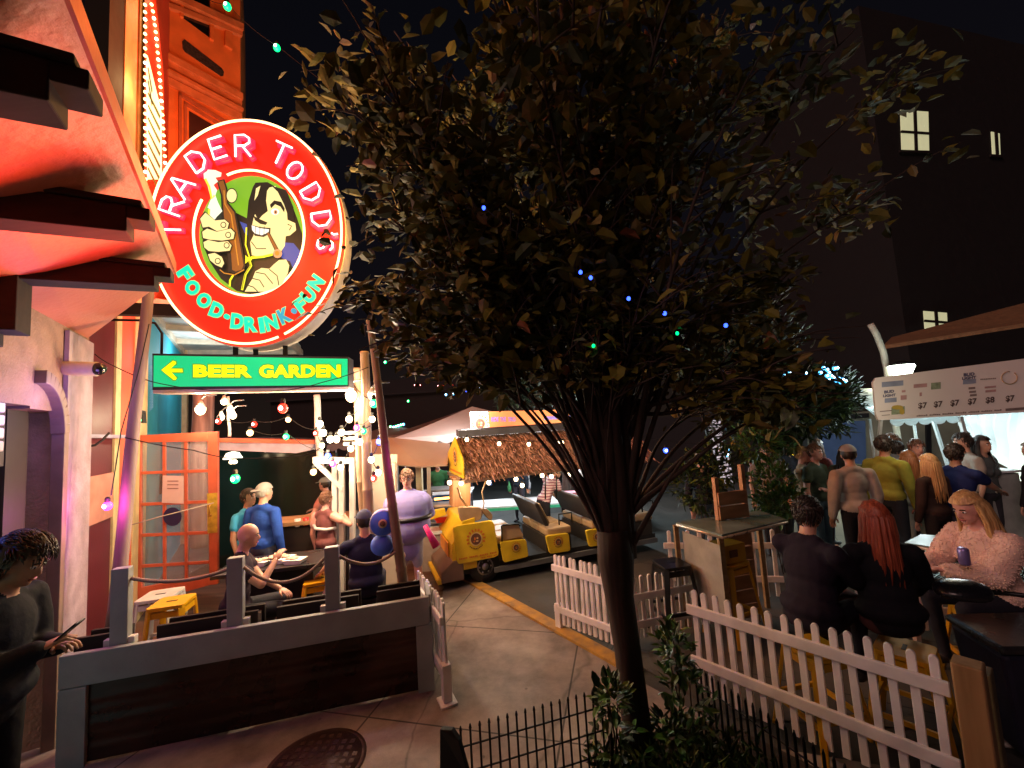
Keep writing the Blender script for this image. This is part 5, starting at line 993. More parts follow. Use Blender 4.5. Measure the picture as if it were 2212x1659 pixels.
for i, (x, y, s_) in enumerate([(2190, 1395, .09), (2175, 1600, .12), (1740, 1410, .05), (1755, 1385, .06), (1870, 1420, .05)]): lumpy('litter', ['crushed pale carton on the dark ground by the bin', 'crushed can on the ground right of the timber post', 'scrap of foil on the ground under the yellow stool', 'crumpled wrapper left of the seated man', 'torn paper near the feet of the seated man'][i], 'litter', tuple(gr(x, y, .04)), V(s_, s_ * .5, .03), mat('litter_pale', (.6, .55, .5), .4, scale=20, var=.5), i, .25)

# ================================================================== beer tent on the right
BT = thing('beer_tent', 'white beer tent with scalloped edge and gathered side curtain under the price board', 'tent', (5.2, 5.9, 0)); CY = mat('tent_white', (.75, .80, .80), .7, var=.06, bump=.1); _n = CY.node_tree; _tr = _n.nodes.new('ShaderNodeBsdfTranslucent'); _tr.inputs[0].default_value = (.7, .78, .8, 1); _mx = _n.nodes.new('ShaderNodeMixShader'); _mx.inputs[0].default_value = .5; _ou = _n.nodes['Material Output']; _n.links.new(_n.nodes['Principled BSDF'].outputs[0], _mx.inputs[1]); _n.links.new(_tr.outputs[0], _mx.inputs[2]); _n.links.new(_mx.outputs[0], _ou.inputs[0])
PBt = PL(at(1900, 870, 6.1), (1, -.06)); btn = PBt.n
m = MB(); a = PBt.pt(1896, 905, -.02); n = 7; x0, x1 = 1925, 2076
for i in range(5):
    xa = x0 + (x1 - x0) * i / 5; xb = x0 + (x1 - x0) * (i + 1) / 5; ya = lambda x: 904 - (x - 1925) * .054
    pts = [(xa, ya(xa)), (xb, ya(xb))] + [(xa + (xb - xa) * (1 - k / 8), ya(xa) + 8 + 9 * math.sin(math.pi * k / 8) ** .6) for k in range(9)]; poly(m, PBt, pts, -.01, .01)
m.build('scalloped_edge', CY, BT)
m = MB(); r0 = [PBt.pt(1900, 903, -.03), PBt.pt(2280, 888, -.03)]; m.slab([r0[0], r0[1], r0[1] + V(0, 2.6, .5), r0[0] + V(1.6, 2.6, .5)], V(0, 0, .03)); m.build('roof', CY, BT)
for x, y0, x2, y2, w_, dy in ((2074, 900, 2102, 1015, .045, 0), (2084, 900, 2120, 1010, .035, .5), (2110, 920, 2127, 1030, .03, 1.0), (1903, 905, 1900, 935, .035, 0), (1925, 905, 1940, 1010, .03, .4)):
    m = MB(); a = PBt.pt(x, y0, -dy); b_ = PBt.pt(x2, y2, -dy); d_ = (b_ - a) / (a.z - b_.z); m.beam(a, a + d_ * a.z * (1 if x2 > 1950 else .999), w_, w_); m.build('pole', mat('tent_pole', (.62, .68, .70), .4, .2), BT)
m = MB(); n = 26
top = [PBt.pt(2085 + i * (215 / n), 897 - i * .5, -.15 - .03 * math.sin(i * 1.7)) for i in range(n + 1)]
bot = [PBt.pt(2090 + i * (215 / n), 908 + min(1, i / n * 1.35) ** .85 * 138, -.15 - .12 * (i / n) - .04 * math.sin(i * 1.7)) for i in range(n + 1)]
for i in range(n):
    q_ = [[top[i].lerp(bot[i], k / 6) + V(0, .03 * math.sin(k), 0), top[i + 1].lerp(bot[i + 1], k / 6) + V(0, .03 * math.sin(k), 0)] for k in range(7)]
    for k in range(6): m.add([q_[k][0], q_[k][1], q_[k + 1][1], q_[k + 1][0]], [(0, 1, 2, 3)], 0, True)
m.build('side_curtain', CY, BT)
MBd = thing('price_board', 'long white drinks price banner above the beer tent', 'banner', PBt.pt(2050, 900, .02)); PBq = PL(PBt.pt(1900, 870, .06), (1, -.06))
def ZP(x, y): return (1858 + .16 * x, 752 + .16 * y)
m = MB(); m.slab([PBq.pt(*ZP(x, y)) for x, y in [(175, 460), (215, 400), (2500, 105), (2500, 850), (250, 975), (215, 900)]], -PBq.n * .03); BO = m.build('board', mat('banner_white', (.80, .75, .72), .6, var=.05, scale=1), MBd)
def bq(mb, x0, y0, x1, y1, sl=-.09, off=.004): mb.slab([PBq.pt(*ZP(x, y), off) for x, y in [(x0, y0), (x1, y0 + sl * (x1 - x0)), (x1, y1 + sl * (x1 - x0)), (x0, y1)]], -PBq.n * .002)
m = MB()
for s_, x0, y1 in (('$7', 780, 830), ('$7', 990, 812), ('$7', 1215, 795), ('$7', 1450, 775), ('$8', 1690, 755), ('$7', 1960, 735), ('$7', 2230, 712)):
    f = lambda x, y: PBq.pt(*ZP(x, y), .005); m = MB(); put_text(m, s_, f(x0, y1), f(x0 + 120, y1 - 10), f(x0, y1 - 92), bold=.03); m.build('price', mat('price_dark', (.10, .07, .07), .6), BO, recalc=False)
m = MB()
for k in range(46):
    x = 760 + k * 25
    if k % 7 != 6: bq(m, x, 924 - (x - 760) * .07 - 14 - (k * 7 % 4) * 2, x + 19, 924 - (x - 760) * .07, -.07)
bq(m, 265, 850, 430, 862); bq(m, 290, 905, 400, 913); bq(m, 1960, 815, 2330, 850, -.07)
for x, y in ((1460, 530), (1470, 580), (1480, 625)): bq(m, x, y, x + 90, y + 28)
for k in range(9): bq(m, 1620 + k * 24, 415 - k * 1.5, 1638 + k * 24, 430 - k * 1.5)
m.build('small_print', mat('print_grey', (.25, .2, .19), .6), BO, recalc=False)
m = MB()
for a in ((290, 460, 580, 530), (330, 680, 490, 740), (1385, 430, 1560, 490)): bq(m, *a)
m.build('blue_patch', mat('patch_blue', (.28, .33, .45), .6), BO, recalc=False)
m = MB(); f = lambda x, y: PBq.pt(*ZP(x, y), .006)
put_text(m, 'BUD', f(320, 615), f(455, 600), f(320, 575), bold=.05); put_text(m, 'LIGHT', f(305, 665), f(475, 650), f(305, 628), bold=.05); put_text(m, 'BUD', f(1390, 385), f(1540, 370), f(1390, 340), bold=.05); put_text(m, 'LIGHT', f(1370, 430), f(1560, 412), f(1370, 392), bold=.05)
m.build('brand_lettering', mat('ink_navy', (.10, .11, .2), .6), BO, recalc=False)
m = MB(); bq(m, 955, 470, 1085, 560); bq(m, 420, 800, 600, 900); m.build('green_crest', mat('patch_green', (.28, .36, .24), .6, scale=20, var=.4), BO, recalc=False)
m = MB(); m.slab([PBq.pt(*ZP(560 + 35 * math.cos(a), 855 + 42 * math.sin(a)), .007) for a in [i * .52 for i in range(12)]], -PBq.n * .001); m.slab([PBq.pt(*ZP(500 + 80 * math.cos(a), 800 + 30 * math.sin(a)), .007) for a in [i * .52 for i in range(12)]], -PBq.n * .001); m.build('yellow_crest', mat('patch_yellow', (.55, .42, .08), .6), BO, recalc=False)
m = MB(); bq(m, 560, 570, 610, 600); bq(m, 545, 640, 625, 700, off=.0045); bq(m, 800, 600, 830, 650); bq(m, 1680, 520, 1830, 545); bq(m, 1690, 570, 1830, 600); bq(m, 720, 490, 900, 540); m.build('red_crest', mat('patch_red', (.50, .30, .30), .6), BO, recalc=False)
m = MB(); c_ = [PBq.pt(*ZP(2010 + 105 * math.cos(a), 400 + 85 * math.sin(a)), .006) for a in [i * math.pi / 14 for i in range(-4, 22)]]; m.tube(c_, .006, 5); m.build('ring_logo', mat('patch_tan', (.42, .30, .16), .6), BO)
c = at(2095, 1022, 6.0); t = thing('serving_counter', 'draped serving counter under the beer tent', 'counter', (c.x, c.y, 0)); m = MB(); m.box((c.x + .15, c.y + .2, c.z), (1.0, .55, .03)); m.build('worktop', mat('white_laminate', (.7, .75, .8), .4), t); m = MB(); m.box((c.x + .15, c.y + .2, c.z / 2 - .01), (.95, .5, c.z - .04)); m.build('skirt', mat('grey_cloth', (.35, .38, .36), .8, bump=.3, bscale=8), t)
cup(2112, 1016, 5.95, 'clear cup on the left end of the serving counter'); cup(2128, 1014, 6.0, 'clear cup on the right end of the serving counter')
# street lamp
t = thing('street_lamp', 'curved pole street lamp glowing white above the price banner', 'lamp', at(1945, 830, 9.0)); pts = [at(1880, 700, 8.8), at(1893, 722, 8.8), at(1908, 760, 8.8), at(1916, 800, 8.8)]; p = pts[-1]; m = MB(); m.tube(pts + [V(p.x + .05, p.y, 0)], .06, 10); m.build('pole', mat('lamp_pole', (.35, .33, .26), .5), t)
c = at(1948, 800, 8.6); m = MB(); m.lathe([(.13, -.13), (.22, .08), (.20, .11)], c, 20); m.build('glass_shade', glow('lamp_glass', (.88, 1, .80), 9, False), t); m = MB(); m.lathe([(.24, .11), (.12, .17), (.02, .2)], c, 20); m.build('cap', BLACKM, t); m = MB(); m.tube([at(1916, 800, 8.8), c + V(0, 0, .17)], .02, 6); m.build('arm', BLACKM, t)

# ================================================================== far buildings
DB = mat('dark_brick', (.007, .004, .004), .9, bump=.3, scale=4, bscale=20); LITW = mat('lit_window', (.7, .7, .45), .4, emit=(.62, .60, .34), es=.62, scale=1.5, col2=(.4, .4, .3))
t = thing('brick_building', 'tall dark brick building with a few lit windows at the right', 'building', (20, 16, 0)); Pb = PL(at(1940, 500, 14), (1, .25))
m = MB(); a = Pb.pt(1925, 500, 0); b_ = a + Pb.u * 18; quad(m, a, b_, 0, 16.5, -Pb.n * 6); m.build('wall', DB, t)
for i, (x0, y0, x1, y1) in enumerate([(1944, 238, 2004, 326), (2140, 285, 2158, 335), (1994, 672, 2044, 712)]):
    m = MB(); poly(m, Pb, [(x0, y0), (x1, y0 + 4), (x1 + 2, y1 + 2), (x0 + 3, y1)], .02, .04); w_ = m.build('window', LITW, t); m = MB(); xm = (x0 + x1) / 2; ym = y0 + (y1 - y0) * .55
    poly(m, Pb, [(xm - 3, y0), (xm + 3, y0), (xm + 6, y1), (xm, y1)], .05, .03); 
    if x1 - x0 > 30: poly(m, Pb, [(x0, ym - 3), (x1, ym + 1), (x1, ym + 6), (x0, ym + 2)], .055, .03)
    poly(m, Pb, [(x0 - 4, y1), (x1 + 4, y1 + 2), (x1 + 4, y1 + 7), (x0 - 4, y1 + 5)], .07, .05); m.build('frame', DKWOOD, w_)
t = thing('low_building', 'low building with a long brown tiled roof at the right behind the beer tent', 'building', (14, 11, 0)); Pr = PL(at(2050, 780, 10.5), (1, -.1))
m = MB(); a = Pr.pt(1925, 838, 0); b_ = Pr.pt(2400, 760, 0); a.z = 3.55; b_.z = 4.0; a2 = at(1930, 735, 12.5); b2 = at(2260, 650, 12.5); m.slab([a, b_, b2 + V(1.5, 0, .3), a2], V(0, .05, .1)); m.build('roof', mat('brown_tile_roof', (.24, .125, .055), .8, bump=.6, bscale=18, var=.3, scale=8), t)
WLM = mat('far_wall', (.13, .125, .09), .8, var=.4, scale=1.2); m = MB(); poly(m, Pr, [(1700, 905), (2450, 840), (2450, 1060), (1700, 1110)], -.3, .2); m.build('wall', WLM, t)
for x0, x1, y0, y1, M_ in ((1692, 1735, 940, 1070, DARKGLASS), (1742, 1756, 930, 1075, BLACKM), (1762, 1778, 925, 1075, BLACKM), (1782, 1885, 912, 1040, mat('blue_glass_door', (.02, .03, .06), .2, emit=(.02, .035, .07), es=.6)), (2020, 2030, 905, 1010, BLACKM), (2130, 2160, 960, 1000, mat('pale_notice', (.3, .3, .25), .7))):
    m = MB(); poly(m, Pr, [(x0, y0), (x1, y0 - 3), (x1 + 3, y1), (x0 + 3, y1)], -.25, .06); m.build('window' if M_ is not BLACKM else 'post', M_, t)
m = MB(); poly(m, Pr, [(1690, 905), (1890, 892), (1890, 902), (1690, 917)], -.2, .1); m.build('lintel', BLACKM, t)
t = thing('lit_kiosk_window', 'small lit window with a yellow sign left of the standing crowd', 'window', at(1710, 1000, 8.6)); Pk = PL(at(1710, 980, 8.6), (1, 0)); m = MB(); poly(m, Pk, [(1694, 945), (1728, 943), (1732, 1020), (1699, 1022)], 0, .1); m.build('pane', mat('kiosk_pane', (.2, .25, .1), .4, emit=(.32, .42, .22), es=.7, scale=4, col2=(.05, .1, .02)), t)
m = MB(); poly(m, Pk, [(1694, 962), (1716, 970), (1722, 985), (1700, 984)], .01, .01); m.build('yellow_sign', mat('kiosk_yellow', (.8, .6, .0), .4, emit=(.9, .62, .02), es=1), t); m = MB(); m.lathe([(.02, .08), (.2, .0), (.2, -.02)], at(1708, 950, 8.3), 16); m.build('lamp_shade', CREAM, t)
m = MB(); poly(m, Pk, [(1698, 1000), (1718, 1000), (1722, 1024), (1702, 1024)], .01, .01); m.build('blue_panel', mat('kiosk_blue', (.1, .2, .8), .4, emit=(.2, .35, .95), es=1.0), t)
t = thing('row_houses', 'dark row of houses against the sky behind the tents', 'building', (-3, 24, 0)); m = MB()
m.box((-6, 26, 2.1), (16, 4, 4.2)); m.build('wall', mat('far_dark', (.03, .02, .016), .9), t)
m = MB(); m.slab([V(-14.2, 23.8, 4.2), V(2.2, 23.8, 4.2), V(2.2, 26, 5.2), V(-14.2, 26, 5.2)], V(0, .1, .1)); m.build('roof', mat('far_roof', (.03, .022, .02), .9), t)
# white lattice screen glimpsed through the branches
t = thing('lit_blind', 'white slatted blind glimpsed between the branches right of the trunk', 'blind', at(1550, 950, 7.5)); Pl = PL(at(1550, 930, 7.5), (1, 0))
m = MB()
for k in range(11): x = 1524 + k * 2.6 + (10 if k > 5 else 0); y = 908 + k * 13; poly(m, Pl, [(x, y), (x + 33 - k, y - 2), (x + 33 - k, y + 7), (x, y + 9)], 0, .02)
m.build('slats', mat('slat_lit', (.7, .68, .72), .5, emit=(.6, .56, .66), es=.55), t); m = MB(); poly(m, Pl, [(1518, 900), (1524, 900), (1552, 1040), (1546, 1040)], .02, .04); m.build('side_rail', BLACKM, t)
t = thing('white_rail', 'white upright slats of a gate glimpsed between the tree branches', 'rail', at(1320, 1050, 7.5)); Pl = PL(at(1320, 1040, 7.5), (1, 0))
for x0, y0, y1 in ((1318, 1015, 1040), (1320, 1048, 1062), (1322, 1075, 1092), (1334, 1016, 1042), (1337, 1055, 1075), (1298, 1030, 1080)): m = MB(); poly(m, Pl, [(x0, y0), (x0 + 7, y0), (x0 + 9, y1), (x0 + 2, y1)], 0, .03); m.build('slat', WHITEP, t)
# blue light cluster in the far tree
g_ = [(at(x, y, 5.4), 'cyan') for x, y in [(1695, 812), (1697, 824), (1706, 806), (1712, 803), (1718, 800), (1740, 806), (1772, 805), (1779, 795), (1786, 798), (1790, 805), (1786, 812), (1795, 812), (1802, 796), (1808, 795), (1800, 815), (1806, 822), (1812, 818), (1820, 820), (1826, 823), (1790, 820), (1778, 822), (1816, 826), (1700, 832)]]
lamp_string('string_lights', 'tangled cluster of pale blue lights in the dark tree right of the trunk', [p for p, c in g_], g_, .021, 6, rad=.002)
g_ = [(at(x, y, 6.5), c) for x, y, c in [(1316, 935, 'blue'), (1570, 970, 'cyan'), (1570, 981, 'cyan'), (1438, 973, 'blue')]]
lamp_string('string_lights', 'few blue lights hanging behind the lower branches of the tree', [p + V(0, 0, .05) for p, c in g_], g_, .034, 7, rad=.003)
# ================================================================== trees and plants
def bark_mat(nm, a, b_): return wood(nm, a, b_, .85, 3, 2, .8)
BARK = bark_mat('bark', (.020, .011, .008), (.055, .030, .022))
LEAF = [mat('leaf_olive', (.135, .115, .014), .6, var=.5, scale=5, spec=.25), mat('leaf_brownish', (.17, .115, .025), .6, var=.4, scale=5), mat('leaf_dark', (.045, .055, .014), .6, var=.4, scale=5), mat('leaf_rusty', (.22, .07, .025), .5, var=.3)]
def leaf_add(vs, fs, mi, p, d, up, L, W_, m, rng):
    d = d.normalized(); s_ = d.cross(up); s_ = s_.normalized() if s_.length > 1e-3 else V(1, 0, 0); n_ = s_.cross(d)
    cur = rng.uniform(-.25, .35) * L; b = len(vs)
    vs += [p, p + d * L * .3 + s_ * W_ * .5 + n_ * L * .1, p + d * L * .72 + s_ * W_ * .38 + n_ * (L * .06 - cur * .4), p + d * L - n_ * cur, p + d * L * .72 - s_ * W_ * .38 + n_ * (L * .06 - cur * .4), p + d * L * .3 - s_ * W_ * .5 + n_ * L * .1, p + d * L * .5 - n_ * cur * .15]
    fs += [(b, b + 1, b + 6), (b + 1, b + 2, b + 6), (b + 2, b + 3, b + 6), (b + 3, b + 4, b + 6), (b + 4, b + 5, b + 6), (b + 5, b, b + 6)]; mi += [m] * 6
rg = random.Random(11)
TB = V(.70, 2.98, 0)
TT = thing('street_tree', 'large leafy street tree with dark spreading branches in the middle of the view', 'tree', TB)
tk = MB(); vs, fs, mi = [], [], []
pts = [gr(1390, 1650, 0)]; 
trunk = [(TB + V(0, 0, -.02), .118), (TB + V(-.01, 0, .3), .095), (TB + V(-.025, .01, .7), .090), (TB + V(-.05, .02, 1.05), .098), (TB + V(-.055, .02, 1.3), .125), (TB + V(-.06, .02, 1.5), .11)]
tk.tube([p for p, r in trunk], [r for p, r in trunk], 16)
limb_tips = []
def limb(p, q, r0, r1, bend, n=12, seg=7):
    p, q = Vector(p), Vector(q); side = (q - p).cross(V(0, 0, 1)); side = side.normalized() if side.length > .01 else V(1, 0, 0); out = []
    ph = rg.uniform(0, 6)
    up = V(p.x * .78 + q.x * .22, p.y * .78 + q.y * .22, p.z + (q.z - p.z) * .62)
    if q.z - p.z < 1.6: up = V(p.x * .6 + q.x * .4, p.y * .6 + q.y * .4, p.z + (q.z - p.z) * .85)
    for i in range(n + 1): f = i / n; out.append(p * (1 - f) ** 2 + up * 2 * f * (1 - f) + q * f * f + side * math.sin(f * 5 + ph) * bend * f * (1.2 - f) + V(0, 0, 1) * math.sin(f * math.pi) * bend * -.5)
    tk.tube(out, [r0 + (r1 - r0) * (i / n) ** .8 for i in range(n + 1)], seg); return out
def env(z):                                   # half width of the crown at height z
    pts_ = [(1.6, .15), (2.0, .85), (2.5, 1.25), (3.0, 1.6), (3.6, 1.78), (4.4, 1.92), (5.5, 2.0), (6.8, 1.9), (7.8, .8)]
    for (a, b_), (c, d_) in zip(pts_, pts_[1:]):
        if a <= z <= c: return b_ + (d_ - b_) * (z - a) / (c - a)
    return .1
CX, CYY = .80, 3.15
mains = []
leaders = [limb(TB + V(-.05, .02, 1.35), V(.52, 3.0, 7.2), .070, .015, .10, 20, 10), limb(TB + V(.0, .02, 1.3), V(.95, 3.25, 7.4), .078, .015, .14, 20, 10), limb(TB + V(-.08, .0, 1.3), V(.10, 2.95, 5.6), .055, .012, .16, 20, 9), limb(TB + V(.04, .04, 1.3), V(1.45, 3.5, 5.8), .060, .012, .18, 20, 9)]
mains += leaders
def start(low=.0, hi=.42, bias=None):
    l = rg.choice(leaders) if bias is None else leaders[bias]; i = int(rg.uniform(low, hi) * 20); return l[i]
for i in range(26):
    a = i * 2.399 + .3; rr_ = rg.uniform(.5, 1.0); zt = rg.uniform(4.0, 7.4); e_ = env(zt) * rr_
    tip = V(CX + e_ * math.cos(a), CYY + e_ * math.sin(a) * .95, zt)
    mains.append(limb(start(.06, .45, (2 if math.cos(a) < -.3 else 3 if math.cos(a) > .3 else rg.randint(0, 1))), tip, rg.uniform(.016, .032), .005, rg.uniform(.12, .4), 18, 7))
for (x, y, Y) in ((765, 215, 3.0), (790, 400, 3.2), (830, 600, 3.1), (850, 680, 3.0), (960, 765, 2.95), (830, 300, 3.1), (840, 480, 3.1), (850, 60, 2.9), (1110, 850, 2.95), (820, 150, 3.0), (870, 640, 3.05), (1000, 700, 2.8), (930, 560, 2.7), (1040, 620, 3.3), (905, 340, 2.8), (1200, 800, 2.8), (715, 205, 3.0), (735, 255, 3.0), (810, 650, 3.05), (805, 715, 3.0), (780, 130, 3.1)):
    mains.append(limb(start(.0, .2, 2), at(x, y, Y), .020, .005, .14, 16, 7))
for (x, y, Y) in ((1930, 180, 3.4), (1900, 420, 3.5), (1770, 590, 3.6), (1700, 740, 3.4), (1640, 840, 3.5), (1850, 60, 3.2), (1560, 860, 3.1), (1480, 900, 3.2), (1600, 930, 3.1), (1720, 870, 3.3), (1800, 790, 3.4), (1540, 940, 3.0), (1660, 800, 2.9)):
    mains.append(limb(start(.0, .25, 3), at(x, y, Y), .024, .006, .14, 16, 7))
for k in range(26):                              # thin tangled shoots rising out of the fork
    st = start(.02, .3); mains.append(limb(st, st + V(rg.uniform(-.5, .5), rg.uniform(-.3, .3), rg.uniform(.9, 1.9)), .010, .004, .2, 10, 5))
twigs = []
for br in mains:
    for k in range(15):
        f = rg.uniform(.34, 1.0); i = int(f * (len(br) - 1)); p = br[i]; d = (br[min(i + 1, len(br) - 1)] - br[i - 1]).normalized()
        if p.z < (2.15 if p.x > CX - .3 else 2.4): continue
        v = V(rg.gauss(0, 1), rg.gauss(0, 1), rg.gauss(0, .7)).normalized(); L_ = rg.uniform(.25, .6); q = p + (d * .5 + v * .9) * L_
        q.z = q.z if q.z > 2.55 else (2.55 + rg.uniform(0, .6) if q.x < CX + .5 else max(q.z, 2.15 + rg.uniform(0, .2))); out = []
        for j in range(5): out.append(p.lerp(q, j / 4) + V(0, 0, .05 * math.sin(j / 4 * 3)))
        tk.tube(out, [.009 - .0016 * j for j in range(5)], 4, cap=False); twigs.append(out)
tk.build('trunk', BARK, TT, recalc=False)
for tw in twigs:
    nl = rg.randint(14, 20)
    for k in range(nl):
        f = rg.uniform(.1, 1); i = min(int(f * 4), 3); p = tw[i].lerp(tw[i + 1], f * 4 - i); d = (tw[-1] - tw[0]).normalized() * .5 + V(rg.gauss(0, .8), rg.gauss(0, .8), rg.gauss(-.15, .55))
        hx = math.hypot(p.x - CX, p.y - CYY)
        if p.z < 3.9 and abs(p.x - CX) < .8 and p.y < 3.3 and rg.random() < .72: continue
        p = p + V(rg.gauss(0, .09), rg.gauss(0, .09), rg.gauss(0, .09))
        if p.y < 1.35 and p.z < 4.5: continue
        if p.z < 2.44 and p.x < CX + .3: continue
        if p.x > 2.2 and p.z < 3.0: continue
        u_ = rg.random(); m_ = 0 if u_ < .52 else 1 if u_ < .70 else 2 if u_ < .985 else 3
        L_ = rg.uniform(.05, .16); leaf_add(vs, fs, mi, p, d, V(rg.gauss(0, .5), rg.gauss(0, .5), 1), L_, L_ * rg.uniform(.42, .8), m_, rg)
cr = MB(); cr.v = [tuple(v) for v in vs]; cr.f = fs; cr.mi = mi; cr.sm = [False] * len(fs); cr.build('crown', LEAF, TT, recalc=False)
print('leaves', len(fs) // 6)

def bush_leaves(c, r, n, mats, L0, L1, up=.3, seed=1):
    rr_ = random.Random(seed); vs, fs, mi = [], [], []
    for k in range(n):
        v = V(rr_.gauss(0, 1), rr_.gauss(0, 1), rr_.gauss(0, 1)).normalized(); f = rr_.uniform(.35, 1) ** .6 * (1 + .25 * math.sin(v.x * 5 + v.z * 7 + seed)); p = V(c[0] + v.x * r[0] * f, c[1] + v.y * r[1] * f, c[2] + v.z * r[2] * f)
        if p.z < .02: continue
        L_ = rr_.uniform(L0, L1); leaf_add(vs, fs, mi, p, v + V(rr_.gauss(0, .5), rr_.gauss(0, .5), rr_.gauss(up, .4)), V(0, 0, 1) + v * .3, L_, L_ * rr_.uniform(.35, .6), rr_.choice(mats), rr_)
    return vs, fs, mi
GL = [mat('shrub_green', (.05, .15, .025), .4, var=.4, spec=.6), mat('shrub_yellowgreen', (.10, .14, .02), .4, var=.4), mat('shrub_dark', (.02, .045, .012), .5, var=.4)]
def shrub(label, base, parts, n, L0=.05, L1=.1, seed=1, nm='shrub', cat='shrub', M_=None, mi_=(0, 1, 2), stems=6, trunk=None, group=None):
    t = thing(nm, label, cat, (base[0], base[1], 0), group); c_ = MB()
    for i, (c, r) in enumerate(parts): vs, fs, mi = bush_leaves(c, r, n // len(parts), mi_, L0, L1, .3, seed + i); c_.add(vs, fs); c_.mi[-len(fs):] = mi
    c_.build('crown' if trunk else 'foliage', M_ or GL, t, recalc=False)
    m = MB(); rr_ = random.Random(seed)
    if trunk: m.tube([V(base[0], base[1], 0), V(base[0] + .05, base[1], trunk * .5), V(parts[0][0][0], parts[0][0][1], parts[0][0][2])], [.16, .12, .05], 10); [m.tube([V(base[0] + .05, base[1], trunk * .6), Vector(c).lerp(V(base[0], base[1], trunk), .3), Vector(c)], [.07, .05, .02], 7) for c, r in parts]
    else:
        for k in range(stems): c, r = parts[k % len(parts)]; m.tube([V(base[0] + rr_.uniform(-.08, .08), base[1] + rr_.uniform(-.08, .08), 0), V(c[0] + rr_.uniform(-1, 1) * r[0] * .5, c[1] + rr_.uniform(-1, 1) * r[1] * .5, c[2] + r[2] * .4)], [.008, .004], 5)
    m.build('trunk' if trunk else 'stem', BARK, t, recalc=False); return t
shrub('tall leafy shrub growing right beside the tree trunk', (1.0, 2.95), [((1.02, 2.95, .38), (.15, .16, .36)), ((1.0, 3.0, .66), (.11, .11, .20)), ((.92, 2.85, .22), (.18, .18, .22))], 380, .05, .10, 3, mi_=(0, 0, 1, 2))
shrub('small bushy plant pushing through the mesh guard left of the trunk', (.55, 2.85), [((.52, 2.85, .30), (.13, .13, .26)), ((.50, 2.75, .55), (.08, .08, .12))], 150, .06, .10, 8, mi_=(0, 2, 2, 1))
# low ground plants below the trunk
gv, gf, gm = [], [], []; rr_ = random.Random(21)
for k in range(6500):
    x = rr_.uniform(.35, 1.75); y = rr_.uniform(1.0, 3.0)
    if x > 1.15 + (3.1 - y) * .42 or y < 1.0 + abs(x - .8) * .2: continue
    h_ = rr_.uniform(.10, .30) * (1.2 if x > .75 else .6); p = V(x, y, .01 + rr_.random() * h_); d = V(rr_.gauss(0, .6), rr_.gauss(0, .6), rr_.uniform(.2, 1.2)); leaf_add(gv, gf, gm, p, d, V(rr_.gauss(0, 1), rr_.gauss(0, 1), .3), rr_.uniform(.05, .12), rr_.uniform(.012, .03), rr_.choice((0, 2, 2, 1)), rr_)
m = MB(); m.add(gv, gf); m.mi = gm; tag(m.build('ground_cover', GL, recalc=False), 'dark leafy ground cover filling the tree pit below the trunk', 'ground cover', kind='stuff')
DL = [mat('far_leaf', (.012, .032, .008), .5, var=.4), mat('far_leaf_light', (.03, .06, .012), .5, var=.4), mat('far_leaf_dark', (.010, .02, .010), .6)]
c1 = at(1600, 800, 6.6); c2 = at(1760, 720, 7.2); c3 = at(1830, 830, 6.8); c4 = at(1680, 900, 6.6)
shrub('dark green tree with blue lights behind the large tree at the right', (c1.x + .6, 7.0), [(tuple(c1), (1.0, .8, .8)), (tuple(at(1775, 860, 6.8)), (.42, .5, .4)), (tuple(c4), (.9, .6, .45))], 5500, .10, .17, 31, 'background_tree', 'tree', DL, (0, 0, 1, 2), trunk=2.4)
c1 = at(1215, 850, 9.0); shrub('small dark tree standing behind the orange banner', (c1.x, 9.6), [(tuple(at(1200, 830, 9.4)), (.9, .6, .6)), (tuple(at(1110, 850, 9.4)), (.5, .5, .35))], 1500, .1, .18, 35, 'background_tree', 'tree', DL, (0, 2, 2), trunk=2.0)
c1 = at(1670, 1050, 5.9); shrub('bright green potted shrub right of the pallet stand', (c1.x, 5.9), [(tuple(c1), (.30, .3, .42)), (tuple(at(1690, 1085, 5.7)), (.35, .3, .25)), (tuple(at(1640, 960, 6.0)), (.4, .3, .3))], 1500, .06, .12, 41, M_=GL, mi_=(0, 0, 1))
c1 = at(1500, 1050, 5.6); shrub('dark olive shrub seen between the branches and the pallet stand', (c1.x, 5.7), [(tuple(c1), (.35, .3, .35)), (tuple(at(1545, 1010, 5.5)), (.35, .3, .3))], 900, .06, .12, 44, M_=GL, mi_=(2, 2, 1))
# ================================================================== people
def cloth(nm, c, var=.2, rough=.85): return mat('cloth_' + nm, c, rough, var=var, scale=9, bump=.7, bscale=16, spec=.2)
SK = {'light': mat('skin_light', (.58, .32, .22), .5, var=.12, scale=12), 'tan': mat('skin_tan', (.42, .22, .14), .5, var=.12, scale=12), 'pink': mat('skin_pink', (.62, .30, .24), .5, var=.12, scale=12)}
LIP = mat('lips', (.40, .10, .08), .4); EYEW = mat('eye_white', (.7, .68, .65), .3, var=.02); EYED = mat('eye_dark', (.02, .015, .01), .2)
SHOE = mat('shoe_dark', (.03, .028, .03), .6); SHOEW = mat('shoe_white', (.6, .6, .58), .6)
def hairm(nm, a, b_): return wood('hair_' + nm, a, b_, .45, 9, 2, .6)
HR = {'dark': hairm('dark', (.012, .008, .006), (.04, .025, .018)), 'brown': hairm('brown', (.08, .035, .018), (.20, .09, .05)), 'red': hairm('red', (.16, .025, .012), (.42, .09, .04)), 'blonde': hairm('blonde', (.34, .17, .06), (.62, .38, .16)), 'grey': hairm('grey', (.2, .19, .18), (.35, .33, .31)), 'ginger': hairm('ginger', (.22, .07, .02), (.42, .16, .06))}
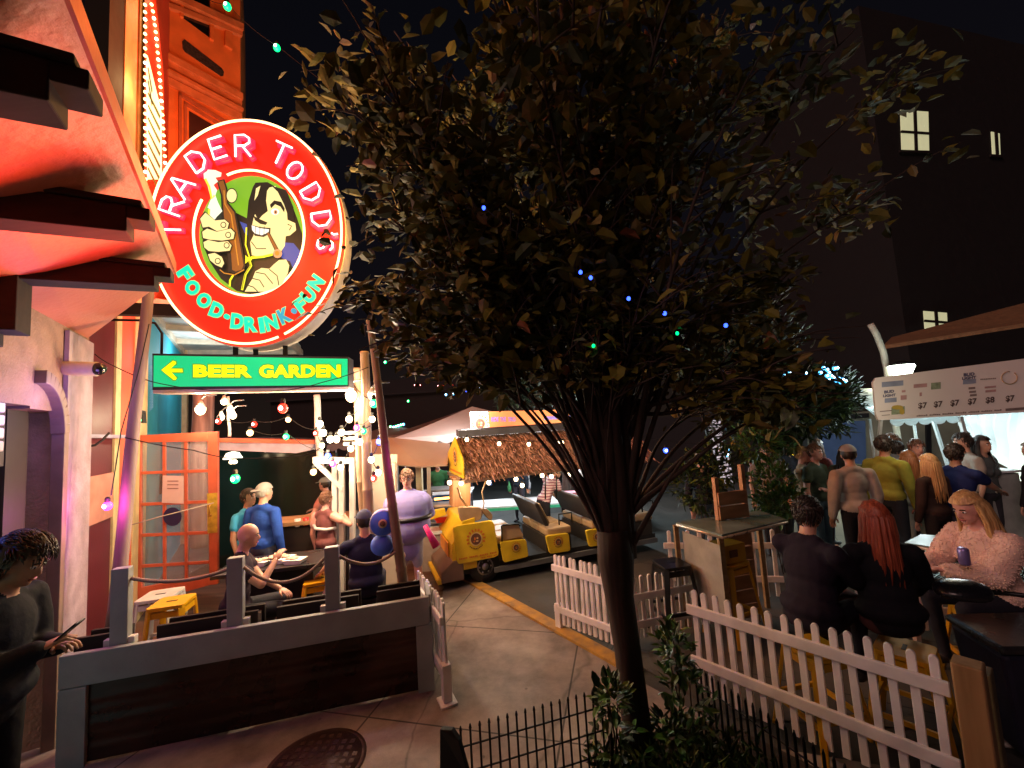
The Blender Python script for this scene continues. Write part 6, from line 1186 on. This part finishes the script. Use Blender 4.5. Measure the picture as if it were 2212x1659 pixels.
def capsule_geo(p, q, r0, r1, seg=12):
    p, q = Vector(p), Vector(q); d = q - p; L = d.length; m = MB()
    if L < 1e-5: m.ball(p, r0, seg, 8); return m.v, m.f
    rot = d.to_track_quat('Z', 'Y').to_matrix(); prof = [(r0 * math.cos(a), r0 * math.sin(a)) for a in [R(v) for v in (-85, -55, -25)]] + [(r0, 0), (r1, L)] + [(r1 * math.cos(a), L + r1 * math.sin(a)) for a in [R(v) for v in (25, 55, 85)]]
    m.lathe(prof, p, seg, rot=rot); return m.v, m.f
_tmp = {}
def remesh(prims, vox, smooth=9):
    mb = MB()
    for pr in prims:
        if pr[0] == 'c': v, f = capsule_geo(*pr[1:5]); mb.add(v, f)
        else: mb.ball(pr[1], pr[2], 16, 12, rot=pr[3])
    me = bpy.data.meshes.new('t'); me.from_pydata(mb.v, [], mb.f); me.update()
    o = bpy.data.objects.new('t', me); COL.objects.link(o); r = o.modifiers.new('r', 'REMESH'); r.mode = 'VOXEL'; r.voxel_size = vox; s_ = o.modifiers.new('s', 'SMOOTH'); s_.factor = .5; s_.iterations = smooth
    dg = bpy.context.evaluated_depsgraph_get(); dg.update(); out = bpy.data.meshes.new_from_object(o.evaluated_get(dg)); bpy.data.objects.remove(o); bpy.data.meshes.remove(me)
    return out
def dist_prims(P, prims):
    D = []
    for pr in prims:
        if pr[0] == 'c':
            a, b_ = np.array(pr[1]), np.array(pr[2]); ab = b_ - a; L2 = max(ab @ ab, 1e-9); t = np.clip(((P - a) @ ab) / L2, 0, 1); d = np.linalg.norm(P - (a + t[:, None] * ab), axis=1) - (pr[3] + (pr[4] - pr[3]) * t)
        else:
            c = np.array(pr[1]); r = np.array(pr[2]); Q = P - c
            if pr[3] is not None: Q = Q @ np.array(pr[3])
            k = np.linalg.norm(Q / r, axis=1); d = (k - 1) * r.min()
        D.append(d)
    return np.array(D)
def ik(a, b_, l1, l2, pole):
    a, b_ = Vector(a), Vector(b_); d = b_ - a; L = min(d.length, (l1 + l2) * .985); d.normalize(); b_ = a + d * L
    x = (l1 * l1 - l2 * l2 + L * L) / (2 * L); h = math.sqrt(max(l1 * l1 - x * x, 0)); pl = Vector(pole); pl = pl - d * pl.dot(d); pl.normalize()
    return a + d * x + pl * h, b_
def person(label, x, y, face, H=1.75, sit=None, shirt=(.2, .2, .2), sleeve='short', pants=(.05, .05, .07), skin='light', hair=('short', 'dark'), hl=None, hr=None, headyaw=0, headpitch=0, lean=0, fat=1.0, z0=0, vox=.0125, cap=None, extra=None, hands=True, shorts=False, shoes=SHOE, female=False, group=None, glasses=False, legs_apart=0, twist=0, foot=None, beard=False, loose=.022, fluff=0, top=None):
    H *= .935; k = H / 1.75
    if top is not None: sit = top - .10 - .807 * k
    rm = Matrix.Rotation(face, 3, 'Z')          # face 0 = looking away (+Y); positive turns left
    t = thing('person', label, 'person', (x, y, z0), group)
    W_ = lambda v: rm @ (Vector(v) * k) + V(x, y, z0)
    ph = .95 if sit is None else (sit + .10) / k
    pel = V(0, 0, ph); ln = Matrix.Rotation(-lean, 3, 'X') @ Matrix.Rotation(twist, 3, 'Z')
    U_ = lambda v: pel + ln @ (Vector(v) - V(0, 0, .95))       # torso frame
    sw = .185 if not female else .165; hipw = .09
    SHm, PAm, SKm = 0, 1, 2
    pr = []; mi = []
    def c(a, b_, r0, r1, m): pr.append(('c', tuple(W_(a)), tuple(W_(b_)), r0 * k, r1 * k)); mi.append(m)
    def e(cn, r, m, rr_=None):
        rot = rm @ (rr_ if rr_ is not None else Matrix.Identity(3)); pr.append(('e', tuple(W_(cn)), tuple(Vector(r) * k), rot)); mi.append(m)
    e(U_((0, 0, .93)), (.160 * (fat * .5 + .5), .115 * fat, .115), PAm if sit is None else SHm, ln); e(U_((0, .01 * fat, 1.10)), (.145 * fat, .108 * fat, .17), SHm, ln); e(U_((0, .005, 1.28)), ((.172 if not female else .152) * (fat * .4 + .6), .112 * (fat * .4 + .6), .19), SHm, ln)
    c(U_((-sw + .03, -.005, 1.405)), U_((sw - .03, -.005, 1.405)), .062, .062, SHm); c(U_((-.07, -.01, 1.44)), U_((.07, -.01, 1.44)), .06, .06, SHm)
    if female: e(U_((-.07, .085, 1.24)), (.065, .06, .065), SHm, ln); e(U_((.07, .085, 1.24)), (.065, .06, .065), SHm, ln)
    nk = U_((0, -.005, 1.44)); hc = U_((0, .02, 1.635)); hrot = Matrix.Rotation(headyaw, 3, 'Z') @ Matrix.Rotation(-headpitch, 3, 'X'); hb = nk + (hc - nk) * .55
    Hh = lambda v: hb + hrot @ ((hc - hb) + Vector(v))
    c(nk, Hh((0, -.01, -.06)), .058, .052, SKm)
    e(Hh((0, 0, .02)), (.076, .094, .098), SKm, hrot); e(Hh((0, .035, -.045)), (.056, .056, .065), SKm, hrot); e(Hh((0, .068, -.085)), (.028, .022, .024), SKm, hrot)
    e(Hh((0, .094, -.018)), (.013, .022, .026), SKm, hrot); e(Hh((0, .098, -.034)), (.018, .016, .011), SKm, hrot)
    lo_ = loose
    e(U_((0, 0, 1.0)), (.156 * (fat * .5 + .5) + lo_, .112 * fat + lo_, .105), SHm, ln)
    if sleeve == 'long': e(U_((0, -.012, 1.465)), (.072, .066, .040), SHm, ln)
    for s_ in (-1, 1): e(Hh((s_ * .079, -.005, -.012)), (.011, .02, .032), SKm, hrot)
    # legs
    for s_ in (-1, 1):
        hp = pel + V(s_ * hipw, 0, -.03); LM = PAm
        if sit is None:
            kn = V(s_ * (hipw + .01 + legs_apart * .5), .015, .50); an = V(s_ * (hipw + .015 + legs_apart), -.02, .085)
        else:
            kn = V(s_ * (.13 + legs_apart), .42, ph - .02); az = foot if foot is not None else max(.085, ph - .46); an = V(s_ * (.12 + legs_apart * .7), .36, az)
        c(hp, kn, .088 * (fat * .5 + .5), .060, LM); sh = shorts
        mid = kn.lerp(an, .28); c(kn, mid, .058, .056, SKm if sh else LM); c(mid, an, .055, .036, SKm if sh else LM)
        c(an + V(0, -.03, -.035), an + V(s_ * .015, .13, -.05), .038, .032, 3)
        if sh: c(kn.lerp(hp, .12), hp, .074, .098, LM)
    # arms
    hd = []
    for s_, tg in ((-1, hl), (1, hr)):
        shd = U_((s_ * (sw + .015), -.01, 1.395)); tg = Vector(tg) if tg is not None else U_((s_ * (.25 + .03 * (fat - 1) * 5), .05, .86)) if sit is None else V(s_ * .14, .34, ph + .10)
        el, wr = ik(shd, tg, .285, .255, V(s_ * .55, -.75, -.35)); lo = sleeve == 'long'
        L2 = loose * .7; c(shd, shd.lerp(el, .45), .058 + L2 * .5, .052 + L2, SHm if sleeve != 'none' else SKm); c(shd.lerp(el, .45), el, .046 if not lo else .052 + L2, .040 if not lo else .046 + L2, SHm if lo or sleeve == 'short' and False else (SHm if lo else SKm))
        c(el, wr, .041 if not lo else .046 + L2, .026 if not lo else .034 + L2 * .6, SHm if lo else SKm)
        hd.append((el, wr, s_))
    if extra: extra(c, e, U_)
    me = remesh(pr, vox * k)
    n = len(me.polygons); P = np.empty(n * 3, np.float32); me.polygons.foreach_get('center', P); P = P.reshape(-1, 3); D = dist_prims(P.astype(np.float64), pr); idx = np.array(mi)[D.argmin(0)]
    sm_, pm_ = cloth('%02x%02x%02x' % tuple(int(v * 255) for v in shirt), shirt), cloth('p%02x%02x%02x' % tuple(int(v * 255) for v in pants), pants)
    me.name = 'body'; mats = [sm_, pm_, SK[skin], shoes, EYEW, EYED, LIP] + ([extra.mat] if extra is not None and hasattr(extra, 'mat') else [])
    for m_ in mats: me.materials.append(m_)
    me.polygons.foreach_set('material_index', idx.astype(np.int32)); me.polygons.foreach_set('use_smooth', [True] * n)
    # hands and face details joined to the same mesh
    g = MB()
    for el, wr, s_ in hd:
        if not hands: break
        d = (wr - el).normalized(); side = d.cross(V(0, 0, 1)); side = side.normalized() if side.length > .1 else V(1, 0, 0); nn = side.cross(d).normalized()
        pc_ = wr + d * .045; rt = Matrix((side, d, nn)).transposed(); g.ball(W_(pc_), Vector((.040, .055, .017)) * k, 10, 7, 2, rm @ rt)
        for f_, (off, L_) in enumerate(((-.028, .062), (-.010, .072), (.010, .068), (.027, .054))):
            b0 = wr + d * .085 + side * off; b1 = b0 + d * L_ * .5 - nn * .008; b2 = b1 + d * L_ * .38 - nn * .022; g.tube([W_(b0 - d * .02), W_(b0), W_(b1), W_(b2)], [.0095 * k, .0092 * k, .0085 * k, .006 * k], 6, 2)
        th = -1 if s_ > 0 else 1; b0 = wr + d * .03 + side * th * .028; g.tube([W_(b0), W_(b0 + d * .03 + side * th * .026 - nn * .008), W_(b0 + d * .058 + side * th * .03 - nn * .016)], [.013 * k, .0105 * k, .008 * k], 6, 2)
    rh = rm @ hrot
    for s_ in (-1, 1):
        g.ball(W_(Hh((s_ * .031, .079, .006))), Vector((.014, .010, .008)) * k, 8, 6, 4, rh); g.ball(W_(Hh((s_ * .031, .087, .006))), Vector((.0065, .004, .0065)) * k, 8, 5, 5, rh)
        g.tube([W_(Hh((s_ * .014, .091, .024))), W_(Hh((s_ * .031, .092, .029))), W_(Hh((s_ * .048, .080, .024)))], .0042 * k, 5, 5)
    g.tube([W_(Hh((-.022, .087, -.062))), W_(Hh((0, .095, -.060))), W_(Hh((.022, .087, -.062)))], .0055 * k, 6, 6)
    bm = bmesh.new(); bm.from_mesh(me); nv = len(bm.verts)
    vv = [bm.verts.new(tuple(v)) for v in g.v]
    for f, m_ in zip(g.f, g.mi):
        try: nf = bm.faces.new([vv[i] for i in f]); nf.material_index = m_; nf.smooth = True
        except ValueError: pass
    bmesh.ops.translate(bm, verts=bm.verts, vec=(-x, -y, -z0)); bm.to_mesh(me); bm.free()
    o = bpy.data.objects.new('body', me); COL.objects.link(o); o.parent = t
    if fluff:
        rf_ = random.Random(4); cand = [i for i in range(n) if idx[i] == 0]; fb = MB()
        for i in rf_.sample(cand, min(fluff, len(cand))):
            pl_ = me.polygons[i]; a_ = Vector(pl_.center) + V(x, y, z0); nn_ = Vector(pl_.normal); d_ = (nn_ * .7 + V(rf_.gauss(0, .4), rf_.gauss(0, .4), rf_.gauss(-.5, .4))).normalized(); fb.tube([a_ - nn_ * .004, a_ + d_ * .005, a_ + d_ * .010 - V(0, 0, .004)], [.006, .005, .001], 4)
        fb.build('jacket_fleece', sm_, t, recalc=False)
    # hair
    if hair:
        kind, hcx = hair
        if cap and kind == 'short': kind = 'crop'
        hm_ = HR[hcx]; rg_ = random.Random(hash(label) % 999 if 0 else len(label) * 7 + int(abs(x) * 100)); hb_ = MB(); sc = MB(); sc.ball((0, 0, 0), 1, 22, 16); keep = []
        pts = []
        for v in sc.v:
            w_ = 1.0 + .05 * math.sin(v[0] * 9 + v[2] * 7) + rg_.uniform(-.02, .02); bulk = {'short': 1.10, 'crop': 1.04, 'bald': 1.02, 'long': 1.16, 'fluffy': 1.32, 'bun': 1.1}[kind]
            pts.append(Vector((v[0] * .080 * bulk * w_, v[1] * .099 * bulk * w_ - .006, v[2] * .102 * bulk * w_ + .026)))
        def okp(p):
            line = .052 if kind != 'fluffy' else .04
            if kind == 'bald': return p.z < .035 and p.z > -.03 and p.y < .03
            if p.y > .045: return p.z > line + .3 * (p.y - .045)
            return p.z > (-.055 if p.y < -.02 else -.055 + 1.3 * (p.y + .02)) if kind in ('short', 'crop', 'bun') else p.z > (-.09 if p.y < .0 else -.09 + 2.6 * p.y)
        fs = [f for f in sc.f if all(okp(pts[i]) for i in f)]
        hb_.add([W_(Hh(p)) for p in pts], fs, 0, True)
        if kind == 'long' or kind == 'bun':
            n_ = 110
            for i in range(n_):
                a = R(-180 + 360 * (i + .5) / n_) ; sx_, sy = math.sin(a), -math.cos(a)
                if sy > .25: continue
                L_ = rg_.uniform(.34, .46) if kind == 'long' else .1; r_ = rg_.uniform(.9, 1.1); top = V(sx_ * .05, sy * .05 + .0, .118); p1 = V(sx_ * .088 * r_, sy * .105 * r_ - .01, .02); p2 = V(sx_ * .098 * r_, sy * .115 * r_ - .012, -.10); p3 = V(sx_ * .11 * r_, sy * .125 * r_ + (.03 if abs(sx_) > .8 else -.02), -.10 - L_ * .5); p4 = p3 + V(rg_.uniform(-.02, .02), rg_.uniform(-.01, .03), -L_ * .45)
                hb_.tube([W_(Hh(top)), W_(Hh(p1)), W_(Hh(p2)), W_(Hh(p3)), W_(Hh(p4))], [.008 * k, .014 * k, .014 * k, .011 * k, .003 * k], 5)
        if kind in ('short', 'fluffy', 'crop') and not cap:
            for i in range(420 if kind != 'crop' else 160):
                v = V(rg_.gauss(0, 1), rg_.gauss(-.3, 1), rg_.gauss(.6, 1)).normalized(); bk = {'short': 1.09, 'crop': 1.03, 'fluffy': 1.29}[kind]; p = V(v.x * .080 * bk, v.y * .099 * bk - .006, v.z * .102 * bk + .026)
                if not okp(p): continue
                tg_ = V(v.z * .2 + rg_.uniform(-.35, .35), .6 if v.z > .3 else -.1, -.7 if v.z < .5 else .1); tg_ = (tg_ - v * tg_.dot(v)).normalized(); hb_.tube([W_(Hh(p)), W_(Hh(p + tg_ * .022 + v * .006)), W_(Hh(p + tg_ * .045 + v * .001))], [.0055 * k, .0045 * k, .001 * k], 4)
        hb_.build('hair', hm_, t, recalc=False)
    if cap:
        m = MB(); sc = MB(); sc.ball((0, 0, 0), 1, 20, 14); pts = [Vector((v[0] * .092, v[1] * .113 - .004, v[2] * .113 + .028)) for v in sc.v]; fs = [f for f in sc.f if all(pts[i].z > .036 for i in f)]; m.add([W_(Hh(p)) for p in pts], fs, 0, True)
        yy = 1 if cap[1] == 'front' else -1
        bp_ = [V(.075 * math.sin(a), yy * (.085 + .085 * math.cos(a)), .045 - .012 * abs(math.cos(a)) + .004) for a in [R(v) for v in range(-90, 91, 15)]]; m.slab([W_(Hh(p)) for p in bp_], rm @ (hrot @ V(0, 0, .008))); m.build('cap', cap[0], t)
    if glasses:
        m = MB()
        for s_ in (-1, 1): m.tube([W_(Hh((s_ * .033 + .024 * math.cos(a), .100, .004 + .019 * math.sin(a)))) for a in [i * math.pi / 6 for i in range(12)]], .0032 * k, 5, closed=True); m.tube([W_(Hh((s_ * .057, .098, .008))), W_(Hh((s_ * .083, -.01, .0)))], .003 * k, 5)
        m.tube([W_(Hh((-.009, .101, .006))), W_(Hh((.009, .101, .006)))], .003 * k, 5); m.build('glasses', BLACKM, t)
    return t

def facing(dx, dy): return math.atan2(-dx, dy)        # heading whose forward is (dx, dy)
def spot(x, y, z): p = gr(x, y, z * .935); return p.x, p.y
CAPG = mat('cap_grey', (.30, .29, .28), .8, bump=.3); CAPN = mat('cap_navy', (.03, .035, .09), .8, bump=.3)
# --- patio
X, Y = spot(568, 1046, 1.80); person('man in a royal blue jacket and grey cap standing with his back turned', X, Y, facing(.25, 1), 1.80, shirt=(.02, .07, .36), sleeve='long', pants=(.05, .06, .10), hair=('short', 'grey'), cap=(CAPG, 'back'), headyaw=-.3)
X, Y = spot(522, 1066, 1.68); person('man in a light blue polo shirt turned toward the blue jacket', X - .02, Y + .15, facing(1, -.12), 1.70, shirt=(.05, .35, .62), hair=('short', 'dark'), skin='tan', headyaw=.0, pants=(.06, .06, .08))
X, Y = spot(694, 1070, 1.58); person('woman with brown hair in a brown top with a white shoulder strap', X, Y + .1, facing(.35, 1), 1.60, shirt=(.17, .06, .06), sleeve='none', pants=(.02, .02, .03), hair=('short', 'brown'), skin='pink', female=True, hr=(.22, .16, 1.38), headpitch=.1)
ob = at(675, 1155, Y - .05)
m = MB(); p = V(X, Y + .1, 1.12); m.tube([V(X - .15, Y + .09, 1.08), V(X - .07, Y - .02, 1.06), V(X + .07, Y - .02, 1.04), V(X + .14, Y + .09, 1.03)], .02, 8); tag(m.build('shoulder_bag_strap', WHITEPAINT), 'white strap bag round the waist of the brown haired woman', 'bag')
X, Y = spot(684, 1038, 1.66); person('person in a grey cap and pink top leaning on the bar counter', X + .08, Y + .3, facing(-1, .2), 1.66, shirt=(.50, .22, .20), hair=('short', 'dark'), cap=(CAPG, 'front'), hl=(-.3, .35, 1.12), hr=(.2, .5, 1.15), skin='pink', lean=.15)
c = at(520, 1131, 3.9); person('bald man in a dark shirt sitting with his hand to his face', c.x - .06, c.y, facing(.9, .42), 1.76, top=c.z, shirt=(.022, .012, .022), hair=None, skin='light', shorts=True, pants=(.03, .03, .04), hr=(.12, .36, c.z - .28), hl=(.10, .44, c.z - .62), headpitch=.12, lean=.12, vox=.011)
c = at(783, 1104, 4.55); person('man in a blue cap and dark shirt seated with his arm stretched to the table', c.x + .02, c.y, facing(-.25, 1), 1.78, top=c.z, shirt=(.018, .02, .05), hair=('short', 'dark'), cap=(CAPN, 'front'), skin='light', hl=(-.52, .28, c.z - .62), hr=(.3, .3, c.z - .45), headyaw=.5, fat=1.25, vox=.011)
# man in the padded costume
LAV = mat('padded_lavender', (.27, .25, .56), .7, bump=.35, bscale=9, var=.15, scale=4); COSB = mat('costume_blue', (.06, .16, .85), .6, bump=.3, bscale=9)
def puff(c, e, U_):
    e(U_((0, .03, 1.25)), (.285, .24, .24), 7); e(U_((0, .05, 1.03)), (.30, .26, .25), 7); e(U_((-.22, .0, 1.30)), (.11, .12, .13), 7); e(U_((.22, .0, 1.30)), (.11, .12, .13), 7); e(U_((0, .0, .74)), (.17, .15, .18), 7)
puff.mat = LAV
X, Y = spot(868, 1021, 1.84); CX_, CY_ = X, Y + .25
person('smiling man with glasses wearing a huge padded lavender costume', CX_, CY_, facing(.10, -1), 1.84, shirt=(.30, .27, .62), sleeve='long', pants=(.35, .32, .40), shorts=True, skin='pink', hair=('short', 'brown'), glasses=True, extra=puff, hl=(-.16, .12, 1.08), hr=(.16, .12, 1.08), vox=.012, hands=False)
t = thing('belt', 'black belt round the middle of the padded lavender costume', 'belt', (CX_, CY_, 1.0)); m = MB(); f_ = Matrix.Rotation(facing(.10, -1), 3, 'Z'); m.tube([V(CX_, CY_, 1.12) + f_ @ V(.290 * math.cos(a), .250 * math.sin(a) + .04, .0) for a in [i * math.pi / 16 for i in range(32)]], .028, 6, closed=True); m.build('strap', BLACKM, t)
c = at(827, 1130, 4.15); t = thing('costume_drum', 'round blue drum with a small crest beside the man in the costume', 'drum', (c.x, c.y, c.z - .2)); m = MB(); rt = V(.25, -1, 0).to_track_quat('Z', 'Y').to_matrix(); m.lathe([(.10, -.14), (.125, -.10), (.125, .0), (.122, .012)], c, 30, rot=rt); m.build('drum_body', mat('pale_drum', (.42, .42, .62), .6), t)
m = MB(); m.lathe([(.116, .008), (.114, .02), (.0, .022)], c, 30, rot=rt); m.build('drum_face', COSB, t); m = MB(); q_ = c + rt @ V(0, 0, .024); m.lathe([(.042, 0), (.042, .004), (0, .004)], q_, 18, rot=rt); m.lathe([(.027, .004), (.027, .008), (0, .008)], q_, 18, mi=1, rot=rt); m.build('crest', [mat('crest_cream', (.7, .5, .35), .5), LOGO[1]], t)
c = at(826, 1178, 4.2); lumpy('costume_cushion', 'lower blue padded cushion hanging under the round blue drum', 'cushion', (c.x, c.y, c.z), V(.11, .11, .10), COSB, 9, .08)
# woman in the pink skirt edge handing over and child like pink cone next to cart
c = at(932, 1160, 5.2); m = MB(); m.tube([c + V(-.07, 0, .14), c + V(.05, .02, -.12)], [.028, .05], 12); tag(m.build('traffic_cone', mat('pink_plastic', (.8, .02, .22), .45)), 'tilted pink cone between the padded costume and the yellow cart', 'cone')
# left foreground
X, Y = -2.86, 2.30
person('dark clothed person with reddish hair looking down at a phone in the left foreground', X, Y, facing(.95, .25), 1.97, shirt=(.006, .007, .013), sleeve='long', pants=(.006, .006, .009), skin='tan', hair=('fluffy', 'dark'), headpitch=.45, hr=(.07, .24, 1.18), hl=(-.06, .26, 1.15), loose=.045, vox=.010, lean=.1, fat=1.15)
ph_ = V(X, Y, 0) + Matrix.Rotation(facing(.95, .25), 3, 'Z') @ V(.02, .36, 1.30); m = MB(); m.box(ph_, (.075, .01, .15), Matrix.Rotation(facing(.95, .25), 3, 'Z') @ Matrix.Rotation(R(-50), 3, 'X')); tag(m.build('phone', BLACKM, None, .004), 'black phone held by the person in the left foreground', 'phone')
# --- cart side
X, Y = .42, 7.5
sp_ = person('person in a striped pink and white shirt bending over behind the cart', X, Y, facing(.85, .5), 1.66, shirt=(.45, .26, .30), pants=(.02, .02, .03), skin='light', hair=('short', 'grey'), lean=.55, headpitch=.4, hl=(-.1, .5, .85), hr=(.1, .5, .85), vox=.014)
ms = bpy.data.materials.new('striped_cloth'); ms.use_nodes = True; n_ = ms.node_tree; tc_ = n_.nodes.new('ShaderNodeTexCoord'); wv = n_.nodes.new('ShaderNodeTexWave'); wv.bands_direction = 'Z'; wv.inputs['Scale'].default_value = 7; wv.inputs['Distortion'].default_value = 1.2
n_.links.new(tc_.outputs['Object'], wv.inputs['Vector']); cr_ = n_.nodes.new('ShaderNodeValToRGB'); cr_.color_ramp.elements[0].position = .45; cr_.color_ramp.elements[1].position = .55; cr_.color_ramp.elements[0].color = (.30, .10, .16, 1); cr_.color_ramp.elements[1].color = (.62, .48, .50, 1)
n_.links.new(wv.outputs['Fac'], cr_.inputs[0]); n_.links.new(cr_.outputs[0], n_.nodes['Principled BSDF'].inputs['Base Color']); [c_ for c_ in sp_.children if c_.name.startswith('body')][0].data.materials[0] = ms
X2 = at(1283, 1060, 7.9); person('person in a white shirt standing by the pink cooler', X2.x, 8.1, facing(-.6, -1), 1.70, shirt=(.65, .65, .68), sleeve='long', hair=('short', 'brown'), vox=.015)
X2 = at(1120, 1040, 9.3); person('vendor in dark clothing bending at the pale table beyond the cart', X2.x, 9.7, facing(-.5, -1), 1.68, shirt=(.02, .03, .05), sleeve='long', hair=('short', 'dark'), lean=.5, vox=.016)
X2 = at(1000, 1030, 9.0); person('vendor in a black coat behind the blue cloth table', X2.x - .1, 9.2, facing(.3, -1), 1.72, shirt=(.02, .02, .03), sleeve='long', hair=('short', 'dark'), lean=.3, vox=.016)
X2 = at(905, 1010, 8.8); person('vendor in a green top left of the blue cloth table', X2.x + .3, 9.3, facing(.1, -1), 1.66, shirt=(.03, .16, .07), hair=('short', 'dark'), vox=.016, lean=.1)
X2 = at(1530, 1000, 6.2); person('person in black between the trunk and the pallet stand', X2.x, 6.5, facing(.2, -1), 1.72, shirt=(.012, .012, .02), sleeve='long', pants=(.08, .12, .16), hair=('short', 'grey'), vox=.014)
# --- standing crowd at the right
X, Y = spot(1738, 968, 1.76); person('man in a pale t shirt with folded arms at the left of the crowd', X, Y + .1, facing(.75, -.8), 1.76, shirt=(.45, .36, .26), pants=(.015, .015, .02), skin='pink', hair=('crop', 'blonde'), hl=(.12, .22, 1.16), hr=(-.12, .24, 1.14), fat=1.2, vox=.013)
X, Y = spot(1783, 964, 1.80); person('man in a dark green shirt half hidden by the pale sweater', X, Y + .25, facing(.5, -1), 1.80, shirt=(.05, .07, .05), pants=(.06, .10, .14), skin='pink', hair=('crop', 'brown'), vox=.014)
X, Y = spot(1812, 962, 1.84); person('man in a pale sweater and grey cap worn backwards, seen from behind', X, Y - .15, facing(.1, 1), 1.84, shirt=(.50, .42, .36), sleeve='long', pants=(.012, .012, .018), hair=('short', 'dark'), cap=(CAPG, 'front'), headyaw=-.3, fat=1.05, vox=.012, loose=.035)
X, Y = spot(1840, 976, 1.66); person('woman with long dark hair behind the pale sweater', X, Y + .15, facing(.6, -1), 1.66, shirt=(.02, .025, .02), sleeve='long', hair=('long', 'dark'), female=True, vox=.014)
X, Y = spot(1872, 968, 1.72); person('man with light hair and a beard left of the yellow shirt', X, Y + .4, facing(-.2, -1), 1.72, shirt=(.10, .10, .06), hair=('crop', 'blonde'), vox=.014)
X, Y = spot(1905, 944, 1.90); person('tall man in a yellow green shirt looking right', X, Y, facing(.9, .3), 1.90, shirt=(.30, .32, .05), sleeve='long', pants=(.03, .04, .05), skin='tan', hair=('short', 'dark'), vox=.013)
X, Y = spot(1961, 976, 1.66); person('woman with long red brown hair and a white top seen from behind', X, Y, facing(.2, 1), 1.66, shirt=(.42, .46, .46), pants=(.45, .55, .50), skin='tan', hair=('long', 'ginger'), female=True, vox=.013)
X, Y = spot(1984, 957, 1.76); person('dark haired man behind the red brown hair', X, Y + .35, facing(.4, 1), 1.76, shirt=(.10, .13, .06), hair=('short', 'dark'), vox=.014)
X, Y = spot(2022, 955, 1.78); person('man with a flushed face looking toward the camera between two heads', X + .1, Y + .4, facing(-.3, -1), 1.78, shirt=(.05, .05, .05), skin='pink', hair=('short', 'brown'), vox=.014)
X, Y = spot(2006, 984, 1.66); person('woman with long blonde hair and a brown jacket seen from behind', X, Y, facing(-.1, 1), 1.66, shirt=(.045, .025, .02), sleeve='long', pants=(.02, .015, .015), hair=('long', 'blonde'), female=True, vox=.012)
X, Y = spot(2058, 962, 1.78); person('man in a navy shirt looking right toward the serving counter', X, Y, facing(1, .25), 1.78, shirt=(.012, .022, .10), skin='tan', hair=('short', 'dark'), vox=.012, fat=1.1, hr=(.15, .5, 1.12))
X, Y = spot(2190, 955, 1.70); person('woman in black with long brown hair at the right edge by the tent', X, Y - .2, facing(-.2, 1), 1.70, shirt=(.010, .010, .014), sleeve='long', pants=(.01, .01, .014), hair=('long', 'brown'), female=True, vox=.014, fat=1.15)
# --- seated group
c = at(1728, 1078, 3.1); person('seated man in a dark navy jacket turned toward the table', c.x - .02, c.y, facing(.75, .45), 1.84, top=c.z, shirt=(.016, .011, .022), sleeve='long', pants=(.012, .012, .018), skin='light', hair=('short', 'dark'), hr=(.15, .48, .92), hl=(.05, .5, .95), headyaw=.05, vox=.009, lean=.15, fat=1.2, twist=-.2, loose=.035)
c = at(1893, 1088, 3.0); person('seated woman with long straight red hair seen from behind', c.x, c.y, facing(.28, 1), 1.76, top=c.z, shirt=(.008, .008, .012), sleeve='long', pants=(.10, .04, .04), skin='light', hair=('long', 'red'), hl=(-.25, .35, .86), hr=(.36, .40, .86), female=True, vox=.009, lean=.05, fat=1.25, loose=.04)
c = at(2105, 1058, 3.4); person('seated blonde woman in a fluffy pink jacket holding a can', c.x + .05, c.y, facing(-.95, -.05), 1.88, top=c.z, shirt=(.74, .50, .42), sleeve='long', loose=.05, fluff=3500, pants=(.02, .02, .03), skin='pink', hair=('long', 'blonde'), hl=(-.05, .42, c.z - .58), hr=(.12, .42, c.z - .60), female=True, headpitch=.30, vox=.009, lean=.12, fat=1.2)
p = at(2083, 1208, 3.2); tag(MB().lathe([(.028, 0), (.033, .008), (.033, .11), (.026, .122)], p - V(0, 0, .04), 16).build('drink_can', mat('can_purple', (.28, .22, .55), .3, .5)), 'purple drink can held by the blonde woman in pink', 'can')

# --- more of the standing crowd, further back
for x_, y_, H_, f_, sh_, hr_, lb in ((1700, 975, 1.70, (.3, -1), (.05, .05, .07), ('short', 'dark'), 'person in a dark top at the crowd left end by the lit window'), (1765, 978, 1.66, (.8, .2), (.20, .05, .05), ('long', 'brown'), 'woman in a dark red top between the two men at the left of the crowd'),
    (1930, 968, 1.74, (-.6, .5), (.20, .20, .22), ('short', 'brown'), 'man in a grey top behind the yellow green shirt'), (2085, 968, 1.72, (-.8, .3), (.35, .32, .28), ('short', 'dark'), 'man in a light top by the counter behind the navy shirt'), (2120, 975, 1.66, (.2, -1), (.10, .12, .12), ('long', 'dark'), 'woman with dark hair serving behind the tent counter'), (1655, 985, 1.70, (-.4, -1), (.30, .28, .26), ('short', 'brown'), 'person in a light top near the green potted shrub')):
    X, Y = spot(x_, y_, H_); person(lb, X * 1.12, Y * 1.12, facing(*f_), H_ + .12, shirt=sh_, pants=(.04, .04, .05), skin='light', hair=hr_, vox=.016, female=hr_[0] == 'long')
